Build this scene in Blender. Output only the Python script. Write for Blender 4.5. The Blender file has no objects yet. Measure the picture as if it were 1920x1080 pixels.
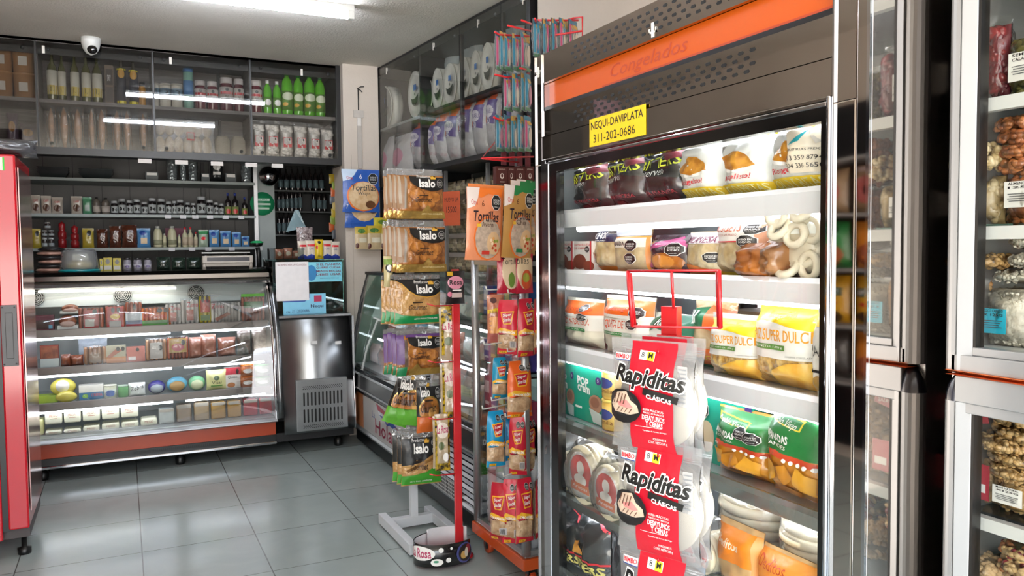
import bpy, bmesh, math, random
from mathutils import Vector, Matrix, noise
PI = math.pi
random.seed(7)
SC = bpy.context.scene
COL = SC.collection

# ---------------------------------------------------------------- camera
FPX = 1486.7
YAW, PITCH, ROLL = math.radians(26.126), math.radians(2.777), math.radians(-0.584)
CAMP = Vector((0, 0, 1.45))
FW = Vector((math.sin(YAW)*math.cos(PITCH), math.cos(YAW)*math.cos(PITCH), -math.sin(PITCH)))
RT = Vector((math.cos(YAW), -math.sin(YAW), 0))
UP = RT.cross(FW)
RT, UP = RT*math.cos(ROLL) + UP*math.sin(ROLL), UP*math.cos(ROLL) - RT*math.sin(ROLL)
cam = bpy.data.objects.new('camera', bpy.data.cameras.new('camera'))
COL.objects.link(cam)
cam.data.sensor_width = 36
cam.data.lens = 36*FPX/1920
cam.data.clip_start = 0.02
cam.matrix_world = Matrix(((RT.x, UP.x, -FW.x, CAMP.x), (RT.y, UP.y, -FW.y, CAMP.y), (RT.z, UP.z, -FW.z, CAMP.z), (0, 0, 0, 1)))
SC.camera = cam

# ---------------------------------------------------------------- view, world
SC.view_settings.view_transform = 'Standard'
SC.view_settings.look = 'None'
SC.view_settings.gamma = 1
SC.view_settings.use_curve_mapping = False
SC.view_settings.exposure = 0.88
SC.cycles.use_denoising = True
SC.cycles.max_bounces = 8
SC.cycles.transparent_max_bounces = 24
SC.cycles.caustics_reflective = False
SC.cycles.caustics_refractive = False
SC.cycles.sample_clamp_indirect = 4
W = bpy.data.worlds.new('daylight'); SC.world = W; W.use_nodes = True
_n = W.node_tree.nodes; _l = W.node_tree.links
_bg = _n['Background']
_tc = _n.new('ShaderNodeTexCoord'); _sp = _n.new('ShaderNodeSeparateXYZ'); _cr = _n.new('ShaderNodeValToRGB')
_l.new(_tc.outputs['Generated'], _sp.inputs[0]); _l.new(_sp.outputs['Z'], _cr.inputs[0]); _l.new(_cr.outputs[0], _bg.inputs[0])
_cr.color_ramp.elements[0].position = 0.0; _cr.color_ramp.elements[0].color = (1.0, .95, .88, 1)
_cr.color_ramp.elements[1].position = 0.02; _cr.color_ramp.elements[1].color = (.42, .41, .40, 1)   # house fronts across the street
for _p, _c in ((.24, (.42, .42, .43, 1)), (.30, (.82, .91, 1.0, 1))):
    _e = _cr.color_ramp.elements.new(_p); _e.color = _c
_bg.inputs[1].default_value = 5.6

# ---------------------------------------------------------------- materials
_M = {}
def lin(h):
    if not isinstance(h, str): return tuple(h)
    h = h.lstrip('#'); o = []
    for i in (0, 2, 4):
        c = int(h[i:i+2], 16)/255
        o.append(c/12.92 if c <= .04045 else ((c+.055)/1.055)**2.4)
    return tuple(o)
def mat(name, col, rough=.5, metal=0., coat=0., bump=0., bscale=40., var=.0, vscale=12., emis=0., spec=.5, alpha=1., col2=None, aniso=None, detail=3.):
    """principled material with procedural colour variation and bump"""
    if name in _M: return _M[name]
    m = bpy.data.materials.new(name); m.use_nodes = True; _M[name] = m
    nt = m.node_tree; n = nt.nodes; l = nt.links; b = n['Principled BSDF']
    c = lin(col)
    b.inputs['Base Color'].default_value = (*c, 1)
    b.inputs['Roughness'].default_value = rough
    b.inputs['Metallic'].default_value = metal
    b.inputs['Coat Weight'].default_value = coat
    b.inputs['Coat Roughness'].default_value = .12
    b.inputs['Specular IOR Level'].default_value = spec
    b.inputs['Alpha'].default_value = alpha
    m.diffuse_color = (*c, 1)
    tc = n.new('ShaderNodeTexCoord')
    if var or col2:
        ns = n.new('ShaderNodeTexNoise'); ns.inputs['Scale'].default_value = vscale; ns.inputs['Detail'].default_value = detail
        if aniso:
            mp = n.new('ShaderNodeMapping'); mp.inputs['Scale'].default_value = aniso
            l.new(tc.outputs['Object'], mp.inputs[0]); l.new(mp.outputs[0], ns.inputs[0])
        else: l.new(tc.outputs['Object'], ns.inputs[0])
        cr = n.new('ShaderNodeValToRGB')
        c2 = lin(col2) if col2 else tuple(x*(1-var) for x in c)
        cr.color_ramp.elements[0].position = .35; cr.color_ramp.elements[0].color = (*c2, 1)
        cr.color_ramp.elements[1].position = .65; cr.color_ramp.elements[1].color = (*c, 1)
        l.new(ns.outputs['Fac'], cr.inputs[0]); l.new(cr.outputs[0], b.inputs['Base Color'])
    if bump:
        nb = n.new('ShaderNodeTexNoise'); nb.inputs['Scale'].default_value = bscale; nb.inputs['Detail'].default_value = 2
        if aniso:
            mp = n.new('ShaderNodeMapping'); mp.inputs['Scale'].default_value = aniso
            l.new(tc.outputs['Object'], mp.inputs[0]); l.new(mp.outputs[0], nb.inputs[0])
        else: l.new(tc.outputs['Object'], nb.inputs[0])
        bp = n.new('ShaderNodeBump'); bp.inputs['Strength'].default_value = bump; bp.inputs['Distance'].default_value = .01
        l.new(nb.outputs['Fac'], bp.inputs['Height']); l.new(bp.outputs[0], b.inputs['Normal'])
        if coat: l.new(bp.outputs[0], b.inputs['Coat Normal'])
    if emis:
        b.inputs['Emission Color'].default_value = (*c, 1); b.inputs['Emission Strength'].default_value = emis
    return m
def film(hexc):
    "printed plastic film: glossy and a little crumpled"
    return mat('film_'+str(hexc), hexc, rough=.38, coat=.45, bump=.35, bscale=28)
def ink(hexc):
    return mat('ink_'+str(hexc), hexc, rough=.42, coat=.25, bump=.2, bscale=28)
def matte(hexc, r=.6):
    return mat('matte_%s_%s' % (hexc, r), hexc, rough=r, var=.06, vscale=20)
def clear(name, tint=(1, 1, 1), refl=.10, rough=.02, bump=0., bscale=30., haze=0., hazecol=(.9, .9, .9), ior=1.45, fres=1.):
    "thin glass or film: see-through with a Fresnel reflection and an optional milky haze"
    if name in _M: return _M[name]
    m = bpy.data.materials.new(name); m.use_nodes = True; _M[name] = m
    nt = m.node_tree; n = nt.nodes; l = nt.links
    for x in list(n):
        if x.type != 'OUTPUT_MATERIAL': n.remove(x)
    out = [x for x in n if x.type == 'OUTPUT_MATERIAL'][0]
    tr = n.new('ShaderNodeBsdfTransparent'); tr.inputs[0].default_value = (*tint, 1)
    gl = n.new('ShaderNodeBsdfGlossy'); gl.inputs['Roughness'].default_value = rough
    lw = n.new('ShaderNodeFresnel'); lw.inputs[0].default_value = ior
    ma = n.new('ShaderNodeMath'); ma.operation = 'MULTIPLY_ADD'; ma.inputs[1].default_value = fres; ma.inputs[2].default_value = refl; ma.use_clamp = True
    l.new(lw.outputs[0], ma.inputs[0])
    mx = n.new('ShaderNodeMixShader'); l.new(ma.outputs[0], mx.inputs[0]); l.new(gl.outputs[0], mx.inputs[2])
    src = tr.outputs[0]
    if haze:
        df = n.new('ShaderNodeBsdfDiffuse'); df.inputs[0].default_value = (*hazecol, 1)
        m2 = n.new('ShaderNodeMixShader'); m2.inputs[0].default_value = haze
        l.new(tr.outputs[0], m2.inputs[1]); l.new(df.outputs[0], m2.inputs[2]); src = m2.outputs[0]
    l.new(src, mx.inputs[1])
    if bump:
        tc = n.new('ShaderNodeTexCoord'); nb = n.new('ShaderNodeTexNoise'); nb.inputs['Scale'].default_value = bscale; nb.inputs['Detail'].default_value = 2
        l.new(tc.outputs['Object'], nb.inputs[0])
        bp = n.new('ShaderNodeBump'); bp.inputs['Strength'].default_value = bump; bp.inputs['Distance'].default_value = .01
        l.new(nb.outputs['Fac'], bp.inputs['Height']); l.new(bp.outputs[0], gl.inputs['Normal']); l.new(bp.outputs[0], lw.inputs['Normal'])
    l.new(mx.outputs[0], out.inputs[0])
    return m
GLASS = clear('clear_glass', (.975, .985, .98), refl=0., fres=.35)
DOORG = clear('refrigerator_door_glass', (.985, .99, .985), refl=0., fres=.07)
NUTF = clear('thin_shiny_film', (.99, .99, .98), refl=.0, rough=.10, bump=.9, bscale=25, fres=.8)
SMOKE = clear('smoked_glass', (.80, .80, .79), refl=.03, fres=.8)
BAGF = clear('clear_bag_film', (.97, .97, .97), refl=.02, rough=.12, bump=.8, bscale=22, haze=.06, fres=.9)
FROST = clear('frosted_bag_film', (.96, .96, .96), refl=.02, rough=.2, bump=.5, bscale=14, haze=.26, hazecol=(.6, .6, .61))
CRINK = clear('crinkled_header_film', (.9, .9, .9), refl=.10, rough=.08, bump=1.0, bscale=30, haze=.22, hazecol=(.6, .6, .6))
STEEL = mat('brushed_steel', '#8d8f91', rough=.28, metal=1, var=.12, vscale=4, aniso=(1, 1, 30), bump=.05, bscale=10)
CHROME = mat('polished_chrome', '#c9c9cc', rough=.06, metal=1, bump=.03, bscale=5)
MIRROR = mat('polished_steel_panel', '#bdb5ae', rough=.035, metal=1, bump=.09, bscale=3.2)
DARKSTEEL = mat('dark_mirror_steel', '#8a827c', rough=.05, metal=1, bump=.10, bscale=3.)
ALU = mat('satin_aluminium', '#bcbec0', rough=.33, metal=.85, var=.05, vscale=6, aniso=(1, 1, 20))
ALUW = mat('pale_satin_aluminium', '#a9abae', rough=.36, metal=.45, var=.04, vscale=6)
BLACK = mat('black_plastic', '#0d0d0e', rough=.35, var=.2)
BLACKF = mat('black_painted_frame', '#18181a', rough=.4, var=.2, vscale=30)
WHITEP = mat('white_plastic', '#dadbd8', rough=.4, var=.03)
RED = mat('red_paint', '#d3272f', rough=.28, coat=.4, var=.05)
ORANGE = mat('orange_panel', '#b5421c', rough=.35, coat=.2, var=.05)

# ---------------------------------------------------------------- mesh building
class MB:
    def __init__(s): s.v = []; s.f = []; s.m = []; s.s = []; s.mats = []
    def mi(s, m):
        if m not in s.mats: s.mats.append(m)
        return s.mats.index(m)
    def add(s, vs, fs, m, smooth=False, T=None):
        o = len(s.v); k = s.mi(m)
        s.v += [tuple(T @ Vector(v)) if T else tuple(v) for v in vs]
        for f in fs: s.f.append([i+o for i in f]); s.m.append(k); s.s.append(smooth)
        return s
    def box(s, x0, x1, y0, y1, z0, z1, m, T=None):
        vs = [(x, y, z) for x in (x0, x1) for y in (y0, y1) for z in (z0, z1)]
        return s.add(vs, [(0, 1, 3, 2), (4, 6, 7, 5), (0, 4, 5, 1), (2, 3, 7, 6), (0, 2, 6, 4), (1, 5, 7, 3)], m, T=T)
    def prism(s, poly, a, b, m, axis='x', smooth=False, T=None):
        "poly of 2D points extruded from a to b; axis x: poly=(y,z); y: (x,z); z: (x,y)"
        n = len(poly); f = {'x': lambda p, t: (t, p[0], p[1]), 'y': lambda p, t: (p[0], t, p[1]), 'z': lambda p, t: (p[0], p[1], t)}[axis]
        vs = [f(p, a) for p in poly] + [f(p, b) for p in poly]
        s.add(vs, [[i, (i+1) % n, (i+1) % n+n, i+n] for i in range(n)], m, smooth, T)
        return s.add(vs, [list(range(n))[::-1], list(range(n, 2*n))], m, False, T)
    def lathe(s, prof, m, n=16, c=(0, 0, 0), T=None, smooth=True, sx=1., sy=1.):
        vs = []; k = len(prof)
        for r, z in prof:
            for i in range(n):
                a = 2*PI*i/n; vs.append((c[0]+r*sx*math.cos(a), c[1]+r*sy*math.sin(a), c[2]+z))
        fs = [[j*n+i, j*n+(i+1) % n, (j+1)*n+(i+1) % n, (j+1)*n+i] for j in range(k-1) for i in range(n)]
        if prof[0][0] > 1e-5: fs.append(list(range(n))[::-1])
        if prof[-1][0] > 1e-5: fs.append(list(range((k-1)*n, k*n)))
        return s.add(vs, fs, m, smooth, T)
    def tube(s, pts, r, m, n=8, closed=False, smooth=True, T=None):
        P = [Vector(p) for p in pts]; k = len(P); vs = []
        for i, p in enumerate(P):
            a = P[i-1] if (i or closed) else P[0]; b = P[(i+1) % k] if (i < k-1 or closed) else P[-1]
            t = (b-a).normalized(); u = t.cross(Vector((0, 0, 1)))
            if u.length < .1: u = t.cross(Vector((1, 0, 0)))
            u.normalize(); w = t.cross(u)
            for j in range(n):
                an = 2*PI*j/n; vs.append(p+u*r*math.cos(an)+w*r*math.sin(an))
        fs = []
        for i in range(k if closed else k-1):
            q = (i+1) % k
            fs += [[i*n+j, i*n+(j+1) % n, q*n+(j+1) % n, q*n+j] for j in range(n)]
        if not closed: fs += [list(range(n))[::-1], list(range((k-1)*n, k*n))]
        return s.add(vs, fs, m, smooth, T)
    def ell(s, c, r, m, n=8, k=5, T=None, R=None):
        vs = []; fs = []
        for j in range(k+1):
            ph = PI*j/k
            for i in range(n):
                a = 2*PI*i/n; p = Vector((r[0]*math.sin(ph)*math.cos(a), r[1]*math.sin(ph)*math.sin(a), r[2]*math.cos(ph)))
                if R: p = R @ p
                vs.append(p+Vector(c))
        for j in range(k):
            for i in range(n): fs.append([j*n+i, (j+1)*n+i, (j+1)*n+(i+1) % n, j*n+(i+1) % n])
        return s.add(vs, fs, m, True, T)
    def build(s, name, parent=None, loc=None, rot=0., label=None, cat=None, group=None, kind=None, bev=0., rx=0., ry=0., sub=0):
        me = bpy.data.meshes.new(name); me.from_pydata([tuple(v) for v in s.v], [], s.f)
        for m in s.mats: me.materials.append(m)
        me.polygons.foreach_set('material_index', s.m); me.polygons.foreach_set('use_smooth', s.s); me.update()
        o = bpy.data.objects.new(name, me); COL.objects.link(o)
        if parent: o.parent = parent
        if loc is not None: o.location = loc
        o.rotation_euler = (rx, ry, rot)
        tag(o, label, cat, group, kind)
        if bev:
            b = o.modifiers.new('edge', 'BEVEL'); b.width = bev; b.segments = 2; b.limit_method = 'ANGLE'; b.angle_limit = .7
        return o
def tag(o, label=None, cat=None, group=None, kind=None):
    if label: o['label'] = label
    if cat: o['category'] = cat
    if group: o['group'] = group
    if kind: o['kind'] = kind
    return o
def empty(name, loc=(0, 0, 0), rot=0., label=None, cat=None, group=None, rx=0., ry=0.):
    o = bpy.data.objects.new(name, None); COL.objects.link(o); o.location = loc; o.rotation_euler = (rx, ry, rot)
    o.empty_display_size = .05
    return tag(o, label, cat, group)
def dup(root, loc, rot=None, label=None, group=None, rx=None, ry=None, sc=None):
    r = root.copy(); COL.objects.link(r); r.location = loc
    e = list(r.rotation_euler)
    if rot is not None: e[2] = rot
    if rx is not None: e[0] = rx
    if ry is not None: e[1] = ry
    r.rotation_euler = e
    if sc: r.scale = sc
    tag(r, label, None, group)
    for ch in list(root.children):
        c = ch.copy(); COL.objects.link(c); c.parent = r
        for g in list(ch.children):
            d = g.copy(); COL.objects.link(d); d.parent = c
    return r

# ---------------------------------------------------------------- frames: local x runs along a face, local d is the depth into it
class Frame:
    def __init__(s, o, deg):
        s.r = math.radians(deg); s.o = Vector((o[0], o[1], 0)); s.ex = Vector((math.cos(s.r), math.sin(s.r), 0)); s.ey = Vector((-math.sin(s.r), math.cos(s.r), 0))
    def at(s, px, py, d):
        ray = RT*((px-960)/FPX) - UP*((py-540)/FPX) + FW
        t = (d - (CAMP-s.o).dot(s.ey))/ray.dot(s.ey); p = CAMP + ray*t
        return (p-s.o).dot(s.ex), p.z
    def w(s, x, d, z=0.): return s.o + s.ex*x + s.ey*d + Vector((0, 0, z))
    def spot(s, d, x0, x1, y0, y1):
        "centre x, bottom z, width, height of a picture rectangle standing at depth d"
        ym = (y0+y1)/2; xm = (x0+x1)/2
        a = s.at(x0, ym, d)[0]; b = s.at(x1, ym, d)[0]
        return (a+b)/2, s.at(xm, y1, d)[1], b-a, s.at(xm, y0, d)[1]-s.at(xm, y1, d)[1]
FAR = Frame((0, 0), 0)
FRI = Frame((0, 0), -90)
SID = Frame((1.85, 6.2), -85.1)
def ordl(i, n, one='left', two='right'):
    nm = ['', 'second ', 'third ', 'fourth ', 'fifth ', 'sixth ', 'seventh ', 'eighth ', 'ninth ', 'tenth ']
    if i == 0: return one+'most'
    if i == n-1: return two+'most'
    if i < (n+1)//2: return nm[i]+'from '+one
    return nm[n-1-i]+'from '+two

# ---------------------------------------------------------------- text and flat artwork
_TX = {}
def text2d(s, shear=0., bold=0., res=2):
    "outline of a text as flat polygons, normalised to x 0..1, y 0..1, plus its aspect"
    k = (s, shear, bold)
    if k in _TX: return _TX[k]
    c = bpy.data.curves.new('t', 'FONT'); c.body = s; c.size = 1; c.shear = shear; c.offset = bold; c.resolution_u = res; c.fill_mode = 'FRONT'
    o = bpy.data.objects.new('t', c); COL.objects.link(o)
    bpy.context.view_layer.update()
    me = bpy.data.meshes.new_from_object(o.evaluated_get(bpy.context.evaluated_depsgraph_get()))
    vs = [(v.co.x, v.co.y) for v in me.vertices]; fs = [list(p.vertices) for p in me.polygons]
    bpy.data.objects.remove(o); bpy.data.curves.remove(c); bpy.data.meshes.remove(me)
    if not vs: _TX[k] = ([], [], 1); return _TX[k]
    x0 = min(v[0] for v in vs); x1 = max(v[0] for v in vs); y0 = min(v[1] for v in vs); y1 = max(v[1] for v in vs)
    W_, H_ = x1-x0, y1-y0
    vs = [((x-x0)/W_, (y-y0)/H_) for x, y in vs]
    _TX[k] = (vs, fs, W_/H_); return _TX[k]
def art_geo(it, rnd=16):
    "one artwork item in 0..1 space -> (verts2d, faces, material)"
    t = it[0]
    if t == 'r': _, x0, y0, x1, y1, m = it; return [(x0, y0), (x1, y0), (x1, y1), (x0, y1)], [[0, 1, 2, 3]], m
    if t == 'e':
        _, cx, cy, rx, ry, m = it
        return [(cx+rx*math.cos(2*PI*i/rnd), cy+ry*math.sin(2*PI*i/rnd)) for i in range(rnd)], [list(range(rnd))], m
    if t == 'o':
        _, cx, cy, rx, ry, m = it
        return [(cx+rx*math.cos(2*PI*(i+.5)/8), cy+ry*math.sin(2*PI*(i+.5)/8)) for i in range(8)], [list(range(8))], m
    if t == 'p': _, pts, m = it; return list(pts), [list(range(len(pts)))], m
    if t == 't':
        _, s, x0, y0, x1, y1, m = it[:7]; o = it[7] if len(it) > 7 else {}
        vs, fs, _a = text2d(s, o.get('shear', 0), o.get('bold', 0.)); dy = o.get('rise', 0.)
        return [(x0+(x1-x0)*a, y0+(y1-y0)*b+dy*a) for a, b in vs], fs, m
def cuts(vs, fs, us, ws):
    bm = bmesh.new(); V = [bm.verts.new((x, y, 0)) for x, y in vs]
    for f in fs:
        try: bm.faces.new([V[i] for i in f])
        except ValueError: pass
    if len(fs) == 1 and len(fs[0]) > 4: bmesh.ops.triangulate(bm, faces=bm.faces[:])
    xs = [v[0] for v in vs]; ys = [v[1] for v in vs]
    for u in us:
        if min(xs) < u < max(xs): bmesh.ops.bisect_plane(bm, geom=bm.verts[:]+bm.edges[:]+bm.faces[:], plane_co=(u, 0, 0), plane_no=(1, 0, 0))
    for w in ws:
        if min(ys) < w < max(ys): bmesh.ops.bisect_plane(bm, geom=bm.verts[:]+bm.edges[:]+bm.faces[:], plane_co=(0, w, 0), plane_no=(0, 1, 0))
    bm.verts.index_update()
    r = [(v.co.x, v.co.y) for v in bm.verts], [[v.index for v in f.verts] for f in bm.faces]
    bm.free(); return r
def flat_art(mb, art, x0, x1, z0, z1, y, T=None, off=.0004):
    "artwork on a flat face that looks to -y"
    for k, it in enumerate(art):
        vs, fs, m = art_geo(it)
        mb.add([(x0+(x1-x0)*a, y-off*(k+1), z0+(z1-z0)*b) for a, b in vs], fs, m, T=T)
def seal_oct(cx, cy, rx, ry, l1='EXCESO EN', l2='SODIO'):
    w, k = ink('#f2f2f0'), ink('#101010')
    return [('o', cx, cy, rx, ry, w), ('o', cx, cy, rx*.93, ry*.93, k), ('t', l1, cx-rx*.6, cy+ry*.12, cx+rx*.6, cy+ry*.38, w, {'bold': .01}),
            ('t', l2, cx-rx*.6, cy-ry*.25, cx+rx*.6, cy+ry*.02, w, {'bold': .01}), ('t', 'MINSALUD', cx-rx*.4, cy-ry*.62, cx+rx*.4, cy-ry*.48, w)]
def pouch(w, h, d, base, art=(), seed=0, top=.07, bot=.05, wr=.004, nu=12, nv=16, mb=None, T=None, headm=None, pinch=.0, back=1., sag=0., step=.0006):
    "a filled bag: front face looks to -y, bottom at z=0. artwork is wrapped over its front"
    mb = mb or MB()
    def sv(v):
        if v <= bot or v >= 1-top: return 0.
        q = (v-bot)/(1-top-bot)
        return (min(1, q/.16)**.55)*(min(1, (1-q)/(.22))**.6)
    G = []
    for j in range(nv+1):
        v = j/nv; row = []
        for i in range(nu+1):
            u = 2*i/nu-1; s_ = sv(v); n1 = noise.noise(Vector((u*2.3, v*3.1, seed*3.7))); n2 = noise.noise(Vector((u*5+9, v*6, seed*1.3)))
            th = d/2*s_*(max(0, 1-abs(u)**3.2))**.65*(1+.25*n1) + .0012
            if sag: th *= 1+sag*(1-v)*1.2-sag*.5
            W_ = w/2*(1-.05*s_+.012*noise.noise(Vector((v*5, seed, u)))) * (1-pinch*(max(0, v-.55)/.45)**2)
            x = u*W_; y = -th + wr*n2*(.3+s_)*(1-abs(u)**4)
            row.append((x, y, v*h))
        G.append(row)
    def S(a, b):
        a = min(max(a, 0), 1)*nu; b = min(max(b, 0), 1)*nv; i = min(int(a), nu-1); j = min(int(b), nv-1); fa, fb = a-i, b-j
        p = [G[j][i][k]*(1-fa)*(1-fb)+G[j][i+1][k]*fa*(1-fb)+G[j+1][i][k]*(1-fa)*fb+G[j+1][i+1][k]*fa*fb for k in range(3)]
        return p
    vs = [p for row in G for p in row]; N = nu+1
    fs = [[j*N+i, j*N+i+1, (j+1)*N+i+1, (j+1)*N+i] for j in range(nv) for i in range(nu)]
    hm = headm or base; lim = int((1-top)*nv+.5) if headm else nv
    mb.add(vs, fs[:lim*nu], base, True, T)
    if lim < nv: mb.add(vs, fs[lim*nu:], hm, True, T)
    vb = [(x, -y*back+.0004, z) for x, y, z in vs]
    mb.add(vb, [f[::-1] for f in fs[:lim*nu]], base, True, T)
    if lim < nv: mb.add(vb, [f[::-1] for f in fs[lim*nu:]], hm, True, T)
    us = [i/nu for i in range(1, nu)]; ws = [j/nv for j in range(1, nv)]
    for k, it in enumerate(art):
        v2, f2, m = art_geo(it)
        if not v2: continue
        v2, f2 = cuts(v2, f2, us, ws)
        out = []
        for a, b in v2:
            p = S(a, b); out.append((p[0], p[1]-.0007-step*(k+1), p[2]))
        mb.add(out, f2, m, True, T)
    return mb
# ================================================================ SETTING
def tile_mat():
    m = bpy.data.materials.new('grey_porcelain_tiles'); m.use_nodes = True
    nt = m.node_tree; n = nt.nodes; l = nt.links; b = n['Principled BSDF']
    tc = n.new('ShaderNodeTexCoord'); mp = n.new('ShaderNodeMapping'); mp.inputs['Location'].default_value = (-.045+.0025, -4.725+.0025, 0)
    br = n.new('ShaderNodeTexBrick'); br.offset = 0; br.squash = 1
    br.inputs['Scale'].default_value = 1; br.inputs['Brick Width'].default_value = .528; br.inputs['Row Height'].default_value = .528
    br.inputs['Mortar Size'].default_value = .0028; br.inputs['Mortar Smooth'].default_value = .2
    br.inputs['Color1'].default_value = (*lin('#a2aba8'), 1); br.inputs['Color2'].default_value = (*lin('#9aa3a1'), 1); br.inputs['Mortar'].default_value = (*lin('#5c5d5b'), 1)
    l.new(tc.outputs['Object'], mp.inputs[0]); l.new(mp.outputs[0], br.inputs[0])
    ns = n.new('ShaderNodeTexNoise'); ns.inputs['Scale'].default_value = 3.5; ns.inputs['Detail'].default_value = 6; ns.inputs['Distortion'].default_value = 1.2
    l.new(tc.outputs['Object'], ns.inputs[0])
    mx = n.new('ShaderNodeMix'); mx.data_type = 'RGBA'; mx.blend_type = 'MULTIPLY'; mx.inputs[0].default_value = .35
    cr = n.new('ShaderNodeValToRGB'); cr.color_ramp.elements[0].position = .3; cr.color_ramp.elements[0].color = (.72, .73, .72, 1); cr.color_ramp.elements[1].position = .7
    l.new(ns.outputs['Fac'], cr.inputs[0]); l.new(br.outputs['Color'], mx.inputs[6]); l.new(cr.outputs[0], mx.inputs[7]); l.new(mx.outputs[2], b.inputs['Base Color'])
    mr = n.new('ShaderNodeMapRange'); mr.inputs['To Min'].default_value = .10; mr.inputs['To Max'].default_value = .26
    l.new(ns.outputs['Fac'], mr.inputs[0]); l.new(mr.outputs[0], b.inputs['Roughness'])
    bp = n.new('ShaderNodeBump'); bp.inputs['Strength'].default_value = .35; bp.inputs['Distance'].default_value = .002; bp.invert = True
    l.new(br.outputs['Fac'], bp.inputs['Height']); l.new(bp.outputs[0], b.inputs['Normal'])
    return m
PLASTER = mat('cream_plaster', '#cdc2b6', rough=.85, bump=.25, bscale=60, var=.07, vscale=3)
CEILM = mat('grey_rendered_ceiling', '#dfd7cc', rough=.9, bump=.5, bscale=90, var=.10, vscale=2.2, detail=6)
PANELM = mat('grey_wall_panels', '#6b6a69', rough=.6, var=.10, vscale=3)
def struct(mb, name, **k): return mb.build(name, kind='structure', **k)
m_ = MB(); m_.box(-2.4, 2.6, -1.4, 7.6, -.1, 0, tile_mat()); struct(m_, 'floor')
m_ = MB(); m_.box(-2.4, 2.6, -1.4, 7.6, 2.895, 3.0, CEILM); struct(m_, 'ceiling')
m_ = MB(); m_.box(-2.4, 2.6, 7.3, 7.5, 0, 2.9, PANELM)
for i in range(16): m_.box(-.75+i*.205, -.746+i*.205, 7.296, 7.3, 0, 2.9, matte('#3a3a3a'))
struct(m_, 'wall_back')
m_ = MB(); m_.box(-2.4, -2.2, -1.4, 7.5, 0, 2.9, PLASTER); struct(m_, 'wall_left')
m_ = MB(); m_.box(2.42, 2.6, -1.4, 7.5, 0, 2.9, PLASTER); struct(m_, 'wall_right')
m_ = MB(); m_.box(2.06, 2.42, -.3, 3.85, 0, 2.895, PLASTER); m_.box(2.056, 2.06, 2.33, 2.36, 0, 2.895, matte('#e6ddd2')); m_.box(2.056, 2.06, 1.93, 1.94, 0, 2.895, matte('#a59a8e'))
struct(m_, 'trim_1', bev=.004)
m_ = MB(); m_.box(1.565, 1.845, 6.12, 6.5, 0, 2.895, PLASTER); m_.box(1.62, 1.623, 6.118, 6.12, 0, 2.2, matte('#a89c8e'))
struct(m_, 'trim_2', bev=.004)

# ceiling lamps
def lamp(name, x0, x1, y, z, label, on=True):
    r = empty(name, ((x0+x1)/2, y, z), 0, label, 'ceiling light', 'LED tubes on the ceiling'); L = x1-x0
    b = MB(); b.box(-L/2-.035, L/2+.035, -.022, .022, .03, .062, WHITEP); b.build('housing', r)
    for s in (-1, 1):
        b = MB(); b.box(s*(L/2+.017)-.017, s*(L/2+.017)+.017, -.02, .02, -.018, .035, WHITEP); b.build('end_cap', r)
    b = MB(); tm = mat('led_tube', '#e9f1ff', emis=60.)
    b.tube([(-L/2, 0, 0), (L/2, 0, 0)], .016, tm, 10); b.build('tube', r)
    return r
lamp('ceiling_light', .07, 1.235, 4.68, 2.833, 'white LED tube under the ceiling with its right end in view')
lamp('ceiling_light', -.13, .95, 3.1, 2.833, 'LED tube nearer the entrance, seen only as a reflection in the cabinet doors')

# security camera
r = empty('security_camera', (-.147, 6.08, 2.895), 0, 'small white dome security camera hanging from the ceiling', 'camera')
b = MB(); b.lathe([(.0, 0), (.062, 0), (.06, -.03), (.05, -.07), (.032, -.1), (.0, -.115)], WHITEP, 20); b.build('housing', r)
b = MB(); b.ell((.008, -.035, -.082), (.032, .028, .03), mat('dark_lens', '#08080a', rough=.1, coat=1), 14, 8); b.build('lens', r)

# ================================================================ FRIDGE
fx = lambda px, py, d=1.12: FRI.at(px, py, d)
fr = empty('display_refrigerator', (1.12, 0, 0), 0, 'polished steel upright refrigerator with a lit glass door full of frozen bags', 'refrigerator')
fr.rotation_euler[2] = FRI.r   # local x = -Y, local y = into the cabinet
XL, XR = -2.11, -.927          # outer ends of the front (local x)
DL, DR = -2.066, -1.005        # door
b = MB()
b.box(XL, XR-.03, 0.02, .80, 1.70, 2.018, MIRROR)          # head
b.box(XL, DL, 0, .03, .28, 1.70, DARKSTEEL); b.box(XL, XL+.006, .03, .80, .28, 1.70, DARKSTEEL)
b.box(DR, XR-.03, 0, .05, .10, 1.70, MIRROR)
b.box(XR-.03, XR, 0, .83, .10, 2.018, MIRROR)          # right side panel
b.box(XL, XR-.03, 0, .80, .08, .28, MIRROR)
b.box(XL, XR-.03, .80, .83, .08, 2.018, DARKSTEEL)
b.build('cabinet', fr, bev=.003)
b = MB(); lin_ = mat('grey_liner', '#9ea5a6', rough=.35, var=.04)
b.box(DL+.01, DR+.0, .76, .78, .28, 1.70, mat('dark_back_liner', '#3a3230', rough=.3, metal=.6, var=.3, vscale=5))
b.box(XL+.006, XL+.014, .03, .78, .28, 1.70, lin_); b.box(DR-.012, DR, .06, .78, .28, 1.70, lin_)
b.box(XL+.01, DR, .04, .78, 1.70, 1.715, lin_); b.box(XL+.01, DR, .04, .78, .27, .282, lin_)
b.build('liner', fr)
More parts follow.
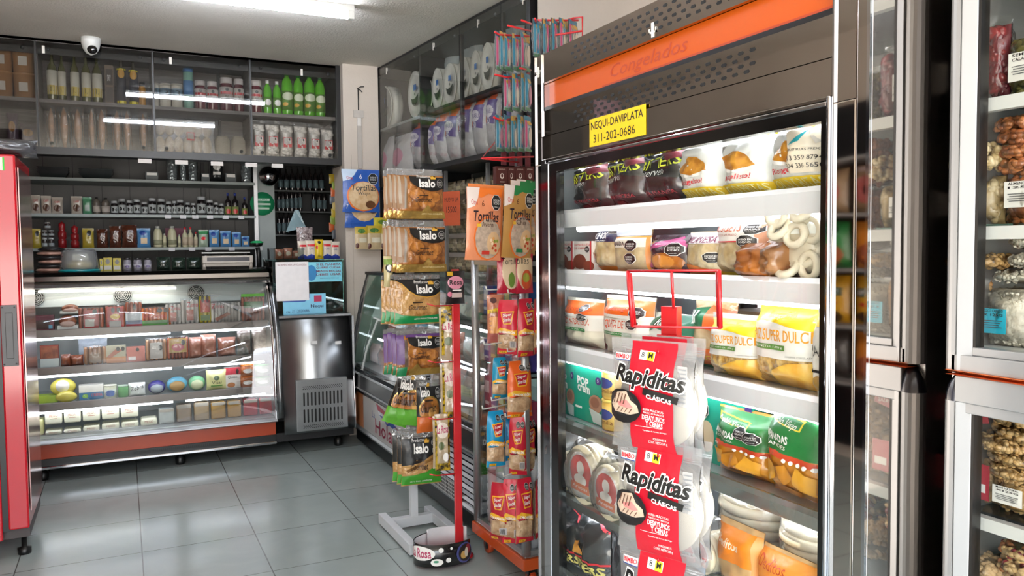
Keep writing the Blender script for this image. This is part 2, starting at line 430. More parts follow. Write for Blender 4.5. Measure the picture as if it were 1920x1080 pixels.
# head front: perforated top strip, orange light box, perforated strip, plain strip
def perforated(mb, x0, x1, z0, z1, y, sx0, sx1, rows, pitch, sl, m):
    mb.box(x0, x1, y, y+.012, z0, z1, m)
    k = 0; hz = (z1-z0)
    for r_ in range(rows):
        z = z0+hz*(.14+.72*(r_+.5)/rows); x = sx0+(pitch/2 if r_ % 2 else 0)
        while x < sx1:
            mb.prism([(x, z-.0035), (x+sl, z-.0035), (x+sl+.003, z), (x+sl, z+.0035), (x, z+.0035), (x-.003, z)], y-.0006, y+.001, matte('#070707', .7), 'y'); x += pitch
b = MB(); perforated(b, DL, DR+.0, 1.935, 2.018, 0, -1.90, -1.08, 4, .033, .011, MIRROR); b.build('upper_grille', fr)
for a_, c_ in ((XL, DL-.002), (DR+.002, XR-.031)): b = MB(); b.box(a_, c_, 0, .015, 1.70, 2.018, MIRROR); b.build('head_side_plate', fr)
b = MB()
b.box(DL+.012, DR, .016, .03, 1.865, 1.935, mat('orange_sign_face', '#c8560f', rough=.3, coat=.3, emis=.06))
b.box(DL+.012, DR, .012, .016, 1.853, 1.868, BLACK)
b.box(DL+.3, DR, .013, .0155, 1.868, 1.873, ORANGE); b.box(DL+.3, DR, .0125, .015, 1.857, 1.861, ORANGE)
flat_art(b, [('t', 'Congelados', 0, 0, 1, 1, ink('#b23c12'), {'shear': .3})], -1.73, -1.42, 1.876, 1.918, .0155)
b.build('orange_sign', fr)
b = MB(); b.box(DL, DL+.012, -.001, .03, 1.853, 1.935, CHROME); b.build('sign_end_trim', fr)
b = MB(); perforated(b, DL, DR, 1.780, 1.853, 0, -1.885, -1.2, 4, .033, .011, MIRROR); b.build('lower_grille', fr)
b = MB(); b.box(DL, DR, -.004, .012, 1.712, 1.777, MIRROR); b.build('door_head_plate', fr)
for x0_, x1_ in ((XR-.006, XR), (XL, XL+.003), (DL-.004, DL), (DR+.001, DR+.005)): b = MB(); b.box(x0_, x1_, -.0045, .002, .1, 2.018, CHROME); b.build('edge_trim', fr)
def cactus(mb, cx, cz, s, y):
    w = matte('#f2f0ea'); R_ = lambda x0, z0, x1, z1: mb.box(cx+x0*s, cx+x1*s, y-.0008, y, cz+z0*s, cz+z1*s, w)
    R_(-.13, -.5, .15, .5); R_(-.42, -.22, -.13, -.08); R_(-.42, -.22, -.3, .12); R_(.15, -.22, .44, -.1); R_(.32, -.22, .44, .14)
for a_ in ((-1.528, 1.955, .034), (-2.09, 1.972, .030)): b = MB(); cactus(b, *a_, -.001); b.build('cactus_sticker', fr)
# door
d = MB()
T1, T2 = 1.712, 1.70
GL, GR = DL+.090, DR-.020
d.box(DL, DL+.022, -.006, .02, .22, T1, CHROME); d.box(DL+.024, DL+.046, -.010, .02, .22, T1-.012, CHROME)
d.box(DR-.007, DR, -.010, .02, .22, T1, CHROME)
d.box(DL+.022, DR-.007, -.006, .02, T1-.008, T1, DARKSTEEL); d.box(DL+.046, DR-.007, -.010, .02, T2-.006, T2+.003, CHROME)
d.box(DL+.022, DR-.007, -.006, .02, .22, .25, DARKSTEEL)
do = d.build('door', fr, bev=.002)
d = MB(); BK = mat('black_glass_border', '#050505', rough=.15, coat=.6)
d.box(DL+.046, GL, -.007, .018, .25, T2-.006, BK); d.box(GR, DR-.007, -.007, .018, .25, T2-.006, BK)
d.box(GL, GR, -.007, .018, T2-.030, T2-.006, BK); d.box(GL, GR, -.007, .018, .25, .275, BK)
d.build('gasket', do)
d = MB(); d.box(GL, GR, -.001, .005, .275, T2-.030, DOORG); d.build('glass', do)
# shelves: wire decks with bright price rails and tubes of light
LEDW = mat('fridge_led', '#f3f7ff', emis=10.)
rail = mat('bright_price_rail', '#eef1f5', rough=.25, metal=.15, coat=.5)
SHZ = [1.562, 1.391, 1.170, .953, .733, .50]
for i, z in enumerate(SHZ):
    b = MB(); b.box(XL+.016, DR-.02, .045, .72, z-.012, z-.004, mat('shelf_plate', '#b9bdc0', rough=.3, metal=.6))
    s = b.build('shelf', fr)
    b = MB(); h = .05 if i < 3 else .04
    b.prism([(.034, z), (.028, z-.01), (.040, z-h), (.046, z-h), (.042, z-.008), (.042, z)], XL+.016, DR-.02, rail if i < 3 else mat('clear_price_rail', '#9aa09c', rough=.15, metal=.7), 'x'); b.build('price_rail', s)
    b = MB(); r_ = .011 if i == 0 else .006
    b.tube([(DL+(.10 if i == 0 else .03), .062, z-h-.004), (DR-.03, .062, z-h-.004)], r_, LEDW if i else mat('frosted_tube', '#f1eff5', emis=2.6), 8); b.build('light_tube', s)
b = MB(); b.tube([(DL+.03, .06, 1.69), (DR-.05, .06, 1.69)], .006, LEDW, 8); b.build('light_tube', fr)
for xx in (DL+.10, DR-.06):
    b = MB(); b.tube([(xx, .745, .32), (xx, .745, 1.66)], .006, LEDW, 8); b.build('light_tube', fr)
# loose white cable at the left of the cabinet
b = MB(); b.tube([(DL+.0, .05, 1.67), (DL+.005, .045, 1.64), (DL+.015, .04, 1.60), (DL+.01, .03, 1.56), (DL+.03, .022, 1.52), (DL+.05, .02, 1.49), (DL+.045, .02, 1.475), (DL+.035, .02, 1.49), (DL+.045, .02, 1.51)], .003, WHITEP, 6)
b.build('white_cable', fr)
# yellow note taped on the head
def note():
    x0, z0 = -1.799, 1.717; w, h = .25, .072
    b = MB(); b.box(0, w, -.0016, -.0008, 0, h, matte('#f4cf1b', .7)); K = ink('#151515')
    flat_art(b, [('t', 'NEQUI-DAVIPLATA', .03, .55, .96, .88, K, {'bold': .012}), ('t', '311-202-0686', .08, .12, .83, .42, K)], 0, w, 0, h, -.0016)
    o = b.build('paper_note', None, FRI.w(x0, 1.116, z0), FRI.r, 'yellow handwritten payment note taped above the refrigerator door', 'note')
note()

# ================================================================ RIGHT SHELVING UNIT
ur = empty('nut_display_cabinet', (1.27, 0, 0), FRI.r, 'silver framed glass display cabinet full of bagged nuts beside the refrigerator', 'display cabinet')
UL, UR_, UB = -.905, -.02, .42
b = MB(); inner = mat('cabinet_grey_inside', '#d3d6d4', rough=.5, var=.05)
b.box(UL+.004, UL+.016, .03, UB, .05, 2.25, ALU); b.box(UR_-.012, UR_, .03, UB, .05, 2.25, ALU)
b.box(UL, UR_, UB-.012, UB, .05, 2.25, inner); b.box(UL+.016, UR_, .03, UB, 2.2, 2.25, ALU); b.box(UL+.016, UR_, .04, UB, 1.225, 1.272, inner); b.box(UL+.016, UR_, .03, UB, .05, .1, ALU)
b.build('carcass', ur)
def curved_door(z0, z1, capped):
    d = MB()
    # left stile: quarter-round outside, flat face, inner bevel
    pr = [(UL, .03)] + [(UL+.022-.022*math.cos(a), .0-.0+.03-.03*math.sin(a)) for a in [i*PI/2/6 for i in range(1, 7)]] + [(UL+.030, .0), (UL+.030, .004), (UL+.033, .004), (UL+.033, -.003), (UL+.055, .008), (UL+.055, .03)]
    d.prism(pr, z0+.0, z1-(.045 if capped else 0), ALUW, 'z', smooth=False)
    d.prism([(x+(UR_-UL) if False else -x+UL+UR_, y) for x, y in pr][::-1], z0, z1-(.045 if capped else 0), ALUW, 'z')
    hz = .045
    if capped:
        d.box(UL+.030, UR_-.03, .0, .03, z1-hz, z1, ALUW); d.box(UL+.033, UR_-.033, .004, .03, z1-hz-.018, z1-hz, ALUW)
    else: d.box(UL+.055, UR_-.055, .002, .03, z1-hz, z1, ALUW)
    d.box(UL+.022, UR_-.022, 0., .03, z0, z0+.028, ALUW); d.box(UL+.055, UR_-.055, .006, .03, z0+.028, z0+.042, ALUW)
    o = d.build('door', ur, bev=.004 if capped else .006)
    g = MB(); g.box(UL+.055, UR_-.055, .014, .018, z0+.04, z1-.03, GLASS); g.build('glass', o)
    g = MB(); g.box(UL+.055, UL+.060, .008, .03, z0+.04, z1-.03, BLACK); g.build('gasket', o)
    if capped:
        g = MB(); cap = mat('dark_blue_cap', '#1b2030', rough=.25, coat=.5); k = 6
        prof = [(.001, .0)]
        vs = []; 
        # domed corner: the stile profile shrinks towards the top
        for j in range(6):
            t = j/5*PI/2; c_, s_ = math.cos(t), math.sin(t)
            vs.append([(UL+.031-(UL+.031-x)*c_, .03-(.03-y)*c_, z1-.045+.052*s_) for x, y in ([(UL, .03)]+[(UL+.022-.022*math.cos(a), .03-.03*math.sin(a)) for a in [i*PI/2/6 for i in range(1, 7)]]+[(UL+.031, 0), (UL+.031, .03)])])
        n_ = len(vs[0]); fl = [p for r_ in vs for p in r_]
        g.add(fl, [[j*n_+i, j*n_+(i+1) % n_, (j+1)*n_+(i+1) % n_, (j+1)*n_+i] for j in range(5) for i in range(n_)], cap, True); g.build('corner_cap', o)
    return o
curved_door(1.236, 2.24, False)
curved_door(.12, 1.228, True)
for z in (1.925, 1.70, 1.485, .985, .74, .5):
    b = MB(); b.box(UL+.02, UR_-.016, .065, UB-.014, z-.008, z, clear('green_glass', (.55, .8, .7), .03)); o = b.build('shelf', ur)
    b = MB(); b.box(UL+.02, UR_-.016, .045, .063, z-.026, z-.004, WHITEP); b.build('front_rail', o)
b = MB()
for k, (dz, dy) in enumerate(((0, 0), (.0035, .004), (.007, -.002))):
    vs = []
    for i in range(13):
        x = UL+.016+i*.06; w = .0022*math.sin(i*1.3+k); vs += [(x, -.006+dy, 1.2295+dz+w*.4-.0006*i*(k == 0)), (x, .034, 1.2295+dz)]
    b.add(vs, [[2*i, 2*i+1, 2*i+3, 2*i+2] for i in range(12)], matte('#f07a3c', .7), True)
b.build('orange_cloth', None, FRI.w(0, 1.27, 0), FRI.r, 'folded orange cloth wedged on top of the lower cabinet door', 'cloth')
# ================================================================ RED COOLER at the left
rc = empty('red_cooler', (0, 0, 0), 0, 'tall red drinks cooler at the left edge with a grey recessed door handle', 'cooler')
RDK = mat('red_cooler_paint', '#b81222', rough=.12, coat=.35, bump=.06, bscale=2.2, var=.03)
b = MB(); b.box(-1.18, -.545, 4.36, 4.98, .1, 1.93, RDK); b.build('body', rc, bev=.006)
b = MB(); b.box(-.545, -.52, 4.37, 4.97, .14, 1.91, BLACK); b.build('gasket', rc)
b = MB(); b.box(-.52, -.435, 4.35, 4.99, .15, 1.915, RDK); dd = b.build('door', rc, bev=.008)
b = MB(); b.box(-.432, -.428, 4.40, 4.94, .22, 1.86, mat('red_chrome_strip', '#b08a86', rough=.15, metal=.8)); b.build('door_trim', dd)
b = MB(); hm = matte('#5d5d60', .5)
b.box(-.515, -.452, 4.338, 4.352, .93, 1.215, hm); b.box(-.499, -.468, 4.3365, 4.339, .965, 1.18, BLACK)
b.box(-.497, -.470, 4.335, 4.3375, .968, 1.177, hm)
for zz in (.94, 1.205):
    for xx in (-.508, -.46): b.lathe([(.004, 0), (.004, .002), (0, .002)], BLACK, 8, T=Matrix.Translation((xx, 4.338, zz)) @ Matrix.Rotation(PI/2, 4, 'X'))
b.build('door_handle', dd, bev=.0015)
b = MB(); b.box(-.512, -.485, 4.3475, 4.3505, 1.84, 1.90, matte('#f0d9d5')); b.box(-.484, -.478, 4.3475, 4.3505, 1.84, 1.90, matte('#26d040')); b.build('door_sticker', dd)
for y in (4.45, 4.9):
    b = MB(); b.lathe([(.028, 0), (.03, .01), (.03, .03), (.012, .035), (.012, .1)], BLACK, 14, c=(-.47 if y < 4.6 else -1.1, y, 0)); b.build('foot', rc)
    b = MB(); b.lathe([(.028, 0), (.03, .01), (.03, .03), (.012, .035), (.012, .1)], BLACK, 14, c=(-1.1 if y < 4.6 else -.6, y, 0)); b.build('foot', rc)
b = MB(); b.box(-.56, -.44, 4.40, 4.95, .095, .15, matte('#4a4444')); b.build('kick_plate', rc)

# ================================================================ FAR UPPER CABINETS (four glass bays)
YF = 6.2; CB = 2.152; CT = 2.893
uc = empty('wall_cabinet', (0, 0, 0), 0, 'black framed wall cabinet with smoked glass doors along the far wall', 'cabinet')
BX = [-1.2, -.48, .232, .893, 1.552]
b = MB()
cmat = mat('dark_woodgrain_back', '#86807e', rough=.6, var=.35, vscale=5, aniso=(1, 1, 14))
b.box(BX[0], BX[-1], YF+.40, YF+.42, CB, CT, cmat)
b.box(BX[0], BX[-1], YF+.012, YF+.40, CB, CB+.022, BLACKF); b.box(BX[0], BX[-1], YF+.012, YF+.40, CT-.06, CT, BLACKF)
b.box(BX[0], BX[-1], YF+.04, YF+.40, 2.475, 2.50, cmat)
b.box(BX[0], BX[-1], YF+.012, YF+.03, CT-.10, CT, BLACKF); b.box(BX[0], BX[-1], YF-.01, YF+.03, CB-.03, CB+.02, BLACKF)
for x in BX: b.box(x-.01, x+.01, YF+.012, YF+.40, CB, CT, cmat if x != BX[-1] else BLACKF)
b.box(BX[-1]-.02, BX[-1]+.012, YF-.008, YF+.40, CB-.03, CT, BLACKF)
for x in (.70,): b.box(x, x+.02, YF+.36, YF+.40, CB, CT, BLACKF)
b.build('frame', uc)
for i in range(4):
    g = MB(); g.box(BX[i]+.004, BX[i+1]-.004, YF, YF+.006, CB+.01, CT-.02, SMOKE if i < 3 else clear('lighter_smoked_glass', (.9, .9, .89), .02)); go = g.build('door', uc)
    k = MB()
    for xx in (BX[i]+.075, BX[i+1]-.075):
        for zz in (CT-.07, CB+.045):
            k.lathe([(.0, -.014), (.013, -.014), (.013, -.006), (.006, -.006), (.006, 0)], STEEL, 14, T=Matrix.Translation((xx, YF, zz)) @ Matrix.Rotation(-PI/2, 4, 'X') @ Matrix.Scale(-1, 4, (0, 0, 1)))
    k.build('knob', go)
    k = MB(); k.box(BX[i+1]-.005, BX[i+1]+.005, YF-.004, YF+.008, CB, CT-.02, BLACKF); k.build('edge_strip', go)
    if i: 
        k = MB(); xq = BX[i]+(.04 if i == 1 else .11 if i == 2 else .37); k.box(xq, xq+.016, YF-.003, YF-.001, CT-.10, CT-.05, matte('#e8e4dc')); k.build('paper_tab', go)

# back shelves behind the counter
bs = empty('wall_shelving', (0, 0, 0), 0, 'pale metal shelving on the wall behind the far counter', 'shelves')
SZ = {1: 2.022, 2: 1.752, 3: 1.495}
for z in SZ.values():
    b = MB(); b.box(-1.3, 1.0, 6.82, 7.28, z-.022, z, mat('pale_shelf_metal', '#8b9492', rough=.45, var=.05)); b.build('shelf', bs)
for x in (.99,):
    b = MB(); b.box(x, x+.03, 6.84, 6.87, .0, 2.5, ALU); b.build('upright', bs)
b = MB(); b.box(.62, .65, 7.25, 7.29, .0, 2.5, matte('#555'  '555')); b.build('upright', bs)
tagm = matte('#cfcfd2')
k = 0
for z, xs in ((1.752, (.31, .42, .51, .62, .74, .86)), (1.495, (.33, .48, .60, .78, 1.0)), (2.022, ())):
    for x in xs:
        b = MB(); b.box(x-.6*.0, x+.045, 6.814, 6.818, z-.03, z-.002, tagm); b.build('price_tag', bs); k += 1
for x, in ((.12,), (.36,), (.60,), (.84,), (1.03,)):
    b = MB(); b.box(x, x+.085, 6.19, 6.193, 2.085, 2.115, matte('#cfc9c4')); b.build('price_strip', uc)
# partition panel with the round sticker, dark store room behind
m_ = MB(); m_.box(1.0, 1.165, 6.90, 6.95, 0, 2.6, mat('grey_partition', '#9aa2a0', rough=.6, var=.06)); struct(m_, 'trim_3')
c = MB(); G = matte('#1f8a5a', .45); gx, gz = FAR.at(492, 382, 6.895)
c.lathe([(0, 0), (.098, 0), (.098, .004), (0, .004)], G, 32, T=Matrix.Rotation(PI/2, 4, 'X'))
wt = ink('#b9d8c8')
flat_art(c, [('r', .2, .62, .8, .72, wt), ('r', .16, .44, .84, .52, wt), ('r', .22, .26, .78, .34, wt), ('t', 'CUPO', .3, .635, .7, .705, G)], -.098, .098, -.098, .098, -.0045)
c.build('round_sticker', None, (gx, 6.899, gz), 0, 'round green sticker on the grey partition behind the counter', 'sticker')
# dark side shelving in the store room
ds = empty('storeroom_shelving', (0, 0, 0), 0, 'dark shelving in the store room opening right of the grey partition', 'shelves')
dm = matte('#161616', .5)
b = MB(); b.box(2.0, 2.06, 6.55, 7.29, 0, 2.3, dm); b.box(1.0, 2.0, 7.24, 7.28, 0, 2.6, dm); b.build('back_board', ds)
for z in (1.38, 1.60, 1.80, 1.98):
    b = MB(); b.box(1.17, 1.98, 7.0, 7.235, z-.012, z, matte('#4a4d4c')); b.build('shelf', ds)

# ================================================================ FAR COUNTER
fc = empty('refrigerated_counter', (0, 0, 0), 0, 'long glass fronted deli counter with steel ends along the far side', 'display counter')
CX0, CX1 = -1.05, .945
body = MB()
body.box(CX0, 1.515, 5.80, 6.5, .085, .15, matte('#1a1a1c'))
body.box(CX0, CX1, 5.77, 6.5, .15, .262, ORANGE)
body.box(CX0, CX1, 5.765, 5.80, .10, .152, BLACK)
body.box(CX0, CX1, 6.46, 6.5, .15, 1.30, mat('counter_liner', '#c9d0cf', rough=.3))
body.build('base', fc, bev=.003)
b = MB(); b.box(CX0, CX1, 5.745, 5.775, .088, .108, CHROME); b.build('bumper', fc, bev=.004)
b = MB()
for i in range(40): b.box(.02+i*.012, .026+i*.012, 5.7635, 5.765, .125, .14, matte('#333333'))
b.build('vent_slots', fc)
b = MB(); b.prism([(5.70, .255), (5.69, .262), (5.69, .268), (5.71, .280), (5.76, .280), (5.77, .255)], CX0, CX1, ALU, 'x'); b.build('lower_rail', fc)
PROF = [(5.712, .275), (5.735, .45), (5.752, .60), (5.775, .76), (5.812, .90), (5.87, 1.03), (5.94, 1.14), (6.0, 1.225)]
def curved(x0, x1, off, th, m, prof=PROF):
    mb = MB(); a = [(y+off, z) for y, z in prof]; c_ = [(y+off+th, z) for y, z in prof[::-1]]
    n = len(prof)
    vs = [(x, y, z) for x in (x0, x1) for y, z in a+c_]; N = 2*n
    fs = [[i, (i+1) % N, (i+1) % N+N, i+N] for i in range(N)] + [[i, N-1-i, N-2-i, i+1] for i in range(n-1)] + [[N+i+1, N+N-2-i, N+N-1-i, N+i] for i in range(n-1)]
    mb.add(vs, fs, m, True); return mb
curved(CX0+.0, CX1-.012, 0, .006, GLASS).build('front_glass', fc)
curved(CX1-.012, CX1+.012, -.004, .03, CHROME).build('end_trim', fc)
curved(CX1+.012, CX1+.05, -.002, .03, STEEL).build('end_post', fc)
curved(CX0-.03, CX0, -.002, .03, STEEL).build('end_post', fc)
b = MB(); b.prism([(5.99, 1.228), (5.975, 1.25), (5.985, 1.26), (5.99, 1.245), (6.03, 1.27), (6.035, 1.30), (6.08, 1.325), (6.5, 1.325), (6.5, 1.30), (6.1, 1.29), (6.06, 1.225)], CX0, CX1+.02, mat('counter_top_steel', '#8f8a86', rough=.2, metal=1, bump=.06, bscale=6), 'x'); b.build('top', fc)
b = MB(); b.box(CX0, CX1+.02, 5.985, 5.995, 1.236, 1.25, BLACK); b.build('top_seal', fc)
# evaporator hood with round fan guards
b = MB(); b.prism([(6.06, 1.10), (6.10, 1.225), (6.44, 1.225), (6.44, 1.10)], CX0, CX1, mat('hood_white', '#cdd6d6', rough=.35), 'x'); ho = b.build('fan_hood', fc)
for px in (65, 230, 368, 510):
    xx, zz = FAR.at(px, 552, 6.07); b = MB(); T = Matrix.Translation((xx, 6.068, 1.165)) @ Matrix.Rotation(PI/2, 4, 'X') @ Matrix.Rotation(-.3, 4, 'X')
    b.lathe([(0, 0), (.058, 0), (.058, .002), (0, .002)], matte('#3c4644'), 20, T=T)
    for r_ in (.018, .030, .042, .054): b.tube([(r_*math.cos(a), r_*math.sin(a), .006) for a in [2*PI*i/20 for i in range(20)]], .0022, WHITEP, 5, True, T=T)
    for a in range(3): b.tube([(-.056*math.cos(a*PI/3), -.056*math.sin(a*PI/3), .008), (.056*math.cos(a*PI/3), .056*math.sin(a*PI/3), .008)], .0022, WHITEP, 5, T=T)
    b.build('fan_guard', ho)
b = MB(); b.tube([(-.5, 6.02, 1.205), (.33, 6.02, 1.205)], .009, mat('counter_led', '#fff7ea', emis=7.), 8); b.build('light_tube', fc)
CSH = [(.951, 5.90), (.714, 5.85), (.486, 5.83), (.284, 5.76)]
CLED = mat('counter_led_cold', '#eef2ff', emis=9.)
for i, (z, y) in enumerate(CSH):
    b = MB(); b.box(CX0, CX1-.01, y, 6.44, z-.012, z, mat('steel_deck', '#b9c0c0', rough=.3, metal=.6)); s = b.build('shelf', fc)
    if i < 3:
        b = MB(); b.prism([(y-.012, z+.012), (y-.016, z+.008), (y-.012, z-.04), (y-.006, z-.04)], CX0, CX1-.02, mat('shelf_lip', '#8d8480' if i == 0 else '#ddd8d2', rough=.35, metal=.3), 'x'); b.build('price_rail', s)
        for xa, xb in ((-1.0, .28), (.36, .89)):
            b = MB(); b.tube([(xa, y+.012, z-.05), (xb, y+.012, z-.05)], .0075, CLED, 8); b.build('light_tube', s)
b = MB(); b.box(CX1+.02, 1.54, 6.2, 6.5, .15, .98, STEEL); b.prism([(5.74, .29), (5.78, .60), (5.83, .88), (6.01, 1.21), (6.46, 1.21), (6.46, .29)], CX1-.012, CX1-.002, mat('smoky_end_panel', '#5f6765', rough=.35, var=.1), 'x'); b.build('end_wall', fc)
# machine housing at the right end
hp = [(y, z) for y, z in [(5.72, .15), (5.715, .25)]+PROF[1:5]+[(5.84, .955), (5.85, .975)]]
mh = curved(CX1+.052, 1.50, 0, .02, mat('worn_steel_sheet', '#a3a6a8', rough=.3, metal=1, bump=.14, bscale=4, var=.15, vscale=3), hp); mh.build('machine_housing', fc)
b = MB(); b.box(CX1+.05, 1.518, 5.83, 6.5, .972, .988, STEEL); b.build('housing_top', fc)
b = MB(); b.box(1.50, 1.515, 5.74, 6.5, .15, .975, STEEL); b.build('side_wall', fc)
curved(1.50, 1.518, -.004, .02, CHROME, hp).build('side_trim', fc)
b = MB()
x0, z1 = FAR.at(552, 700, 5.745); x1, _ = FAR.at(648, 700, 5.745)
b.box(x0, x1, 5.700, 5.735, .165, .535, mat('vent_plate', '#a2a5a6', rough=.3, metal=.9, var=.1)); vp = b.build('vent_cover', fc, bev=.003)
b = MB(); vx = [x0+.055+i*(x1-x0-.10)/10 for i in range(11)]
for x in vx:
    for za, zb in ((.225, .325), (.345, .445)): b.prism([(x-.006, za+.006), (x, za), (x+.006, za+.006), (x+.006, zb-.006), (x, zb), (x-.006, zb-.006)], 5.6990, 5.7005, BLACK, 'y')
for r_ in range(3):
    for i in range(20):
        for zb in (.465, .185): b.box(vx[0]-.008+i*(vx[-1]-vx[0]+.02)/20+(r_ % 2)*.006, vx[0]-.001+i*(vx[-1]-vx[0]+.02)/20+(r_ % 2)*.006, 5.6992, 5.7005, zb+r_*.009, zb+r_*.009+.005, BLACK)
b.build('vent_openings', vp)
for px, py in ((0, 0), (1, 1)):
    xx, zz = FAR.at((588, 633)[px], 642, 5.76)
    b = MB(); b.box(xx-.022, xx+.022, 5.742, 5.746, zz-.012, zz+.012, matte('#d6d6d6')); b.build('worn_label', fc)
for x in (-.5, .315, 1.41):
    b = MB(); b.lathe([(.0, .0), (.03, .0), (.033, .015), (.033, .05), (.02, .06), (.015, .09)], BLACK, 14, c=(x, 5.86, 0)); b.build('foot', fc)

# glass box on the machine housing
gb = empty('counter_glass_box', (0, 0, 0), 0, 'small glass box with payment signs standing on the steel end of the far counter', 'glass box')
GX0, GX1 = FAR.at(510, 500, 5.95)[0], FAR.at(643, 500, 5.95)[0]
TG = clear('teal_glass', (.62, .86, .82), .05)
b = MB(); b.box(GX0, GX1, 5.95, 5.955, .99, 1.385, TG); b.box(GX1-.005, GX1, 5.955, 6.35, .99, 1.385, TG); b.box(GX0, GX0+.005, 5.955, 6.35, .99, 1.385, TG); b.build('pane', gb)
b = MB(); b.box(GX0, GX1, 6.345, 6.35, .99, 1.385, matte('#15201f')); b.build('back', gb)
b = MB(); b.box(GX0-.005, GX1+.005, 5.94, 6.36, 1.385, 1.393, TG); b.build('top_pane', gb)
def sign(name, x0, x1, y0, y1, Y, base, art, label, tilt=0., th=.003):
    xc, zb, w, h = FAR.spot(Y, x0, x1, y0, y1)
    m = MB(); m.box(-w/2, w/2, 0, th, 0, h, matte(base, .5)); flat_art(m, art, -w/2, w/2, 0, h, 0)
    return m.build(name, None, (xc, Y, zb), 0, label, 'sign', ry=tilt)
NV = ink('#1d2a6b')
sign('payment_sign', 517, 579, 491, 564, 5.935, '#ece9ea', [('t', 'SALSAMENTARIA LA HOLANDESA', .06, .90, .94, .95, ink('#7a2734'))], 'white upright card with a small dark red heading in front of the glass box')
sign('notice_sign', 577, 641, 491, 528, 5.944, '#7fd3e6', [('e', .10, .45, .16, .4, ink('#2a7fb8'))]+[('t', s, .25, .82-.17*i, .97, .93-.17*i, ink('#7a2a4a'), {'bold': .02}) for i, s in enumerate(('SI EL PLANETA', 'QUIERES CUIDAR', 'MENOS BOLSAS', 'DEBES USAR'))]+[('t', 'PREGUNTA POR LAS', .35, .15, .9, .2, NV)], 'blue environmental notice stuck on the upper part of the glass box')
sign('payment_sign', 531, 611, 551, 590, 5.938, '#86cfee', [('p', [(0, .62), (.5, .62), (.62, .8), (.62, 1), (0, 1)], ink('#2456a5')), ('t', 'PAGOS CON:', .06, .70, .5, .84, ink('#f0f4f8'), {'bold': .02}), ('r', .72, .6, .9, .9, ink('#b02a55')), ('t', 'Nequi', .64, .28, .94, .48, ink('#1a1a55'), {'bold': .015}), ('t', 'EN', .07, .1, .15, .2, NV), ('t', '3112020686', .2, .12, .6, .26, NV)], 'pale blue payment sign at the foot of the glass box', th=.004)

# things lying on top of the red cooler
o = pouch(.34, .20, .16, mat('dark_translucent_bag', '#4a4a4e', rough=.25, coat=.6, bump=1, bscale=14, var=.4, vscale=10), (), 4, wr=.02, nu=8, nv=8).build('crumpled_bag', None, (-.53, 4.62, 1.931), .2, 'crumpled dark plastic bag lying on top of the red cooler', 'plastic bag')
o.scale = (1, 1, .45)
pouch(.22, .55, .14, mat('mauve_striped_sack', '#8d7680', rough=.7, bump=.6, bscale=30, var=.4, vscale=30), (), 5, wr=.02, nu=8, nv=10).build('cloth_sack', None, (-.82, 4.70, 1.931), .1, 'mauve cloth sack standing on the red cooler at the picture edge', 'sack')
# ================================================================ PRODUCT HELPERS
def row(make, fr, d, z, spans, lab, cat, group=None, yaw=0., lean=0., ends=('left', 'right'), jit=0.):
    "one thing per span (x0, x1, ytop); the first is made, the others are copies of it with their parts"
    first = None; n = len(spans); out = []
    for i, sp in enumerate(spans):
        x0, x1, yt = sp[:3]; zz = sp[3] if len(sp) > 3 else z; dd = sp[4] if len(sp) > 4 else d
        xa, xb = fr.at(x0, yt+12, dd)[0], fr.at(x1, yt+12, dd)[0]; w = xb-xa; h = fr.at((x0+x1)/2, yt, dd)[1]-zz
        L = lab.format(ordl(i, n, *ends)) if '{' in lab else lab
        if not first:
            first = make(w, h); w0, h0 = w, h; o = first; o.location = fr.w((xa+xb)/2, dd, zz); o.rotation_euler = (lean, 0, fr.r+yaw); tag(o, L, cat, group if n > 1 else None)
        else: o = dup(first, fr.w((xa+xb)/2, dd, zz), fr.r+yaw+jit*(random.random()-.5), L, sc=(w/w0, w/w0, h/h0))
        out.append(o)
    return out
def bottle(name, w, h, kind, body, capm, labm=None, art=(), lab=(.15, .5)):
    r = w/2
    P = {'wine': [(0, 0), (.95, 0), (1, .02), (1, .55), (.9, .64), (.36, .75), (.33, .90)], 'soda': [(0, 0), (.8, 0), (.95, .04), (1, .15), (.95, .45), (1, .66), (.86, .78), (.42, .87), (.36, .92)],
         'jar': [(0, 0), (.9, 0), (1, .05), (1, .72), (.85, .82), (.8, .85)], 'can': [(0, 0), (.92, 0), (1, .03), (1, .9), (.92, .93)], 'jug': [(0, 0), (.9, 0), (1, .05), (1, .6), (.8, .8), (.4, .9)]}[kind]
    b = MB(); b.lathe([(a*r, z*h) for a, z in P]+[(0, P[-1][1]*h)], body, 14); o = b.build(name)
    cr = P[-1][0]*r*1.12; z0 = P[-1][1]*h-.02*h
    b = MB(); b.lathe([(cr, z0), (cr, h), (0, h)], capm, 12); b.build('cap', o)
    if labm:
        b = MB(); b.lathe([(r*1.015, lab[0]*h), (r*1.015, lab[1]*h)], labm, 14)
        for it in art:
            vs, fs, m = art_geo(it); vs, fs = cuts(vs, fs, [.2, .4, .6, .8], [])
            b.add([(r*1.03*math.sin((a-.5)*2.6), -r*1.03*math.cos((a-.5)*2.6), h*(lab[0]+(lab[1]-lab[0])*c)) for a, c in vs], fs, m, True)
        b.build('label', o)
    return o
def boxpack(name, w, h, d, base, art=(), sideart=None):
    b = MB(); b.box(-w/2, w/2, 0, d, 0, h, matte(base, .45)); flat_art(b, art, -w/2, w/2, 0, h, 0, off=.0006)
    if sideart: flat_art(b, sideart, 0, d, 0, h, 0, T=Matrix.Translation((-w/2, d, 0)) @ Matrix.Rotation(-PI/2, 4, 'Z'), off=.0006)
    return b.build(name)
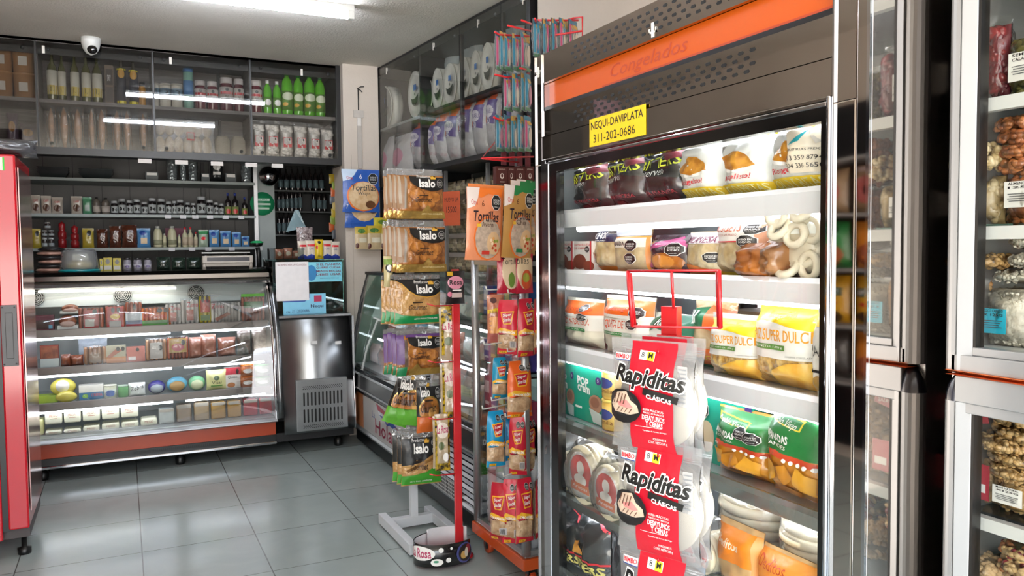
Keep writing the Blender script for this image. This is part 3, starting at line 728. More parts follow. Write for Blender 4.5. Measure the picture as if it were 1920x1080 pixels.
def bag(name, w, h, d, base, art=(), seed=0, parts=None, **k):
    bm_ = base if not isinstance(base, str) else film(base)
    o = pouch(w, h, d, bm_, art, seed, nu=k.pop('nu', 8), nv=k.pop('nv', 10), **k).build(name); return o
def lumps(name, w, h, d, m, n, r, seed=1, jit=.3, flat=1., filmm=None, core=None, part='contents', seal=.9, cull=True):
    "a see-through bag of loose pieces: film pouch with a mesh of pieces inside"
    rnd = random.Random(seed); b = MB(); ms = m if isinstance(m, list) else [m]
    if core: pouch(w*.95, h*.88, d*.80, core, (), seed, nu=6, nv=8, mb=b)
    for i in range(n):
        u, v = rnd.uniform(-1, 1), rnd.uniform(.03, .80); t = max(0, 1-abs(u)**3)**.6*min(1, v/.2, (1.0-v)/.25)**.5
        y = -d/2*t*(.72 if rnd.random() < .8 else rnd.uniform(-.8, .6))*.9
        R_ = Matrix.Rotation(rnd.uniform(0, PI), 3, 'Y') @ Matrix.Rotation(rnd.uniform(-.7, .7), 3, 'X'); q = r*rnd.uniform(1-jit, 1+jit)
        b.ell((u*(w/2-r), y, v*h+r*.4), (q*1.3 if flat != 1 else q, q*.62*flat if flat != 1 else q, q*.8 if flat != 1 else q), ms[rnd.randrange(len(ms))], 7, 5, R=R_)
    e = empty(name); c = b.build(part, e); tag(c, kind='stuff')
    pouch(w, h, d, filmm or BAGF, (), seed, top=.1, nu=8, nv=10, wr=.006).build('film', e)
    return e
K = ink('#111111'); Wt = ink('#f4f2ee'); REDI = ink('#c8202c')
# ================================================================ WALL CABINET CONTENTS
D1 = 6.34
SU, SL = 2.502, 2.176
wine = mat('pale_yellow_drink', '#b7b26a', rough=.1, coat=.6); neck = mat('dark_green_cap', '#2f3320', rough=.3)
def mk_wine(w, h): return bottle('wine_bottle', w, h, 'wine', mat('olive_glass', '#55562f', rough=.06, coat=.8), neck, matte('#d9d4c6'), [('r', 0, 0, 1, .38, ink('#c9b040')), ('t', '1.', .4, .12, .6, .32, K)], (.12, .58))
row(mk_wine, FAR, D1, SU, [(86, 106, 91), (107, 122, 94), (130, 147, 95), (151, 169, 97), (171, 190, 99)], 'green glass bottle with yellow label, {} of five on the cabinet shelf', 'bottle', 'labelled green bottles in the wall cabinet')
row(lambda w, h: boxpack('bottle_box', w, h, .06, '#6c5a48', [('r', .1, .5, .9, .9, matte('#3a2d28')), ('r', .1, .08, .9, .45, matte('#4d413c')), ('t', 'DRY', .3, .6, .7, .75, Wt)]), FAR, D1, SU, [(196, 212, 122)], 'narrow brown carton beside the green glass bottles', 'box')
def mk_amb(w, h): return bottle('spirit_bottle', w, h, 'wine', mat('amber_spirit', '#5c564c', rough=.1, coat=.6), neck, matte('#40404a'), [('e', .5, .85, .3, .13, ink('#c8952e')), ('r', 0, 0, 1, .08, ink('#e8d820')), ('r', 0, .95, 1, 1, ink('#e8d820'))], (.03, .72))
row(mk_amb, FAR, D1, SU, [(217, 235, 103), (240, 258, 107)], 'dark bottle with yellow bands on its label, {} of the pair in the wall cabinet', 'bottle', 'yellow banded bottles')
row(lambda w, h: bottle('jar', w, h, 'jar', matte('#c58a2a', .3), K), FAR, D1, SU, [(260, 273, 155)], 'small amber jar at the right end of the first glazed bay', 'jar')
ct = matte('#c9c2b4', .4)
row(lambda w, h: bottle('tin', w, h, 'can', ct, ct, matte('#7c97ab'), [('t', '3', .4, .2, .7, .8, K)], (.4, .8)), FAR, D1, SU, [(286, 298, 156), (299, 320, 157), (321, 342, 158)], 'pale food tin, {} of three beside the blue aerosol can', 'tin', 'pale tins in the wall cabinet')
row(lambda w, h: bottle('aerosol_can', w, h, 'can', matte('#7fb0a0', .3), matte('#3f78b8', .3), matte('#4f86bd'), (), (.35, .7)), FAR, D1, SU, [(343, 362, 129)], 'tall blue and green aerosol can in the middle cabinet bay', 'spray can')
jr = mat('dark_red_jam', '#5e1023', rough=.1, coat=.7)
row(lambda w, h: bottle('jam_jar', w, h, 'jar', jr, matte('#d8cfcc'), matte('#cfc6bd'), [('r', .1, .5, .9, .68, REDI), ('e', .5, .82, .1, .12, K), ('t', '%', .38, .12, .62, .42, K)], (.3, .72)), FAR, D1, SU, [(364, 386, 152), (387, 409, 154), (411, 437, 147), (438, 457, 149), (468, 491, 152)], 'dark red white labelled jar, {} of five on the cabinet shelf', 'jar', 'dark red jars in the wall cabinet')
gs = mat('green_soda', '#5fb32a', rough=.08, coat=.8); 
row(lambda w, h: bottle('soda_bottle', w, h, 'soda', gs, Wt, matte('#6e9a4a'), [('e', .5, .5, .3, .3, Wt)], (.2, .5)), FAR, D1, SU, [(493, 509, 151), (511, 527, 153)], 'small green soda bottle with white cap, {} of the two', 'bottle', 'small green soda bottles')
row(lambda w, h: bottle('soda_bottle', w, h, 'soda', gs, matte('#1f8f3c', .3), matte('#5f8a35'), [('e', .5, .72, .42, .2, ink('#dfe6c8')), ('e', .3, .3, .2, .1, ink('#d5a53a'))], (.12, .55)), FAR, D1, SU, [(527, 548, 134), (549, 568, 139), (569, 590, 138), (590, 609, 143)], 'large green soda bottle with green cap, {} of four in the wall cabinet', 'bottle', 'large green soda bottles')
# left bay: tan tubs
tub = mat('tan_tub', '#b98a5e', rough=.35, coat=.3)
def mk_tub(w, h):
    b = MB(); b.lathe([(0, 0), (w*.46, 0), (w*.49, h*.9), (w*.5, h*.9), (w*.5, h), (0, h)], tub, 20); o = b.build('food_tub')
    b = MB(); b.box(-w*.2, w*.2, -w*.51, -w*.48, h*.25, h*.6, matte('#cfc6bd')); b.build('label', o); return o
t_ = [(22, 65, 128, 2.40), (-8, 25, 132, 2.40), (23, 65, 90, 2.525), (-18, 20, 94, 2.525)]
zz = SU
def tubs():
    h = (FAR.at(44, 90, D1)[1]-SU)/2; w = FAR.at(65, 120, D1)[0]-FAR.at(23, 120, D1)[0]; f = None
    for i, (px, k) in enumerate(((44, 0), (44, 1), (2, 0), (2, 1))):
        x = FAR.at(px, 120, D1)[0]; L = 'tan plastic tub, %s one of the stack %s in the leftmost bay' % (('lower', 'upper')[k], ('beside the bay divider', 'at the picture edge')[i//2])
        if not f: f = mk_tub(w, h); f.location = (x, D1, SU); o = f
        else: o = dup(f, (x, D1, SU+k*h*1.001))
        tag(o, L, 'tub', 'stacked tan tubs')
tubs()
# cones in clear sleeves
def mk_cone(w, h):
    e = empty('wafer_cone_sleeve'); b = MB()
    b.lathe([(w*.08, 0), (w*.30, h*.30), (w*.36, h*.5), (w*.22, h*.78), (w*.04, h*.9), (0, h*.9)], mat('wafer', '#c08a62', rough=.5, var=.2, vscale=40), 12); b.build('cones', e)
    pouch(w*1.05, h, w*.7, BAGF, (), 3, nu=6, nv=8).build('film', e); return e
row(mk_cone, FAR, 6.36, SL, [(86, 104, 194), (108, 130, 193), (134, 156, 196), (164, 178, 197), (180, 200, 197), (209, 228, 199), (229, 246, 200), (260, 276, 205)], 'clear sleeve of tan wafer cones, {} of eight on the lower cabinet shelf', 'wafer cones', 'wafer cones in clear sleeves')
# balls of bread in clear bag
bn = mat('pale_bun', '#c9ab84', rough=.6, var=.25, vscale=30, bump=.4, bscale=30)
def mk_bun(w, h): b = MB(); b.ell((0, 0, h/2), (w*.53, w*.5, h*.53), bn, 14, 8); return b.build('pale_ball')
for k, (yt, zb) in enumerate(((256, SL), (231, None))):
    if zb is None: zb = FAR.at(340, 255, 6.33)[1]
    row(mk_bun, FAR, 6.33, zb, [(291+i*17.5, 309+i*17.5, yt+i*.3) for i in range(6)], 'pale yellow ball in the clear bag, %s row, {} of six' % ('lower', 'upper')[k], 'bread roll', 'pale balls stacked in the clear bag')
xa = FAR.at(288, 250, 6.28)[0]; xb = FAR.at(403, 250, 6.28)[0]
pouch(xb-xa, .24, .02, BAGF, [('r', .53, .38, .66, .62, REDI), ('r', .54, .42, .65, .60, ink('#b8a9a2'))], 5, nu=8, nv=6, wr=.01).build('clear_bag', None, ((xa+xb)/2, 6.262, SL), 0, 'large clear bag with red edged tag over the pale balls', 'bag')
tw = mat('cotton_twine', '#c9bfae', rough=.8, bump=1, bscale=60, aniso=(1, 1, 6), var=.2, vscale=60)
row(lambda w, h: MB().lathe([(0, 0), (w*.35, 0), (w*.5, h*.2), (w*.5, h*.8), (w*.35, h), (0, h)], tw, 18).build('twine_ball'), FAR, 6.34, SL, [(403, 431, 256), (433, 460, 257)], 'ball of white cotton twine, {} of the pair in the cabinet', 'twine', 'balls of twine')
wm = mat('white_marshmallow', '#e6e0d8', rough=.6)
def mk_marsh(w, h):
    e = lumps('marshmallow_bag', w, h, w*.9, wm, 60, .016, 4, core=wm); b = MB(); b.box(-w*.30, w*.32, -w*.47, -w*.46, h*.28, h*.55, REDI); b.box(-w*.26, w*.28, -w*.475, -w*.465, h*.37, h*.53, matte('#d8cfcb')); b.box(w*.1, w*.2, -w*.48, -w*.47, h*.46, h*.52, K); b.build('tag', e); return e
row(mk_marsh, FAR, 6.33, SL, [(471, 496, 225), (497, 523, 226), (524, 549, 228), (550, 575, 229), (577, 600, 232), (601, 625, 236)], 'red tagged bag of white puffs, {} of six in the cabinet', 'bag', 'bags of white puffs')
row(lambda w, h: bag('snack_bag', w, h, .08, '#6b5a66', [('e', .5, .6, .3, .15, ink('#a87a4a'))], 8), FAR, 6.4, SL, [(12, 34, 212), (37, 70, 232)], 'dull purple bag low in the leftmost bay, {} of two', 'bag', 'purple bags in the leftmost bay')

# ================================================================ BACK SHELVES
DB = 6.93; S1, S2, S3 = 2.023, 1.753, 1.496
tr = mat('black_tray', '#23292a', rough=.25, var=.2)
def mk_tray(w, h):
    b = MB(); n = 14
    for k in range(3): b.add([(x*s, y*s*.6, z+k*h*.2) for s, z in ((.36*w, 0), (.5*w, h*.6)) for x, y in ((-1, -1), (1, -1), (1, 1), (-1, 1))], [(0, 1, 2, 3), (0, 1, 5, 4), (1, 2, 6, 5), (2, 3, 7, 6), (3, 0, 4, 7)], tr)
    return b.build('oven_tray')
row(mk_tray, FAR, DB, S1, [(70, 130, 314), (148, 213, 318)], 'stack of dark foil trays on the top back shelf, {} of two', 'tray', 'foil trays on the top back shelf')
foil = mat('foil_cups', '#a7b1b4', rough=.25, metal=.6, bump=.8, bscale=50, var=.4, vscale=40)
def mk_stack(w, h): return MB().lathe([(0, 0), (w*.36, 0), (w*.42, h*.15), (w*.38, h*.2), (w*.44, h*.4), (w*.4, h*.45), (w*.46, h*.7), (w*.42, h*.75), (w*.5, h), (0, h)], foil, 14).build('cup_stack')
row(mk_stack, FAR, DB, S1, [(310, 334, 297), (336, 350, 300), (351, 372, 299), (449, 473, 304)], 'silvery stack of disposable cups on the top back shelf, {} of four', 'cups', 'stacks of cups')
row(lambda w, h: boxpack('small_carton', w, h, .1, '#4b5355', [('r', .1, .6, .9, .9, Wt)]), FAR, DB, S1, [(273, 297, 322), (378, 393, 325), (423, 443, 325)], 'small grey pack on the top back shelf, {} of three', 'box', 'small grey packs')
row(lambda w, h: bag('napkin_bag', w, h, .08, '#15181a', [('e', .5, .7, .3, .14, Wt), ('r', .2, .35, .8, .48, Wt)], 2), FAR, DB, S1, [(393, 418, 302)], 'black bag with white print on the top back shelf', 'bag')
def pch(base, art, nm='pouch'): return lambda w, h: bag(nm, w, h, w*.4, base, art, 3, top=.1)
row(pch('#b6aca0', [('e', .5, .35, .35, .2, ink('#5a3a2a')), ('t', 'CAFE', .25, .65, .75, .78, REDI)]), FAR, DB, S2, [(58, 76, 366), (77, 96, 367), (97, 118, 370), (133, 154, 368)], 'pale pouch with a brown print on the second back shelf, {} of four', 'pouch', 'pale pouches')
row(pch('#4f8f6a', [('r', .2, .2, .8, .55, ink('#9fb0a8'))]), FAR, DB, S2, [(155, 172, 370)], 'green pouch on the second back shelf beside the jars', 'pouch')
row(lambda w, h: bottle('sauce_bottle', w, h, 'soda', matte('#6d665e', .2), K, matte('#b8b0a8')), FAR, DB, S2, [(174, 188, 370), (190, 206, 371)], 'clear capped bottle left of the dark jars, {} of two', 'bottle', 'clear bottles')
dk = mat('dark_jar_glass', '#1f1a1c', rough=.08, coat=.8)
row(lambda w, h: bottle('preserve_jar', w, h, 'jar', dk, matte('#b3b6b8', .3), matte('#b9bfc0'), [('e', .35, .5, .15, .25, K), ('e', .7, .45, .12, .2, K)], (.12, .62)), FAR, DB, S2, [(208, 221, 377), (222, 236, 373), (237, 249, 376), (250, 264, 374), (265, 277, 379), (278, 293, 372), (295, 310, 373), (311, 322, 378), (323, 331, 377), (331, 345, 375), (347, 357, 380), (358, 367, 381), (369, 386, 369), (387, 400, 375), (401, 410, 380), (411, 420, 382)], 'pale labelled dark preserve jar on the back shelf, {} of sixteen', 'jar', 'row of preserve jars')
row(lambda w, h: bottle('syrup_bottle', w, h, 'wine', dk, matte('#2c3f8f', .3), matte('#8f9a5a'), [('e', .5, .4, .25, .3, REDI)], (.05, .4)), FAR, DB, S2, [(421, 433, 362), (434, 447, 362), (453, 464, 370)], 'blue capped dark bottle ending the jar shelf, {} of three', 'bottle', 'blue capped bottles')
row(pch('#a38f2a', [('e', .6, .75, .2, .15, K)]), FAR, DB, S3, [(59, 77, 429), (154, 176, 428)], 'yellow pouch on the third back shelf, {} of two', 'pouch', 'yellow pouches')
jj = lambda w, h: bottle('spice_jar', w, h, 'jar', matte('#3a3230', .2), matte('#c9cccd', .3), matte('#a9b0b2'))
zj = FAR.at(90, 432, DB)[1]; zk = FAR.at(90, 444, DB)[1]; zt = FAR.at(90, 430, DB)[1]
f = row(jj, FAR, DB, S3, [(79, 89, 446), (91, 102, 446)], 'small white capped jar at the bottom of the pyramid, {} of two', 'jar', 'pyramid of spice jars')
row(jj, FAR, DB, zk, [(79, 89, 432), (91, 102, 432)], 'small white capped jar in the middle of the pyramid, {} of two', 'jar', 'pyramid of spice jars')
row(jj, FAR, DB, zt, [(84, 95, 417)], 'small white capped jar topping the pyramid', 'jar', 'pyramid of spice jars')
rs = matte('#8f1a1e', .3)
row(lambda w, h: MB().lathe([(0, 0), (w*.5, 0), (w*.5, h*.28), (w*.35, h*.32), (w*.5, h*.36), (w*.5, h*.6), (w*.3, h*.64), (w*.4, h*.7), (w*.4, h*.9), (w*.2, h*.95), (0, h)], rs, 14).build('red_tub_stack'), FAR, DB, S3, [(108, 124, 415), (132, 148, 422)], 'stack of red lidded tubs on the third back shelf, {} of two', 'tub', 'red tub stacks')
bb = mat('brown_nut_bag', '#5b2f1f', rough=.2, coat=.6, bump=.8, bscale=30, var=.5, vscale=30)
row(lambda w, h: bag('brown_bag', w, h, w*.5, bb, (), 4), FAR, DB, S3, [(181, 202, 430), (205, 227, 424), (228, 257, 422)], 'shiny brown bag of nuts on the third back shelf, {} of three', 'bag', 'brown nut bags')
row(pch('#4a7fae', [('r', .25, .2, .75, .5, ink('#c9b08a')), ('e', .4, .75, .25, .12, ink('#1d3f8f'))]), FAR, DB, S3, [(257, 282, 428), (392, 411, 431), (413, 433, 433), (435, 452, 435), (453, 468, 443)], 'blue and white pouch on the third back shelf, {} of five', 'pouch', 'blue pouches')
jg = mat('milky_jug', '#b9b596', rough=.3)
row(lambda w, h: bottle('plastic_jug', w, h, 'jug', jg, matte('#a8a8a0'), matte('#85856a'), (), (.12, .35)), FAR, DB, S3, [(287, 304, 424), (305, 312, 438), (314, 331, 424), (333, 339, 440)], 'milky plastic jug on the third back shelf, {} of four', 'jug', 'plastic jugs')
row(lambda w, h: bottle('sauce_bottle', w, h, 'wine', jg, REDI, matte('#b5a58f'), (), (.1, .5)), FAR, DB, S3, [(341, 352, 426), (352, 362, 426), (363, 371, 435)], 'small red capped sauce bottle on the third back shelf, {} of three', 'bottle', 'red capped sauce bottles')
row(pch('#8fa08c', [('r', 0, .75, 1, .95, ink('#1f7a3c')), ('e', .5, .5, .25, .1, REDI)]), FAR, DB, S3, [(372, 390, 431)], 'pale pouch with green top among the sauce bottles', 'pouch')
tw2 = MB(); tw2.box(.33, .50, 7.285, 7.29, 1.585, 1.66, matte('#a86a80')); tw2.build('pink_notice', None, None, 0, 'faded pink notice on the back wall between the shelves', 'notice')
# steel bowl hanging
bx_, bz_ = FAR.at(506, 329, 6.75)
b = MB(); b.lathe([(.0, .05), (.045, .05), (.06, .02), (.075, .012), (.082, 0), (.082, -.003), (.07, .006), (.05, .02), (.0, .055)], CHROME, 24, T=Matrix.Rotation(PI/2, 4, 'X') @ Matrix.Rotation(0, 4, 'X'))
b.build('steel_bowl', None, (bx_, 6.80, bz_), 0, 'shiny steel bowl hanging above the grey partition', 'bowl')
# ================================================================ ON THE FAR COUNTER
ZC = 1.326
for i in range(6):
    b = MB(); w = .085; m1 = matte('#1d1d20', .3) if i % 2 else mat('pink_meat', '#c79a8a', rough=.3, coat=.5, var=.3, vscale=30)
    b.ell((0, 0, .014), (w, .08, .018), m1, 16, 6); b.build('meat_tray', None, (-.452+.008*((i*7) % 3), 6.3, ZC+.001+i*.0285), 0, 'flat packed tray in the counter pile, %s' % ('lowest of six', 'second from below', 'third from below', 'third from top', 'second from top', 'topmost of six')[i], 'packed tray', 'pile of packed trays')
dx0, dx1 = FAR.at(106, 500, 6.3)[0], FAR.at(190, 500, 6.3)[0]; dc = (dx0+dx1)/2; dr = (dx1-dx0)/2
e = empty('cake_dome', (dc, 6.3, ZC), 0, 'translucent cake dome on a teal plate on the far counter', 'cake dome')
b = MB(); b.lathe([(0, 0), (dr*.95, 0), (dr, .012), (dr*.9, .018), (0, .012)], mat('teal_plate', '#17929a', rough=.3, coat=.4), 28); b.build('plate', e)
b = MB(); b.lathe([(dr*.9, .018), (dr*.88, .06), (dr*.8, .14), (dr*.68, .155), (0, .16)], clear('dome_plastic', (.85, .9, .92), .03, haze=.38, hazecol=(.55, .58, .6)), 28); b.build('dome', e)
b = MB(); b.lathe([(0, .0), (dr*.72, .0), (dr*.72, .045), (dr*.3, .055), (0, .055)], mat('yellow_cheese', '#dcbf6a', rough=.5), 24); b.build('round_cheese', None, (dc, 6.3, ZC+.02), 0, 'yellow cheese wheel under the translucent dome', 'cheese')
b = MB(); b.box(-.05, .05, -.05, .05, 0, .05, matte('#dcd6c4')); b.build('cheese_block', None, (dc+.01, 6.3, ZC+.077), 0, 'white cheese block on the yellow wheel under the dome', 'cheese', bev=.008)
row(lambda w, h: boxpack('yellow_carton', w, h, .05, '#b5a52a', [('e', .5, .7, .25, .18, K), ('r', .1, .1, .9, .4, ink('#a9a79a'))]), FAR, 6.36, ZC, [(187, 193, 485), (194, 210, 483), (212, 227, 484)], 'yellow carton on the counter behind the dome, {} of three', 'carton', 'yellow cartons')
row(lambda w, h: bottle('tin', w, h, 'jar', matte('#8a8792', .3), K, matte('#b5b3bd'), [('e', .5, .5, .2, .3, ink('#554a7a'))]), FAR, 6.36, ZC, [(231, 246, 483), (250, 266, 483), (270, 284, 483)], 'grey and lilac tin on the far counter, {} of three', 'tin', 'lilac tins')
row(lambda w, h: bag('herb_bag', w, h, .05, mat('dark_herbs', '#22332a', rough=.25, coat=.5, bump=.8, bscale=30, var=.5, vscale=30), (), 5), FAR, 6.36, ZC, [(293, 320, 482), (322, 348, 483), (350, 378, 483)], 'dark green shiny bag on the far counter, {} of three', 'bag', 'dark herb bags')
# scale
sx0, sx1 = FAR.at(379, 490, 6.25)[0], FAR.at(474, 490, 6.25)[0]; sw = sx1-sx0
e = empty('weighing_scale', ((sx0+sx1)/2, 6.27, ZC), 0, 'pale weighing scale standing on the far counter', 'scale'); sg = matte('#b9b1a8', .4)
b = MB(); b.box(-sw*.46, sw*.46, -.02, .2, .02, .085, sg); b.build('body', e, bev=.006)
b = MB(); b.box(-sw*.5, sw*.5, -.04, .0, .045, .10, sg); bb_ = b.build('display_panel', e, bev=.005); b = MB(); b.box(-sw*.41, sw*.43, -.042, -.038, .06, .088, matte('#33333c', .3)); b.build('display', bb_)
for s in (-1, 1): b = MB(); b.lathe([(0, 0), (.014, 0), (.012, .05), (0, .05)], sg, 10, c=(s*sw*.46, -.02, 0)); b.build('foot', e)
b = MB(); b.box(-sw*.5, sw*.46, .0, .26, .118, .126, STEEL); b.tube([(-sw*.4, .1, .08), (-sw*.4, .1, .12)], .01, STEEL); b.tube([(sw*.4, .1, .08), (sw*.4, .1, .12)], .01, STEEL); b.build('pan', e)
# barcode scanner on its stand
e = empty('barcode_scanner', (FAR.at(486, 500, 6.25)[0], 6.25, ZC), 0, 'black and green barcode scanner on its stand beside the scale', 'scanner')
b = MB(); b.tube([(0, 0, 0), (.0, 0, .10), (-.01, -.01, .16)], .018, BLACK, 10); b.lathe([(0, 0), (.05, 0), (.04, .012), (0, .014)], BLACK, 16); b.build('stand', e)
b = MB(); b.ell((-.015, -.02, .185), (.045, .05, .022), BLACK, 14, 8); b.ell((-.015, -.02, .197), (.048, .052, .014), mat('green_rubber', '#1fa060', rough=.5), 14, 8); b.build('head', e)
b = MB(); b.tube([(.03, 0, .08), (.06, 0, .03), (.05, .0, .01), (-.02, -.03, .006), (-.05, -.05, .004)], .0035, matte('#9aa0a0'), 6); b.build('cable', e)
# acrylic box and pouches on the glass box
e = empty('acrylic_tray', (FAR.at(537, 480, 6.05)[0], 6.08, 1.394), 0, 'clear acrylic box of small packets on the glass box', 'acrylic box'); aw = .125
b = MB(); A_ = clear('acrylic', (.85, .88, .88), .06)
b.box(-aw, aw, -.05, -.047, 0, .085, A_); b.box(-aw, aw, .047, .05, 0, .085, A_); b.box(-aw, -aw+.003, -.05, .05, 0, .085, A_); b.box(aw-.003, aw, -.05, .05, 0, .085, A_); b.box(-aw, aw, -.05, .05, 0, .003, A_); b.build('box', e)
row(lambda w, h: bag('sweet_packet', w, h, .03, '#a86a52', [('e', .5, .5, .3, .2, ink('#d9c9b5'))], 6), FAR, 6.08, 1.399, [(516, 531, 467), (532, 548, 465), (549, 562, 470)], 'small brown packet in the acrylic box, {} of three', 'packet', 'packets in the acrylic box')
row(lambda w, h: bag('coffee_pouch', w, h, w*.4, '#cfc4b4', [('r', .15, .68, .85, .80, REDI), ('t', 'CAFE', .3, .5, .7, .6, ink('#3a3a8a')), ('p', [(0, 0), (1, 0), (1, .12), (.5, .28), (0, .12)], ink('#2b3f9a'))], 4), FAR, 6.06, 1.394, [(558, 577, 452), (572, 594, 451), (603, 623, 451), (619, 637, 453)], 'cream and blue pouch on the glass box, {} of four', 'pouch', 'cream pouches')
row(lambda w, h: bag('yellow_pouch', w, h, w*.5, '#d9b91f', [('e', .5, .85, .2, .08, K), ('t', 'SAL', .3, .1, .8, .2, K), ('e', .2, .6, .12, .1, REDI)], 4), FAR, 6.03, 1.394, [(590, 606, 449)], 'yellow pouch standing between the cream pouches', 'pouch')
row(lambda w, h: bag('sweet_bag', w, h, w*.3, mat('dark_candy', '#4a3a3e', rough=.15, coat=.8, bump=.8, bscale=40, var=.5, vscale=60, col2='#a89a9a'), (), 9), FAR, 6.12, 1.394, [(556, 586, 426)], 'clear bag of dark sweets behind the cream pouches', 'bag')
# store room stock
for zn, (z, spans) in enumerate(((1.80, [(519+i*8, 526+i*8, 347-i*2) for i in range(6)]), (1.60, [(519+i*9, 527+i*9, 392-i*1) for i in range(5)]), (1.80, [(584, 592, 346), (594, 603, 348), (604, 612, 350)]), (1.98, [(521+i*11, 530+i*11, 312) for i in range(8)]))):
    row(lambda w, h: bottle('dark_bottle', w, h, 'wine', dk, K, matte('#56696e'), (), (.12, .45)), FAR, 7.08, z, spans, 'pale labelled dark bottle in the store room, %s, {} of %d' % (('third deck', 'second deck', 'doorway deck', 'top deck')[zn], len(spans)), 'bottle', 'store room bottles')
b = MB(); b.add([(-.01, 0, .2), (.02, -.01, .2), (-.09, -.03, .02), (.07, -.03, .06), (-.08, .03, 0), (.06, .03, .0)], [(0, 1, 3, 2), (0, 2, 4), (1, 3, 5), (2, 3, 5, 4), (0, 1, 5, 4)], clear('blue_thin_bag', (.5, .6, .65), .04, haze=.6, hazecol=(.32, .5, .56), bump=.8)); 
b.build('carrier_bag', None, (FAR.at(556, 440, 6.6)[0], 6.6, FAR.at(556, 440, 6.6)[1]), 0, 'pale blue carrier bag hanging in the store room opening', 'carrier bag')
hx = [matte(c, .3) for c in ('#a8902a', '#7a8a3a', '#b3562a', '#5a5f66', '#b09a5a')]
for i in range(9):
    px, py = 622+((i*5) % 7), 330+i*13; x, z = FAR.at(px, py, 6.45)
    pouch(.05, .075, .015, hx[i % 5], (), i, nu=5, nv=5).build('snack_sachet', None, (x, 6.45, z-.06), .3, 'small hanging sachet on the strip at the store room opening, %s' % (('top', 'second from top', 'third from top', 'fourth from top', 'middle one', 'fourth from bottom', 'third from bottom', 'second from bottom', 'bottom')[i]), 'sachet', 'hanging strip of sachets')
b = MB(); b.box(-.004, .004, 6.468, 6.471, 1.40, 2.12, BLACK); b.build('hanging_strip', None, (FAR.at(624, 380, 6.47)[0], 0, 0), 0, 'thin strip that holds the sachets at the store room opening', 'strip')
# ================================================================ FAR COUNTER STOCK
R1, R2, R3, R4 = .952, .715, .487, .285
meat = mat('pink_sausage', '#b5674f', rough=.3, coat=.5, var=.25, vscale=18); bmeat = mat('brown_meat', '#6b3526', rough=.3, coat=.5, var=.4, vscale=25, col2='#9a5a3c')
def sausages(w, h, m, art, d=.05):
    b = MB(); n = max(3, int(w/.022))
    for i in range(n):
        x = -w/2+w*(i+.5)/n; b.lathe([(0, 0), (w/n*.4, h*.02), (w/n*.52, h*.1), (w/n*.52, h*.9), (w/n*.4, h*.98), (0, h)], m, 8, c=(x, 0, 0))
    flat_art(b, art, -w/2, w/2, 0, h, -w/n*.56, off=.001); e = empty('sausage_pack'); b.build('sausages', e)
    pouch(w*1.06, h*1.06, d, BAGF, (), 7, nu=6, nv=6).build('film', e); return e
def sa(m, art): return lambda w, h: sausages(w, h, m, art)
oc = lambda x, y, s=.1: [('o', x, y, s, s*1.3, K)]
C1 = 5.99
def one(mk, x0, x1, yt, L, cat, z=R1, d=C1): return row(mk, FAR, d, z, [(x0, x1, yt)], L, cat)[0]
one(lambda w, h: boxpack('meat_carton', w, h, .08, '#6a3040', [('r', .06, .1, .8, .7, ink('#3c2420')), ('r', .72, .1, .92, .35, ink('#5aa0c0'))]), 65, 101, 592, 'dark pink carton at the far end of the top counter shelf', 'carton')
def mtray(w, h):
    b = MB(); b.box(-w/2, w/2, 0, .06, 0, h*.25, matte('#e6e6e2')); b.ell((0, .03, h*.5), (w*.45, .03, h*.45), bmeat, 12, 6); b.ell((0, .0, h*.35), (w*.4, .012, h*.2), matte('#c9aaa0'), 10, 5); return b.build('meat_tray')
one(mtray, 107, 146, 589, 'white foam tray of brown meat on the top counter shelf, lower one', 'meat tray')
row(mtray, FAR, C1, FAR.at(128, 588, C1)[1], [(112, 150, 570)], 'white foam tray of meat stacked on another in the top counter row', 'meat tray')
one(sa(meat, [('r', .2, .03, .8, .9, ink('#b02a2c')), ('r', .25, .1, .62, .45, ink('#c9c5be'))]+oc(.65, .8)), 147, 194, 577, 'sausage pack with a plain red label, near the left of the top counter shelf', 'sausages')
one(sa(meat, [('r', .08, .0, .92, .95, ink('#b3262a')), ('e', .5, .5, .25, .12, ink('#e6b82a')), ('r', .2, .02, .8, .3, ink('#bdbab8'))]+oc(.4, .8)+oc(.68, .8)), 197, 234, 573, 'red sausage pack with a yellow oval on the top counter shelf', 'sausages')
one(sa(meat, [('r', 0, .25, 1, .55, ink('#c9d0d8')), ('r', 0, .0, 1, .1, ink('#aa2a3c')), ('r', 0, .1, 1, .25, ink('#39507f'))]+oc(.55, .8)), 235, 266, 566, 'striped white blue and red sausage pack in the counter', 'sausages')
one(sa(mat('orange_pack', '#d56a1f', rough=.3, coat=.5), [('r', 0, 0, .85, .3, ink('#3f8f2a')), ('t', 'RANCHERA', .08, .42, .8, .62, REDI)]+oc(.6, .85)+oc(.82, .85)), 264, 322, 577, 'wide orange sausage pack with a green foot in the counter', 'sausages')
row(sa(mat('white_pack', '#d0cbc6', rough=.3, coat=.5), [('r', .3, .15, .7, .6, ink('#a84a3a')), ('t', 'Zenu', .35, .7, .95, .9, REDI)]), FAR, C1, R1, [(310, 339, 570), (339, 372, 562)], 'pale grey and red sausage pack in the counter middle, {} of two', 'sausages', 'pale sausage packs')
one(sa(mat('yellow_pack', '#c8b42a', rough=.3, coat=.5), [('r', .1, .4, .9, .85, ink('#c03a1f')), ('r', .1, .1, .9, .3, ink('#5a7a2a'))]+oc(.3, .9, .12)+oc(.7, .9, .12)), 373, 395, 555, 'narrow tall yellow sausage pack in the counter', 'sausages')
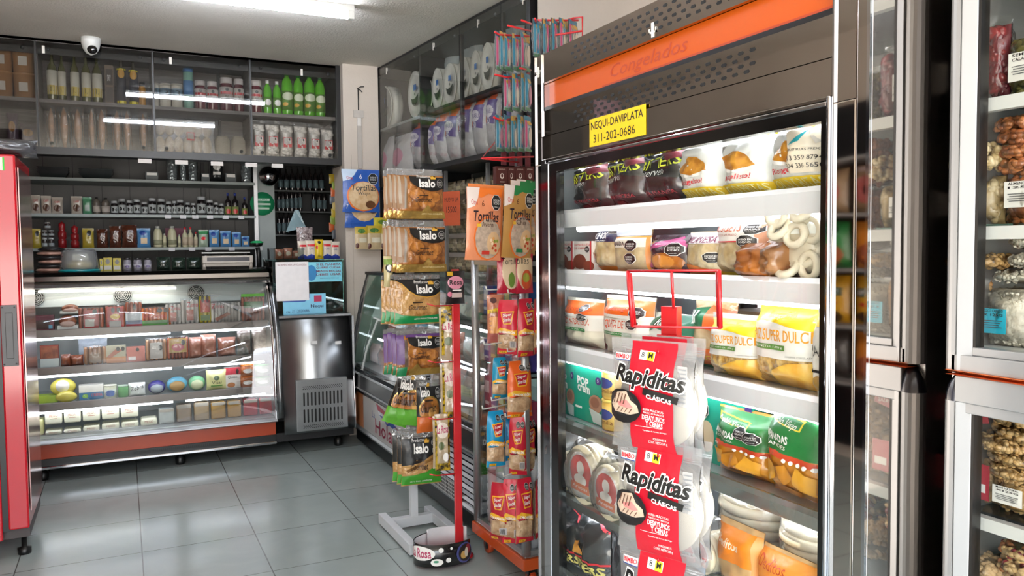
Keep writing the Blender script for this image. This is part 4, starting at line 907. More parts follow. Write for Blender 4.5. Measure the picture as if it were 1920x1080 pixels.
one(sa(mat('white_pack', '#d0cbc6'), [('t', 'Zenu', .02, .72, .42, .95, REDI), ('p', [(.1, .2), (.55, .5), (.65, .4), (.2, .08)], ink('#a5522f'))]+oc(.85, .72, .12)), 395, 451, 567, 'white pack lettered in red with a sausage picture in the counter', 'sausages')
one(sa(meat, [('r', .1, .55, .9, .8, ink('#4f8a4a')), ('r', 0, 1.0, 1, 1.12, ink('#6fce3a'))]), 452, 496, 556, 'pink sausage pack with green label at the steel end of the counter', 'sausages')
C2 = 5.94
one(lambda w, h: boxpack('bean_pack', w, h, .04, '#7a2f22', [('r', 0, 0, 1, .4, ink('#b9c2bf')), ('r', .05, .42, .95, .95, bmeat)]), 75, 110, 648, 'pack of red meat pieces with pale label in the second counter row', 'meat pack', R2, C2)
row(lambda w, h: bag('meat_bag', w, h, .06, bmeat, (), 5, wr=.008), FAR, C2, R2, [(114, 133, 664), (132, 157, 665)], 'brown meat in film, second counter row, {} of two', 'meat pack', 'brown meat packs')
one(sa(mat('tan_sausage', '#b58a6a', rough=.3, coat=.4), [('r', .25, .1, .75, .6, ink('#8a6a4a'))]), 157, 199, 650, 'tan sausage pack in the second counter row below the white bag', 'sausages', R2, C2)
one(lambda w, h: boxpack('ham_pack', w, h, .04, '#b5b09a', [('r', .0, .0, 1, .35, ink('#b0703a')), ('p', [(0, .35), (.6, .9), (.8, .7), (.2, .3)], ink('#9a5a48'))]+oc(.6, .8)+oc(.85, .8)), 199, 236, 648, 'pale ham pack with green and brown print in the second counter row', 'ham pack', R2, C2)
one(lambda w, h: boxpack('ham_pack', w, h, .04, '#c07a70', [('r', .1, .1, .5, .35, ink('#d8cfca'))]+oc(.6, .8)), 237, 272, 650, 'pink ham pack in the second counter row', 'ham pack', R2, C2)
row(sa(mat('tan_sausage', '#b58a6a'), [('r', .2, .1, .8, .85, ink('#c5c0ba'))]+oc(.7, .6)), FAR, C2, R2, [(273, 312, 636)], 'tan sausage pack with a wide pale label in the second counter row', 'sausages')
row(sa(meat, [('r', .1, .3, .9, .95, ink('#c0953a')), ('e', .5, .55, .3, .18, ink('#c04a5a'))]+oc(.75, .75)), FAR, C2, R2, [(313, 353, 632)], 'sausage pack with a yellow and pink label in the second counter row', 'sausages')
row(lambda w, h: bag('meat_bag', w, h, .09, mat('pink_chicken', '#b98270', rough=.25, coat=.7, bump=.8, bscale=22, var=.3, vscale=22), (), 3, wr=.014), FAR, C2, R2, [(354, 379, 632), (376, 405, 627), (408, 442, 632)], 'knotted clear bag of pinkish meat in the second counter row, {} of three', 'meat bag', 'knotted meat bags')
row(lambda w, h: bag('dark_meat_bag', w, h, .07, mat('dark_film_bag', '#6e5f58', rough=.15, coat=.9, bump=.9, bscale=30, var=.5, vscale=35, col2='#a59a92'), [('e', .7, .15, .08, .06, ink('#b9b4ae'))], 3), FAR, C2, R2, [(444, 470, 616), (471, 500, 614)], 'dark glossy pack by the steel post in the second counter row, {} of two', 'meat pack', 'dark glossy packs')
C3 = 5.91
yc = mat('smooth_yellow_cheese', '#d8cb5a', rough=.35, coat=.3)
b = MB(); b.ell((0, 0, .058), (.075, .05, .057), yc, 18, 10); b.lathe([(0, 0), (.04, 0), (.04, .002)], Wt, 14, T=Matrix.Translation((0, -.05, .07)) @ Matrix.Rotation(PI/2, 4, 'X')); b.build('cheese_ball', None, (FAR.at(118, 730, C3)[0], C3+.03, R3+.035), 0, 'larger round yellow cheese leaning in the third counter row', 'cheese')
b = MB(); b.ell((0, 0, .036), (.062, .04, .036), yc, 18, 10); b.build('cheese_ball', None, (FAR.at(125, 740, C3)[0], C3-.03, R3), 0, 'smaller flat yellow cheese in front of the round one', 'cheese')
b = MB(); b.box(0, .12, 0, .1, 0, .045, mat('lime_butter_pack', '#9cb53a', rough=.4)); b.build('lime_carton', None, (FAR.at(68, 750, C3)[0], C3, R3), 0, 'lime green carton beside the yellow cheeses', 'carton')
one(lambda w, h: boxpack('cheese_carton', w, h, .08, '#e6e4da', [('r', 0, 0, 1, .5, ink('#2c6a92')), ('e', .25, .25, .12, .15, ink('#7ab04a')), ('t', 'CREMA', .5, .2, .95, .4, REDI)]), 148, 194, 722, 'white carton with a blue foot in the third counter row', 'carton', R3, C3)
one(lambda w, h: bottle('cream_tub', w, h, 'can', matte('#d9dac0'), matte('#dfe0cc'), matte('#c8cfc0'), [('e', .5, .5, .3, .4, ink('#3a5fa5'))], (.1, .7)), 195, 219, 721, 'pale tub with a round blue mark in the third counter row', 'tub', R3, C3)
one(lambda w, h: bottle('yogurt_cup', w, h, 'can', matte('#59a05c'), matte('#b9d0b9')), 221, 241, 722, 'small green cup in the third counter row', 'cup', R3, C3)
one(lambda w, h: bag('cheese_bag', w, h, .07, '#dfe3df', [('t', 'Zebra', .1, .4, .9, .7, K, {'rise': .2})], 5), 241, 273, 717, 'white bag with slanting black writing in the third counter row', 'cheese bag', R3, C3)
def rnd(col, rim, col2): 
    def f(w, h):
        b = MB(); b.ell((0, .03, h/2), (w/2, .04, h/2), matte(col, .3), 18, 8); b.ell((0, .01, h*.42), (w*.38, .035, h*.36), matte(col2, .4), 16, 8); return b.build('round_pack')
    return f
one(rnd('#4a4590', 0, '#a8b2ba'), 277, 311, 714, 'round purple rimmed pack in the third counter row', 'cheese pack', R3, C3)
one(rnd('#6fb4cf', 0, '#b5935f'), 312, 352, 707, 'round pale blue pack in the third counter row', 'cheese pack', R3, C3)
one(rnd('#8fd0a0', 0, '#d0d8b0'), 353, 386, 705, 'round pale green pack in the third counter row', 'cheese pack', R3, C3)
one(lambda w, h: bag('cheese_bag', w, h, .06, '#d9d79a', [('e', .5, .6, .15, .12, ink('#4a5a3a')), ('t', 'Vital', .25, .3, .75, .45, K), ('r', .2, .18, .8, .24, ink('#4f8f3a'))], 5), 386, 424, 693, 'pale yellow cheese bag with dark writing in the third counter row', 'cheese bag', R3, C3)
one(lambda w, h: boxpack('cheese_carton', w, h, .05, '#d8d4ce', [('r', 0, .65, 1, 1, ink('#b32a3c')), ('t', 'Queso', .2, .45, .8, .6, K), ('e', .4, .15, .25, .12, ink('#a86a3a'))]+oc(.8, .8)), 421, 451, 689, 'red and white cheese carton in the third counter row', 'carton', R3, C3)
for (xa_, xb_, c1, c2, nm) in ((451, 476, '#e07a2a', '#b56a3a', 'orange'), (477, 506, '#3fae3a', '#b9c8b0', 'green')):
    zt_ = FAR.at(465, 704, C3)[1]
    row(lambda w, h: bottle('lidded_tub', w, h, 'can', matte(c2, .4), matte(c1, .3), matte(c2), [('e', .5, .5, .3, .35, Wt)], (.2, .75)), FAR, C3, R3, [(xa_, xb_, 705)], 'lower %s lidded tub at the right of the third counter row' % nm, 'tub')
    row(lambda w, h: bottle('lidded_tub', w, h, 'can', matte(c2, .4), matte(c1, .3), matte(c2), [('e', .5, .5, .3, .35, Wt)], (.2, .75)), FAR, C3, zt_, [(xa_, xb_, 683)], 'upper %s lidded tub at the right of the third counter row' % nm, 'tub')
C4 = 5.86
wc = mat('fresh_white_cheese', '#e9e8cf', rough=.4, coat=.2, var=.04)
def block(col, nm='cheese_block', art=()):
    def f(w, h):
        b = MB(); b.box(-w*.48, w*.48, 0, .1, 0, h*.97, col); 
        flat_art(b, art, -w*.48, w*.48, 0, h*.97, -.0012); o = b.build(nm, bev=.010); return o
    return f
mq = [('t', 'MEGO', .25, .55, .75, .75, ink('#9a4a3a'), {'rise': .05}), ('r', .3, .42, .7, .46, ink('#b8705a'))]
row(block(wc, art=[('t', 'MEGO', .25, .35, .75, .7, ink('#9a4a3a'))]), FAR, C4, R4, [(84, 117, 807), (119, 153, 804), (155, 188, 798), (190, 225, 793), (227, 261, 790), (263, 296, 784)], 'white fresh cheese block in the bottom layer, {} of six', 'cheese', 'white cheese blocks')
zz = FAR.at(170, 799, C4)[1]
row(block(wc, art=mq), FAR, C4, R4+.068, [(83, 117, 771), (119, 152, 769), (154, 188, 766), (190, 224, 762), (226, 260, 760)], 'white fresh cheese block in the upper layer, {} of five', 'cheese', 'white cheese blocks')
row(block(mat('yellow_fresh_cheese', '#d8d69a', rough=.4)), FAR, C4+.02, R4, [(64, 82, 786)], 'yellowish cheese block at the far left of the bottom row', 'cheese')
for col, spans, nm in (('#b3b9b5', [(297, 328, 766)], 'grey white'), ('#8d7a66', [(330, 360, 758)], 'brown'), ('#a58d6a', [(363, 393, 754)], 'tan'), ('#b58a3c', [(395, 424, 753), (426, 453, 751)], 'golden'), ('#b03038', [(456, 484, 748), (486, 513, 745)], 'red')):
    row(block(mat('glazed_'+nm, col, rough=.2, coat=.8, var=.15, vscale=20), 'guava_block', [('r', .05, .80, .95, 1, ink('#9a9488'))]), FAR, C4, R4, spans, nm+' wrapped block in the bottom counter row'+(', {} of two' if len(spans) > 1 else ''), 'wrapped block', nm+' wrapped blocks' if len(spans) > 1 else None)
one(lambda w, h: bag('white_bag', w, h, .05, mat('white_plastic_bag', '#c9d4e2', rough=.35, coat=.3, bump=1, bscale=18), (), 4, wr=.02), 146, 202, 632, 'crumpled white plastic bag behind the tan sausages', 'plastic bag', R2, 6.12)

# ================================================================ SIDE WALL CABINETS
sc = empty('glazed_cabinet', tuple(SID.w(0, 0)), SID.r, 'black framed glass wall cabinet above the side counter', 'cabinet')
SB, ST = 2.035, 2.893
xs = [SID.at(px, 200, 0)[0] for px in (705, 787, 864, 942)]; xs[0] = 0.0; xs.append(SID.at(993, 200, 0)[0])
b = MB(); gbk = mat('grey_cabinet_back', '#8f908e', rough=.6, var=.15, vscale=4)
b.box(0, xs[-1], .40, .42, 1.9, ST, gbk); b.box(0, xs[-1], .0, .42, ST-.07, ST, BLACKF); b.box(xs[1], xs[-1], -.005, .40, SB-.03, SB+.005, BLACKF); b.box(0, xs[1], -.0, .40, 1.93, 1.95, BLACKF)
b.box(0, .012, 0, .4, 1.93, ST, BLACKF); b.box(xs[1]-.012, xs[1]+.012, .005, .4, 1.93, ST, BLACKF); b.box(xs[-1]-.02, xs[-1]+.02, -.005, .4, SB-.03, ST, BLACKF)
for x in xs[2:4]: b.box(x-.012, x+.012, .002, .022, SB, ST, BLACKF)
SSH = 2.43
b.box(xs[1], xs[-1], .03, .4, SSH-.02, SSH, BLACKF); b.box(0, xs[1], .03, .4, 2.40, 2.42, gbk)
b.build('frame', sc, bev=.002)
SG = clear('greenish_smoked_glass', (.97, .98, .97), .01, fres=.22)
for i in range(4):
    g = MB(); g.box(xs[i]+.004, xs[i+1]-.004, -.008, -.003, (SB if i else 1.95), ST-.02, SG); o = g.build('door', sc)
    k = MB(); xx = xs[i+1]-.07
    k.lathe([(.0, -.016), (.011, -.016), (.011, -.008), (.005, -.008), (.005, 0)], STEEL, 12, T=Matrix.Translation((xx, -.008, ST-.06)) @ Matrix.Rotation(-PI/2, 4, 'X') @ Matrix.Scale(-1, 4, (0, 0, 1))); k.build('knob', o)
    k = MB(); k.box(xs[i]+.25, xs[i]+.256, -.012, -.009, ST-.09, ST-.04, matte('#e8e4dc')); k.box(xs[i]+.256, xs[i]+.274, -.012, -.009, ST-.072, ST-.066, matte('#e8e4dc')); k.box(xs[i]+.268, xs[i]+.274, -.012, -.009, ST-.072, ST-.045, matte('#e8e4dc')); k.build('paper_tab', o)
pl = mat('foam_plates', '#cfcbc2', rough=.6)
def mk_plate(w, h):
    e = empty('foam_plate_pack'); r = h/2; b = MB(); SX = Matrix.Scale(min(1, w/h), 4, (1, 0, 0))
    b.lathe([(0, 0), (r*.8, 0), (r, .02), (r, .03), (r*.85, .012), (0, .012)], pl, 24, T=SX @ Matrix.Translation((0, 0, r)) @ Matrix.Rotation(PI/2, 4, 'X'))
    b.lathe([(r, 0), (r, .07), (0, .07)], pl, 24, T=SX @ Matrix.Translation((0, .0, r)) @ Matrix.Rotation(-PI/2, 4, 'X'))
    b.build('plates', e); c = MB()
    flat_art(c, [('r', .42, .62, .68, .80, ink('#3a72b8')), ('p', [(.15, .42), (.3, .2), (.55, .12), (.8, .25), (.92, .5), (.6, .38), (.35, .36)], ink('#3a3d36')), ('e', .55, .5, .05, .05, ink('#3a3d36'))], -r*.75, r*.75, r*.3, r*1.7, -.032, T=SX); c.build('label', e)
    return e
row(mk_plate, SID, .10, SSH+.001, [(771, 797, 134), (796, 814, 142), (814, 834, 128), (836, 860, 119), (862, 884, 107), (885, 906, 95), (906, 930, 80)], 'round foam plate pack with blue square, {} of seven on the long shelf', 'plate pack', 'foam plate packs')
row(mk_plate, SID, .10, 2.421, [(706, 743, 162)], 'round pack of white foam plates alone in the farthest glass bay', 'plate pack')
wb = mat('white_film_bag', '#aab0ae', rough=.25, coat=.6, bump=.8, bscale=22, var=.2)
row(lambda w, h: bag('foam_cup_bag', w, h, .12, wb, [('e', .5, .55, .2, .1, ink('#4f8fae')), ('r', .4, .3, .7, .34, ink('#5a7a96'))], 3), SID, .25, SSH+.001, [(822, 862, 84), (866, 906, 60), (940, 985, 10)], 'milky bag of foam cups behind the plate packs, {} of three', 'cup bag', 'bags of foam cups')
row(lambda w, h: bag('cup_sleeve_bag', w, h, .16, mat('clear_white_film', '#b9b4b6', rough=.25, coat=.6, bump=.7, bscale=20, var=.1), [('r', .05, .78, .85, .95, ink('#d0582f')), ('p', [(.1, .4), (.5, .45), (.9, .42), (.9, .78), (.1, .8)], ink('#5d4a86')), ('e', .5, .62, .3, .09, ink('#d8cfd6')), ('t', 'MIRABLE', .22, .59, .78, .66, ink('#4a3a7a')), ('t', '50', .4, .44, .6, .53, Wt), ('e', .3, .5, .1, .05, ink('#c8663a'))], 4, top=.1), SID, .12, SB+.006, [(783, 806, 222), (808, 826, 216), (824, 846, 208), (846, 868, 196), (870, 893, 182), (895, 918, 172), (920, 942, 160), (948, 972, 140)], 'clear bag with orange and purple print, {} of eight in the side cabinet', 'cup bag', 'orange and purple printed bags')
row(lambda w, h: bag('pink_printed_bag', w, h, .1, mat('clear_white_film', '#b9b4b6'), [('e', .5, .55, .3, .18, ink('#b8708a')), ('e', .5, .15, .35, .1, ink('#a86a80'))], 6), SID, .1, 1.951, [(716, 740, 258), (742, 776, 252)], 'milky bag with pink print in the farthest bay, {} of two', 'bag', 'pink printed bags')
b = MB(); b.prism([(0, 0), (.03, 0), (.03, -.26), (.0, -.28)], 0, .03, BLACKF, 'x'); b.tube([(.015, .02, -.27), (.015, .22, -.02)], .012, BLACKF, 8); b.build('support_bracket', sc, (.0, .0, 1.93))
# ---- shelving under the side cabinets with small tan packs
es = empty('glass_shelving', tuple(SID.w(0, 0)), SID.r, 'glass and aluminium shelving under the side cabinets packed with tan packs', 'shelves')
b = MB(); b.box(.9, 3.1, .38, .40, 1.25, 2.0, mat('dim_back_board', '#3c403c', rough=.5)); b.build('back_board', es)
for px in (836, 915, 970):
    x = SID.at(px, 350, .1)[0]; b = MB(); b.box(x-.012, x+.012, .09, .11, 1.25, 2.0, ALU); b.build('upright', es)
tp = mat('tan_small_pack', '#8f8066', rough=.3, coat=.5, bump=.8, bscale=60, var=.5, vscale=45, col2='#5a5038')
proto = None
for r_ in range(5):
    z = 1.30+r_*.132
    b = MB(); b.box(.9, 3.1, .12, .38, z-.006, z, GLASS); b.build('shelf', es)
    for i in range(9):
        x = SID.at(846+i*17, 400, .15)[0]
        L = 'small tan packet on the glass shelving, %s shelf, %s of nine' % (('lowest', 'second', 'middle', 'fourth', 'top')[r_], ordl(i, 9, 'far end', 'near end').replace('far endmost', 'farthest').replace('near endmost', 'nearest'))
        if not proto: proto = pouch(.125, .10, .05, tp, [('r', .2, .35, .8, .6, ink('#a89a7a'))], 3, nu=6, nv=6).build('tan_packet'); o = proto; o.location = SID.w(x, .16, z+.001); o.rotation_euler = (0, 0, SID.r); tag(o, L, 'packet', 'tan packets on the glass shelving')
        else: o = dup(proto, SID.w(x, .16, z+.001), SID.r+.2*(random.random()-.5), L)
x, z = SID.at(847, 423, .05); b = MB(); b.box(-.07, .07, 0, .002, 0, .23, matte('#c4562f', .7)); flat_art(b, [('t', 'HUEVO LA', .1, .7, .9, .82, K), ('t', '15500', .2, .38, .8, .56, K)], -.07, .07, 0, .23, 0)
b.build('price_sheet', None, SID.w(x, .05, z), SID.r+.5, 'orange handwritten price sheet in front of the tan packets', 'price sheet')

# ================================================================ SIDE COUNTER
sd = empty('side_counter', (0, 0, 0), FRI.r, 'glass fronted side counter with a logo panel running along the side wall', 'display counter')
Y0, Y1 = -5.95, -3.52   # local x
bp = [(1.557, .10), (1.557, .40), (1.57, .44), (2.3, .44), (2.3, .10)]
b = MB(); b.prism(bp, Y0, Y1, mat('dark_blue_panel', '#262a33', rough=.3), 'x')
b.box(Y0, Y0+.02, 1.56, 2.3, .44, .6, STEEL); b.build('base', sd)
b = MB(); b.box(Y0+.02, Y0+.30, 1.549, 1.557, .15, .40, mat('orange_white_panel', '#c98258', rough=.3, coat=.3)); b.box(Y0+.30, Y0+1.35, 1.549, 1.557, .15, .40, mat('white_panel', '#c9c6c4', rough=.3, coat=.3))
xl = -5.42
flat_art(b, [('t', 'La', .0, .50, .09, .68, ink('#27479a')), ('t', 'Holandesa', .10, .12, 1.3, .52, ink('#a02a48'), {'bold': .01}), ('p', [(.14, .95), (.42, .86), (.42, .76), (.2, .78)], ink('#b02a44')), ('p', [(.2, .78), (.42, .74), (.42, .62), (.24, .66)], ink('#dfe3e8')), ('p', [(.24, .68), (.42, .6), (.75, .52), (.85, .6), (.55, .72)], ink('#27479a')), ('e', .5, .72, .09, .2, ink('#27479a')), ('e', .5, .72, .055, .14, ink('#d0b04a')), ('p', [(.7, .6), (.95, .5), (.8, .62)], ink('#b02a44'))], xl, xl+.72, .15, .41, 1.549)
b.build('logo_panel', sd)
b = MB(); b.prism([(1.53, .43), (1.525, .46), (1.53, .56), (1.56, .585), (1.6, .56), (1.6, .43)], Y0, Y1, mat('black_bumper', '#17181a', rough=.25), 'x'); b.box(Y0, Y1, 1.522, 1.53, .55, .562, ALU); b.box(Y0, Y1, 1.524, 1.53, .44, .452, ALU); b.build('bumper', sd)
b = MB(); b.prism([(1.535, .125), (1.53, .14), (1.54, .155), (1.557, .155), (1.557, .12)], Y0, Y1, ALU, 'x'); b.box(Y0+.02, Y1, 1.57, 2.2, .02, .10, BLACK); b.build('kick_rail', sd)
b = MB()
for i in range(9): b.prism([(1.545, .40-i*.03), (1.535, .385-i*.03), (1.557, .388-i*.03)], -4.45, Y1, ALU if i % 2 else STEEL, 'x')
b.build('louvre_grille', sd)
b = MB(); b.box(-4.3, -3.75, 1.53, 1.533, .14, .22, WHITEP)
for i in range(26):
    for j in range(4): b.box(-4.29+i*.021, -4.277+i*.021, 1.5293, 1.530, .145+j*.019, .158+j*.019, BLACK)
b.build('perforated_plate', sd)
SP = [(1.54, .585), (1.56, .75), (1.59, .9), (1.63, 1.1), (1.68, 1.275)]
def sloped(mb, x0, x1, off, th, m):
    a = [(y+off, z) for y, z in SP]; c_ = [(y+off+th, z) for y, z in SP[::-1]]; return mb.prism(a+c_, x0, x1, m, 'x')
b = MB(); sloped(b, Y0+.02, Y1-.01, 0, .006, GLASS); b.build('front_glass', sd)
b = MB(); sloped(b, Y0, Y0+.02, -.004, .02, BLACK); b.build('corner_post', sd)
b = MB(); b.prism([(1.54, .56), (1.68, 1.285), (1.72, 1.285), (1.6, .56)], Y1-.02, Y1, ALU, 'x'); b.build('corner_post', sd)
b = MB(); b.prism([(1.56, .585), (1.69, 1.27), (2.28, 1.27), (2.28, .585)], Y0+.004, Y0+.012, clear('green_end_glass', (.72, .88, .8), .04, haze=.12, hazecol=(.6, .8, .72)), 'x'); b.build('end_glass', sd)
b = MB(); b.box(Y0, Y1, 1.665, 1.70, 1.272, 1.292, BLACKF); b.box(Y0, Y0+.02, 1.665, 2.3, 1.272, 1.292, BLACKF); b.box(Y0, Y1, 1.70, 2.3, 1.28, 1.29, GLASS); b.build('top_frame', sd)
b = MB(); cg = mat('pale_green_liner', '#b5cfc4', rough=.3); b.box(Y0, Y1, 2.27, 2.3, .44, 1.28, cg); b.box(Y0+.02, Y1, 1.58, 2.27, .58, .60, mat('steel_deck', '#b9c0c0')); b.build('liner', sd)
for z, y in ((.80, 1.72), (1.02, 1.78)):
    b = MB(); b.box(Y0+.03, Y1-.03, y, 2.25, z-.008, z, clear('shelf_glass', (.8, .93, .88), .05)); s = b.build('shelf', sd)
    b = MB(); b.tube([(Y0+.1, y+.01, z-.02), (Y1-.1, y+.01, z-.02)], .008, CLED, 8); b.build('light_tube', s)
pm = [mat('pale_meat', '#c9b0a4', rough=.25, coat=.7, bump=.7, bscale=20, var=.25, vscale=15), mat('white_curd', '#d4d8d2', rough=.25, coat=.7, bump=.7, bscale=20), mat('reddish_meat', '#b5735c', rough=.25, coat=.7, bump=.7, bscale=20, var=.3, vscale=15)]
for zr, yy, nn in ((.601, 1.70, 11), (.801, 1.84, 10), (1.021, 1.9, 10)):
    f = None; 
    for i in range(nn):
        x = -5.80+i*.215; k_ = (i*5+int(zr*10)) % 3
        L = 'wrapped packet on the %s in the side counter, %s of %d' % ({.601: 'steel floor', .801: 'lower shelf', 1.021: 'upper shelf'}[zr], ordl(i, nn, 'far end', 'near end').replace('far endmost', 'farthest').replace('near endmost', 'nearest'), nn)
        o = pouch(.18, .15-.02*(i % 2), .08, pm[k_], (), i, nu=6, nv=6).build('wrapped_packet', None, FRI.w(x, yy, zr), FRI.r+.3*(random.random()-.5), L, 'packet', 'packets in the side counter')
x_, z_ = FAR.at(716, 540, 5.6); 
# ================================================================ COLUMN: blue tortilla packs, cheese sachets, wire
CY = 6.10
tort_b = mat('tortilla_disc', '#e0c39a', rough=.5, var=.2, vscale=25, col2='#c9a070')
bl = '#2458ae'
def blue_art(): return [('p', [(0, 1), (.42, 1), (.33, .88), (.2, .76), (0, .72)], ink('#c9dcf0')), ('t', 'Oma', .1, .76, .26, .84, REDI), ('t', '6', .45, .78, .52, .88, Wt), ('e', .55, .37, .46, .35, ink('#e0742a')), ('e', .56, .38, .42, .33, tort_b), ('t', 'Tortillas', .22, .50, .92, .64, ink('#20242c'), {'shear': .15, 'bold': .01}), ('t', 'Wraps', .40, .38, .74, .48, ink('#20242c'), {'shear': .15})]+seal_oct(.82, .78, .15, .14)+[('e', .74, .18, .14, .09, ink('#6a4326')), ('t', '7', .08, .08, .13, .18, Wt)]
def hang(fr, d, x0, x1, y0, y1, name, dd, base, art, L, cat, group=None, yaw=0, seed=0, **k):
    xc, zb, w, h = fr.spot(d, x0, x1, y0, y1)
    return pouch(w, h, dd, film(base) if isinstance(base, str) else base, art, seed, **k).build(name, None, fr.w(xc, d, zb), fr.r+yaw, L, cat, group)
hang(FAR, CY-.05, 641, 712, 318, 398, 'tortilla_pack', .03, bl, blue_art(), 'blue pack of tortilla wraps hanging on the plaster column', 'tortilla pack', 'blue tortilla packs')
hang(FAR, CY-.012, 645, 713, 350, 427, 'tortilla_pack', .02, bl, [('e', .55, .55, .42, .4, tort_b), ('e', .8, .45, .14, .1, ink('#6a4326'))], 'second blue tortilla pack showing below the front one on the column', 'tortilla pack', 'blue tortilla packs')
ys = '#c9b28a'
for i, (x0, x1, y0, y1) in enumerate(((665, 690, 425, 467), (687, 716, 423, 468), (712, 736, 424, 468))):
    hang(FAR, CY-.05+.006*i, x0, x1, y0, y1, 'cheese_sachet', .02, ys, [('r', 0, .68, 1, 1, ink('#bda32f')), ('e', .5, .8, .3, .1, ink('#4a7a3a')), ('r', .3, .3, .9, .5, ink('#e0d8c0')), ('e', .15, .15, .14, .12, ink('#5a2a20'))], 'small yellow topped sachet hanging at the column edge, {} of three'.format(('leftmost', 'middle', 'rightmost')[i]), 'sachet', 'yellow sachets on the column', seed=i, nu=6, nv=6)
hang(FAR, CY-.04, 700, 728, 408, 425, 'yellow_tag', .008, '#c5b62a', [('e', .6, .5, .3, .25, ink('#5a7a2a'))], 'yellow card above the sachets on the column', 'card', nu=5, nv=5)
px_, pz_ = FAR.at(672, 165, CY); b = MB(); b.tube([(0, 0, 0), (0, -.0, -.17)], .004, BLACK, 6); b.tube([(0, 0, 0), (.02, -.01, .012), (.045, -.01, .014)], .004, BLACK, 6); b.tube([(-.008, 0, -.002), (.015, -.01, -.015), (.03, -.01, -.03)], .004, BLACK, 6); b.build('cable_stub', None, (px_, CY+.012, pz_), 0, 'black cable sticking out of the plaster column', 'cable')
b = MB(); b.box(-.04, .04, 0, .012, -.225, -.17, matte('#bdb6ae')); b.box(-.012, .018, -.006, .0, -.29, -.23, matte('#dad6d0')); b.box(-.012, .022, 0, .008, -.62, -.225, matte('#b5aea6')); b.build('wall_box', None, (px_, CY+.008, pz_), 0, 'pale plastic box and conduit fixed on the column below the cable', 'conduit')
# hanging little bottle pack under the sachets
hang(FAR, 3.80, 719, 737, 480, 538, 'juice_pack', .04, '#c9bd8f', [('e', .5, .62, .4, .16, K), ('e', .5, .62, .25, .1, Wt), ('r', 0, .72, 1, .9, ink('#7f9a4a'))], 'small tan pack hanging behind the crisp bags', 'pack', nu=6, nv=8)
# ================================================================ SNACK STAND (white post) AND ITS BAGS
IW = mat('white_steel_paint', '#d5d8dc', rough=.35, var=.03)
st = empty('snack_stand', (0, 0, 0), 0, 'white steel floor stand with an open rectangular foot, hung with crisp bags', 'display stand')
b = MB(); b.box(1.312, 1.352, 3.90, 3.93, .06, 1.86, IW); b.build('pole', st, bev=.002)
b = MB(); z0, z1 = .012, .062
b.box(1.175, 1.215, 3.52, 4.03, z0, z1, IW); b.build('foot', st, bev=.002)
b = MB(); b.box(1.43, 1.47, 3.52, 4.03, z0, z1, IW); b.build('foot', st, bev=.002)
b = MB(); b.box(1.215, 1.43, 3.52, 3.56, z0, z1, IW); b.build('foot', st, bev=.002)
b = MB(); b.box(1.215, 1.43, 3.895, 3.935, z0, z1, IW); b.build('cross_bar', st, bev=.002)
crisp = mat('orange_crisps', '#b9793a', rough=.3, coat=.7, bump=.7, bscale=40, var=.4, vscale=26, col2='#74431c')
crispb = mat('pale_crisps', '#cfa366', rough=.3, coat=.7, bump=.7, bscale=40, var=.4, vscale=26, col2='#a3743c')
GOLD = mat('gold_foil', '#c9a456', rough=.22, metal=.5, coat=.5, bump=.9, bscale=26, var=.3, vscale=20)
CR = ink('#d9a53a'); OR_ = mat('crisp_print', '#c07f38', rough=.35, coat=.4, var=.4, vscale=45, col2='#9a5c24', bump=.5, bscale=40); OR2 = ink('#7d4a1e')
def crown(x, y, s): return [('p', [(x-s, y), (x+s, y), (x+s*1.2, y+s*1.1), (x+s*.5, y+s*.5), (x, y+s*1.4), (x-s*.5, y+s*.5), (x-s*1.2, y+s*1.1)], CR)]
def isalo(x, y, s, o=True):
    return [('t', 'Productos', x, y+.17*s, x+.26*s, y+.22*s, Wt), ('t', 'Isalo', x+.03*s, y, x+.33*s, y+.15*s, Wt, {'bold': .03})]+crown(x+.30*s, y+.15*s, .045*s)
def gour(x, y, s, c='#2c1a10'): return [('t', 'Gourmet', x, y, x+.36*s, y+.10*s, ink(c), {'shear': .35, 'bold': .008}), ('r', x+.08*s, y+.125*s, x+.28*s, y+.145*s, ink(c))]
chipA = [('e', .42, .47, .17, .12, OR2), ('e', .40, .49, .15, .10, OR_), ('e', .78, .42, .17, .13, OR2), ('e', .77, .44, .15, .11, OR_), ('e', .62, .28, .2, .1, OR2), ('e', .62, .30, .18, .085, OR_)]
A_art = [('r', 0, .2, .22, .86, ink('#8a6238')), ('p', [(.04, .3), (.1, .3), (.07, .86), (.03, .86)], ink('#a08f7a')), ('p', [(.14, .2), (.18, .2), (.2, .8), (.16, .86)], ink('#8d8478'))]+chipA+[('p', [(.26, .86), (1, .84), (1, .62), (.86, .57), (.7, .56), (.5, .60), (.33, .68), (.26, .76)], K)]+isalo(.42, .63, 1.15)+seal_oct(.91, .72, .075, .085)+gour(.36, .33, 1)+[('r', 0, 0, 1, .15, GOLD), ('p', [(.5, .15), (.62, .28), (.72, .15)], GOLD), ('t', 'LISTO PARA CONSUMIR', .5, .08, .95, .11, ink('#f3e3b0'))]  # the two pale slanted strips at the left are film highlights painted in
B_art = [('p', [(.0, .92), (1, .92), (1, .64), (.86, .56), (.68, .54), (.45, .58), (.28, .68), (.14, .84), (.0, .90)], CR), ('p', [(.0, .92), (1, .92), (1, .66), (.86, .58), (.68, .56), (.45, .60), (.3, .69), (.16, .84), (.0, .91)], K)]+isalo(.42, .63, 1.2)+seal_oct(.92, .80, .08, .08)+gour(.28, .30, 1.1)+[('p', [(0, .03), (1, .03), (1, .20), (.5, .17), (.15, .20), (0, .26)], ink('#0f8a4a')), ('t', 'LISTO PARA CONSUMIR', .4, .10, .9, .135, Wt)]
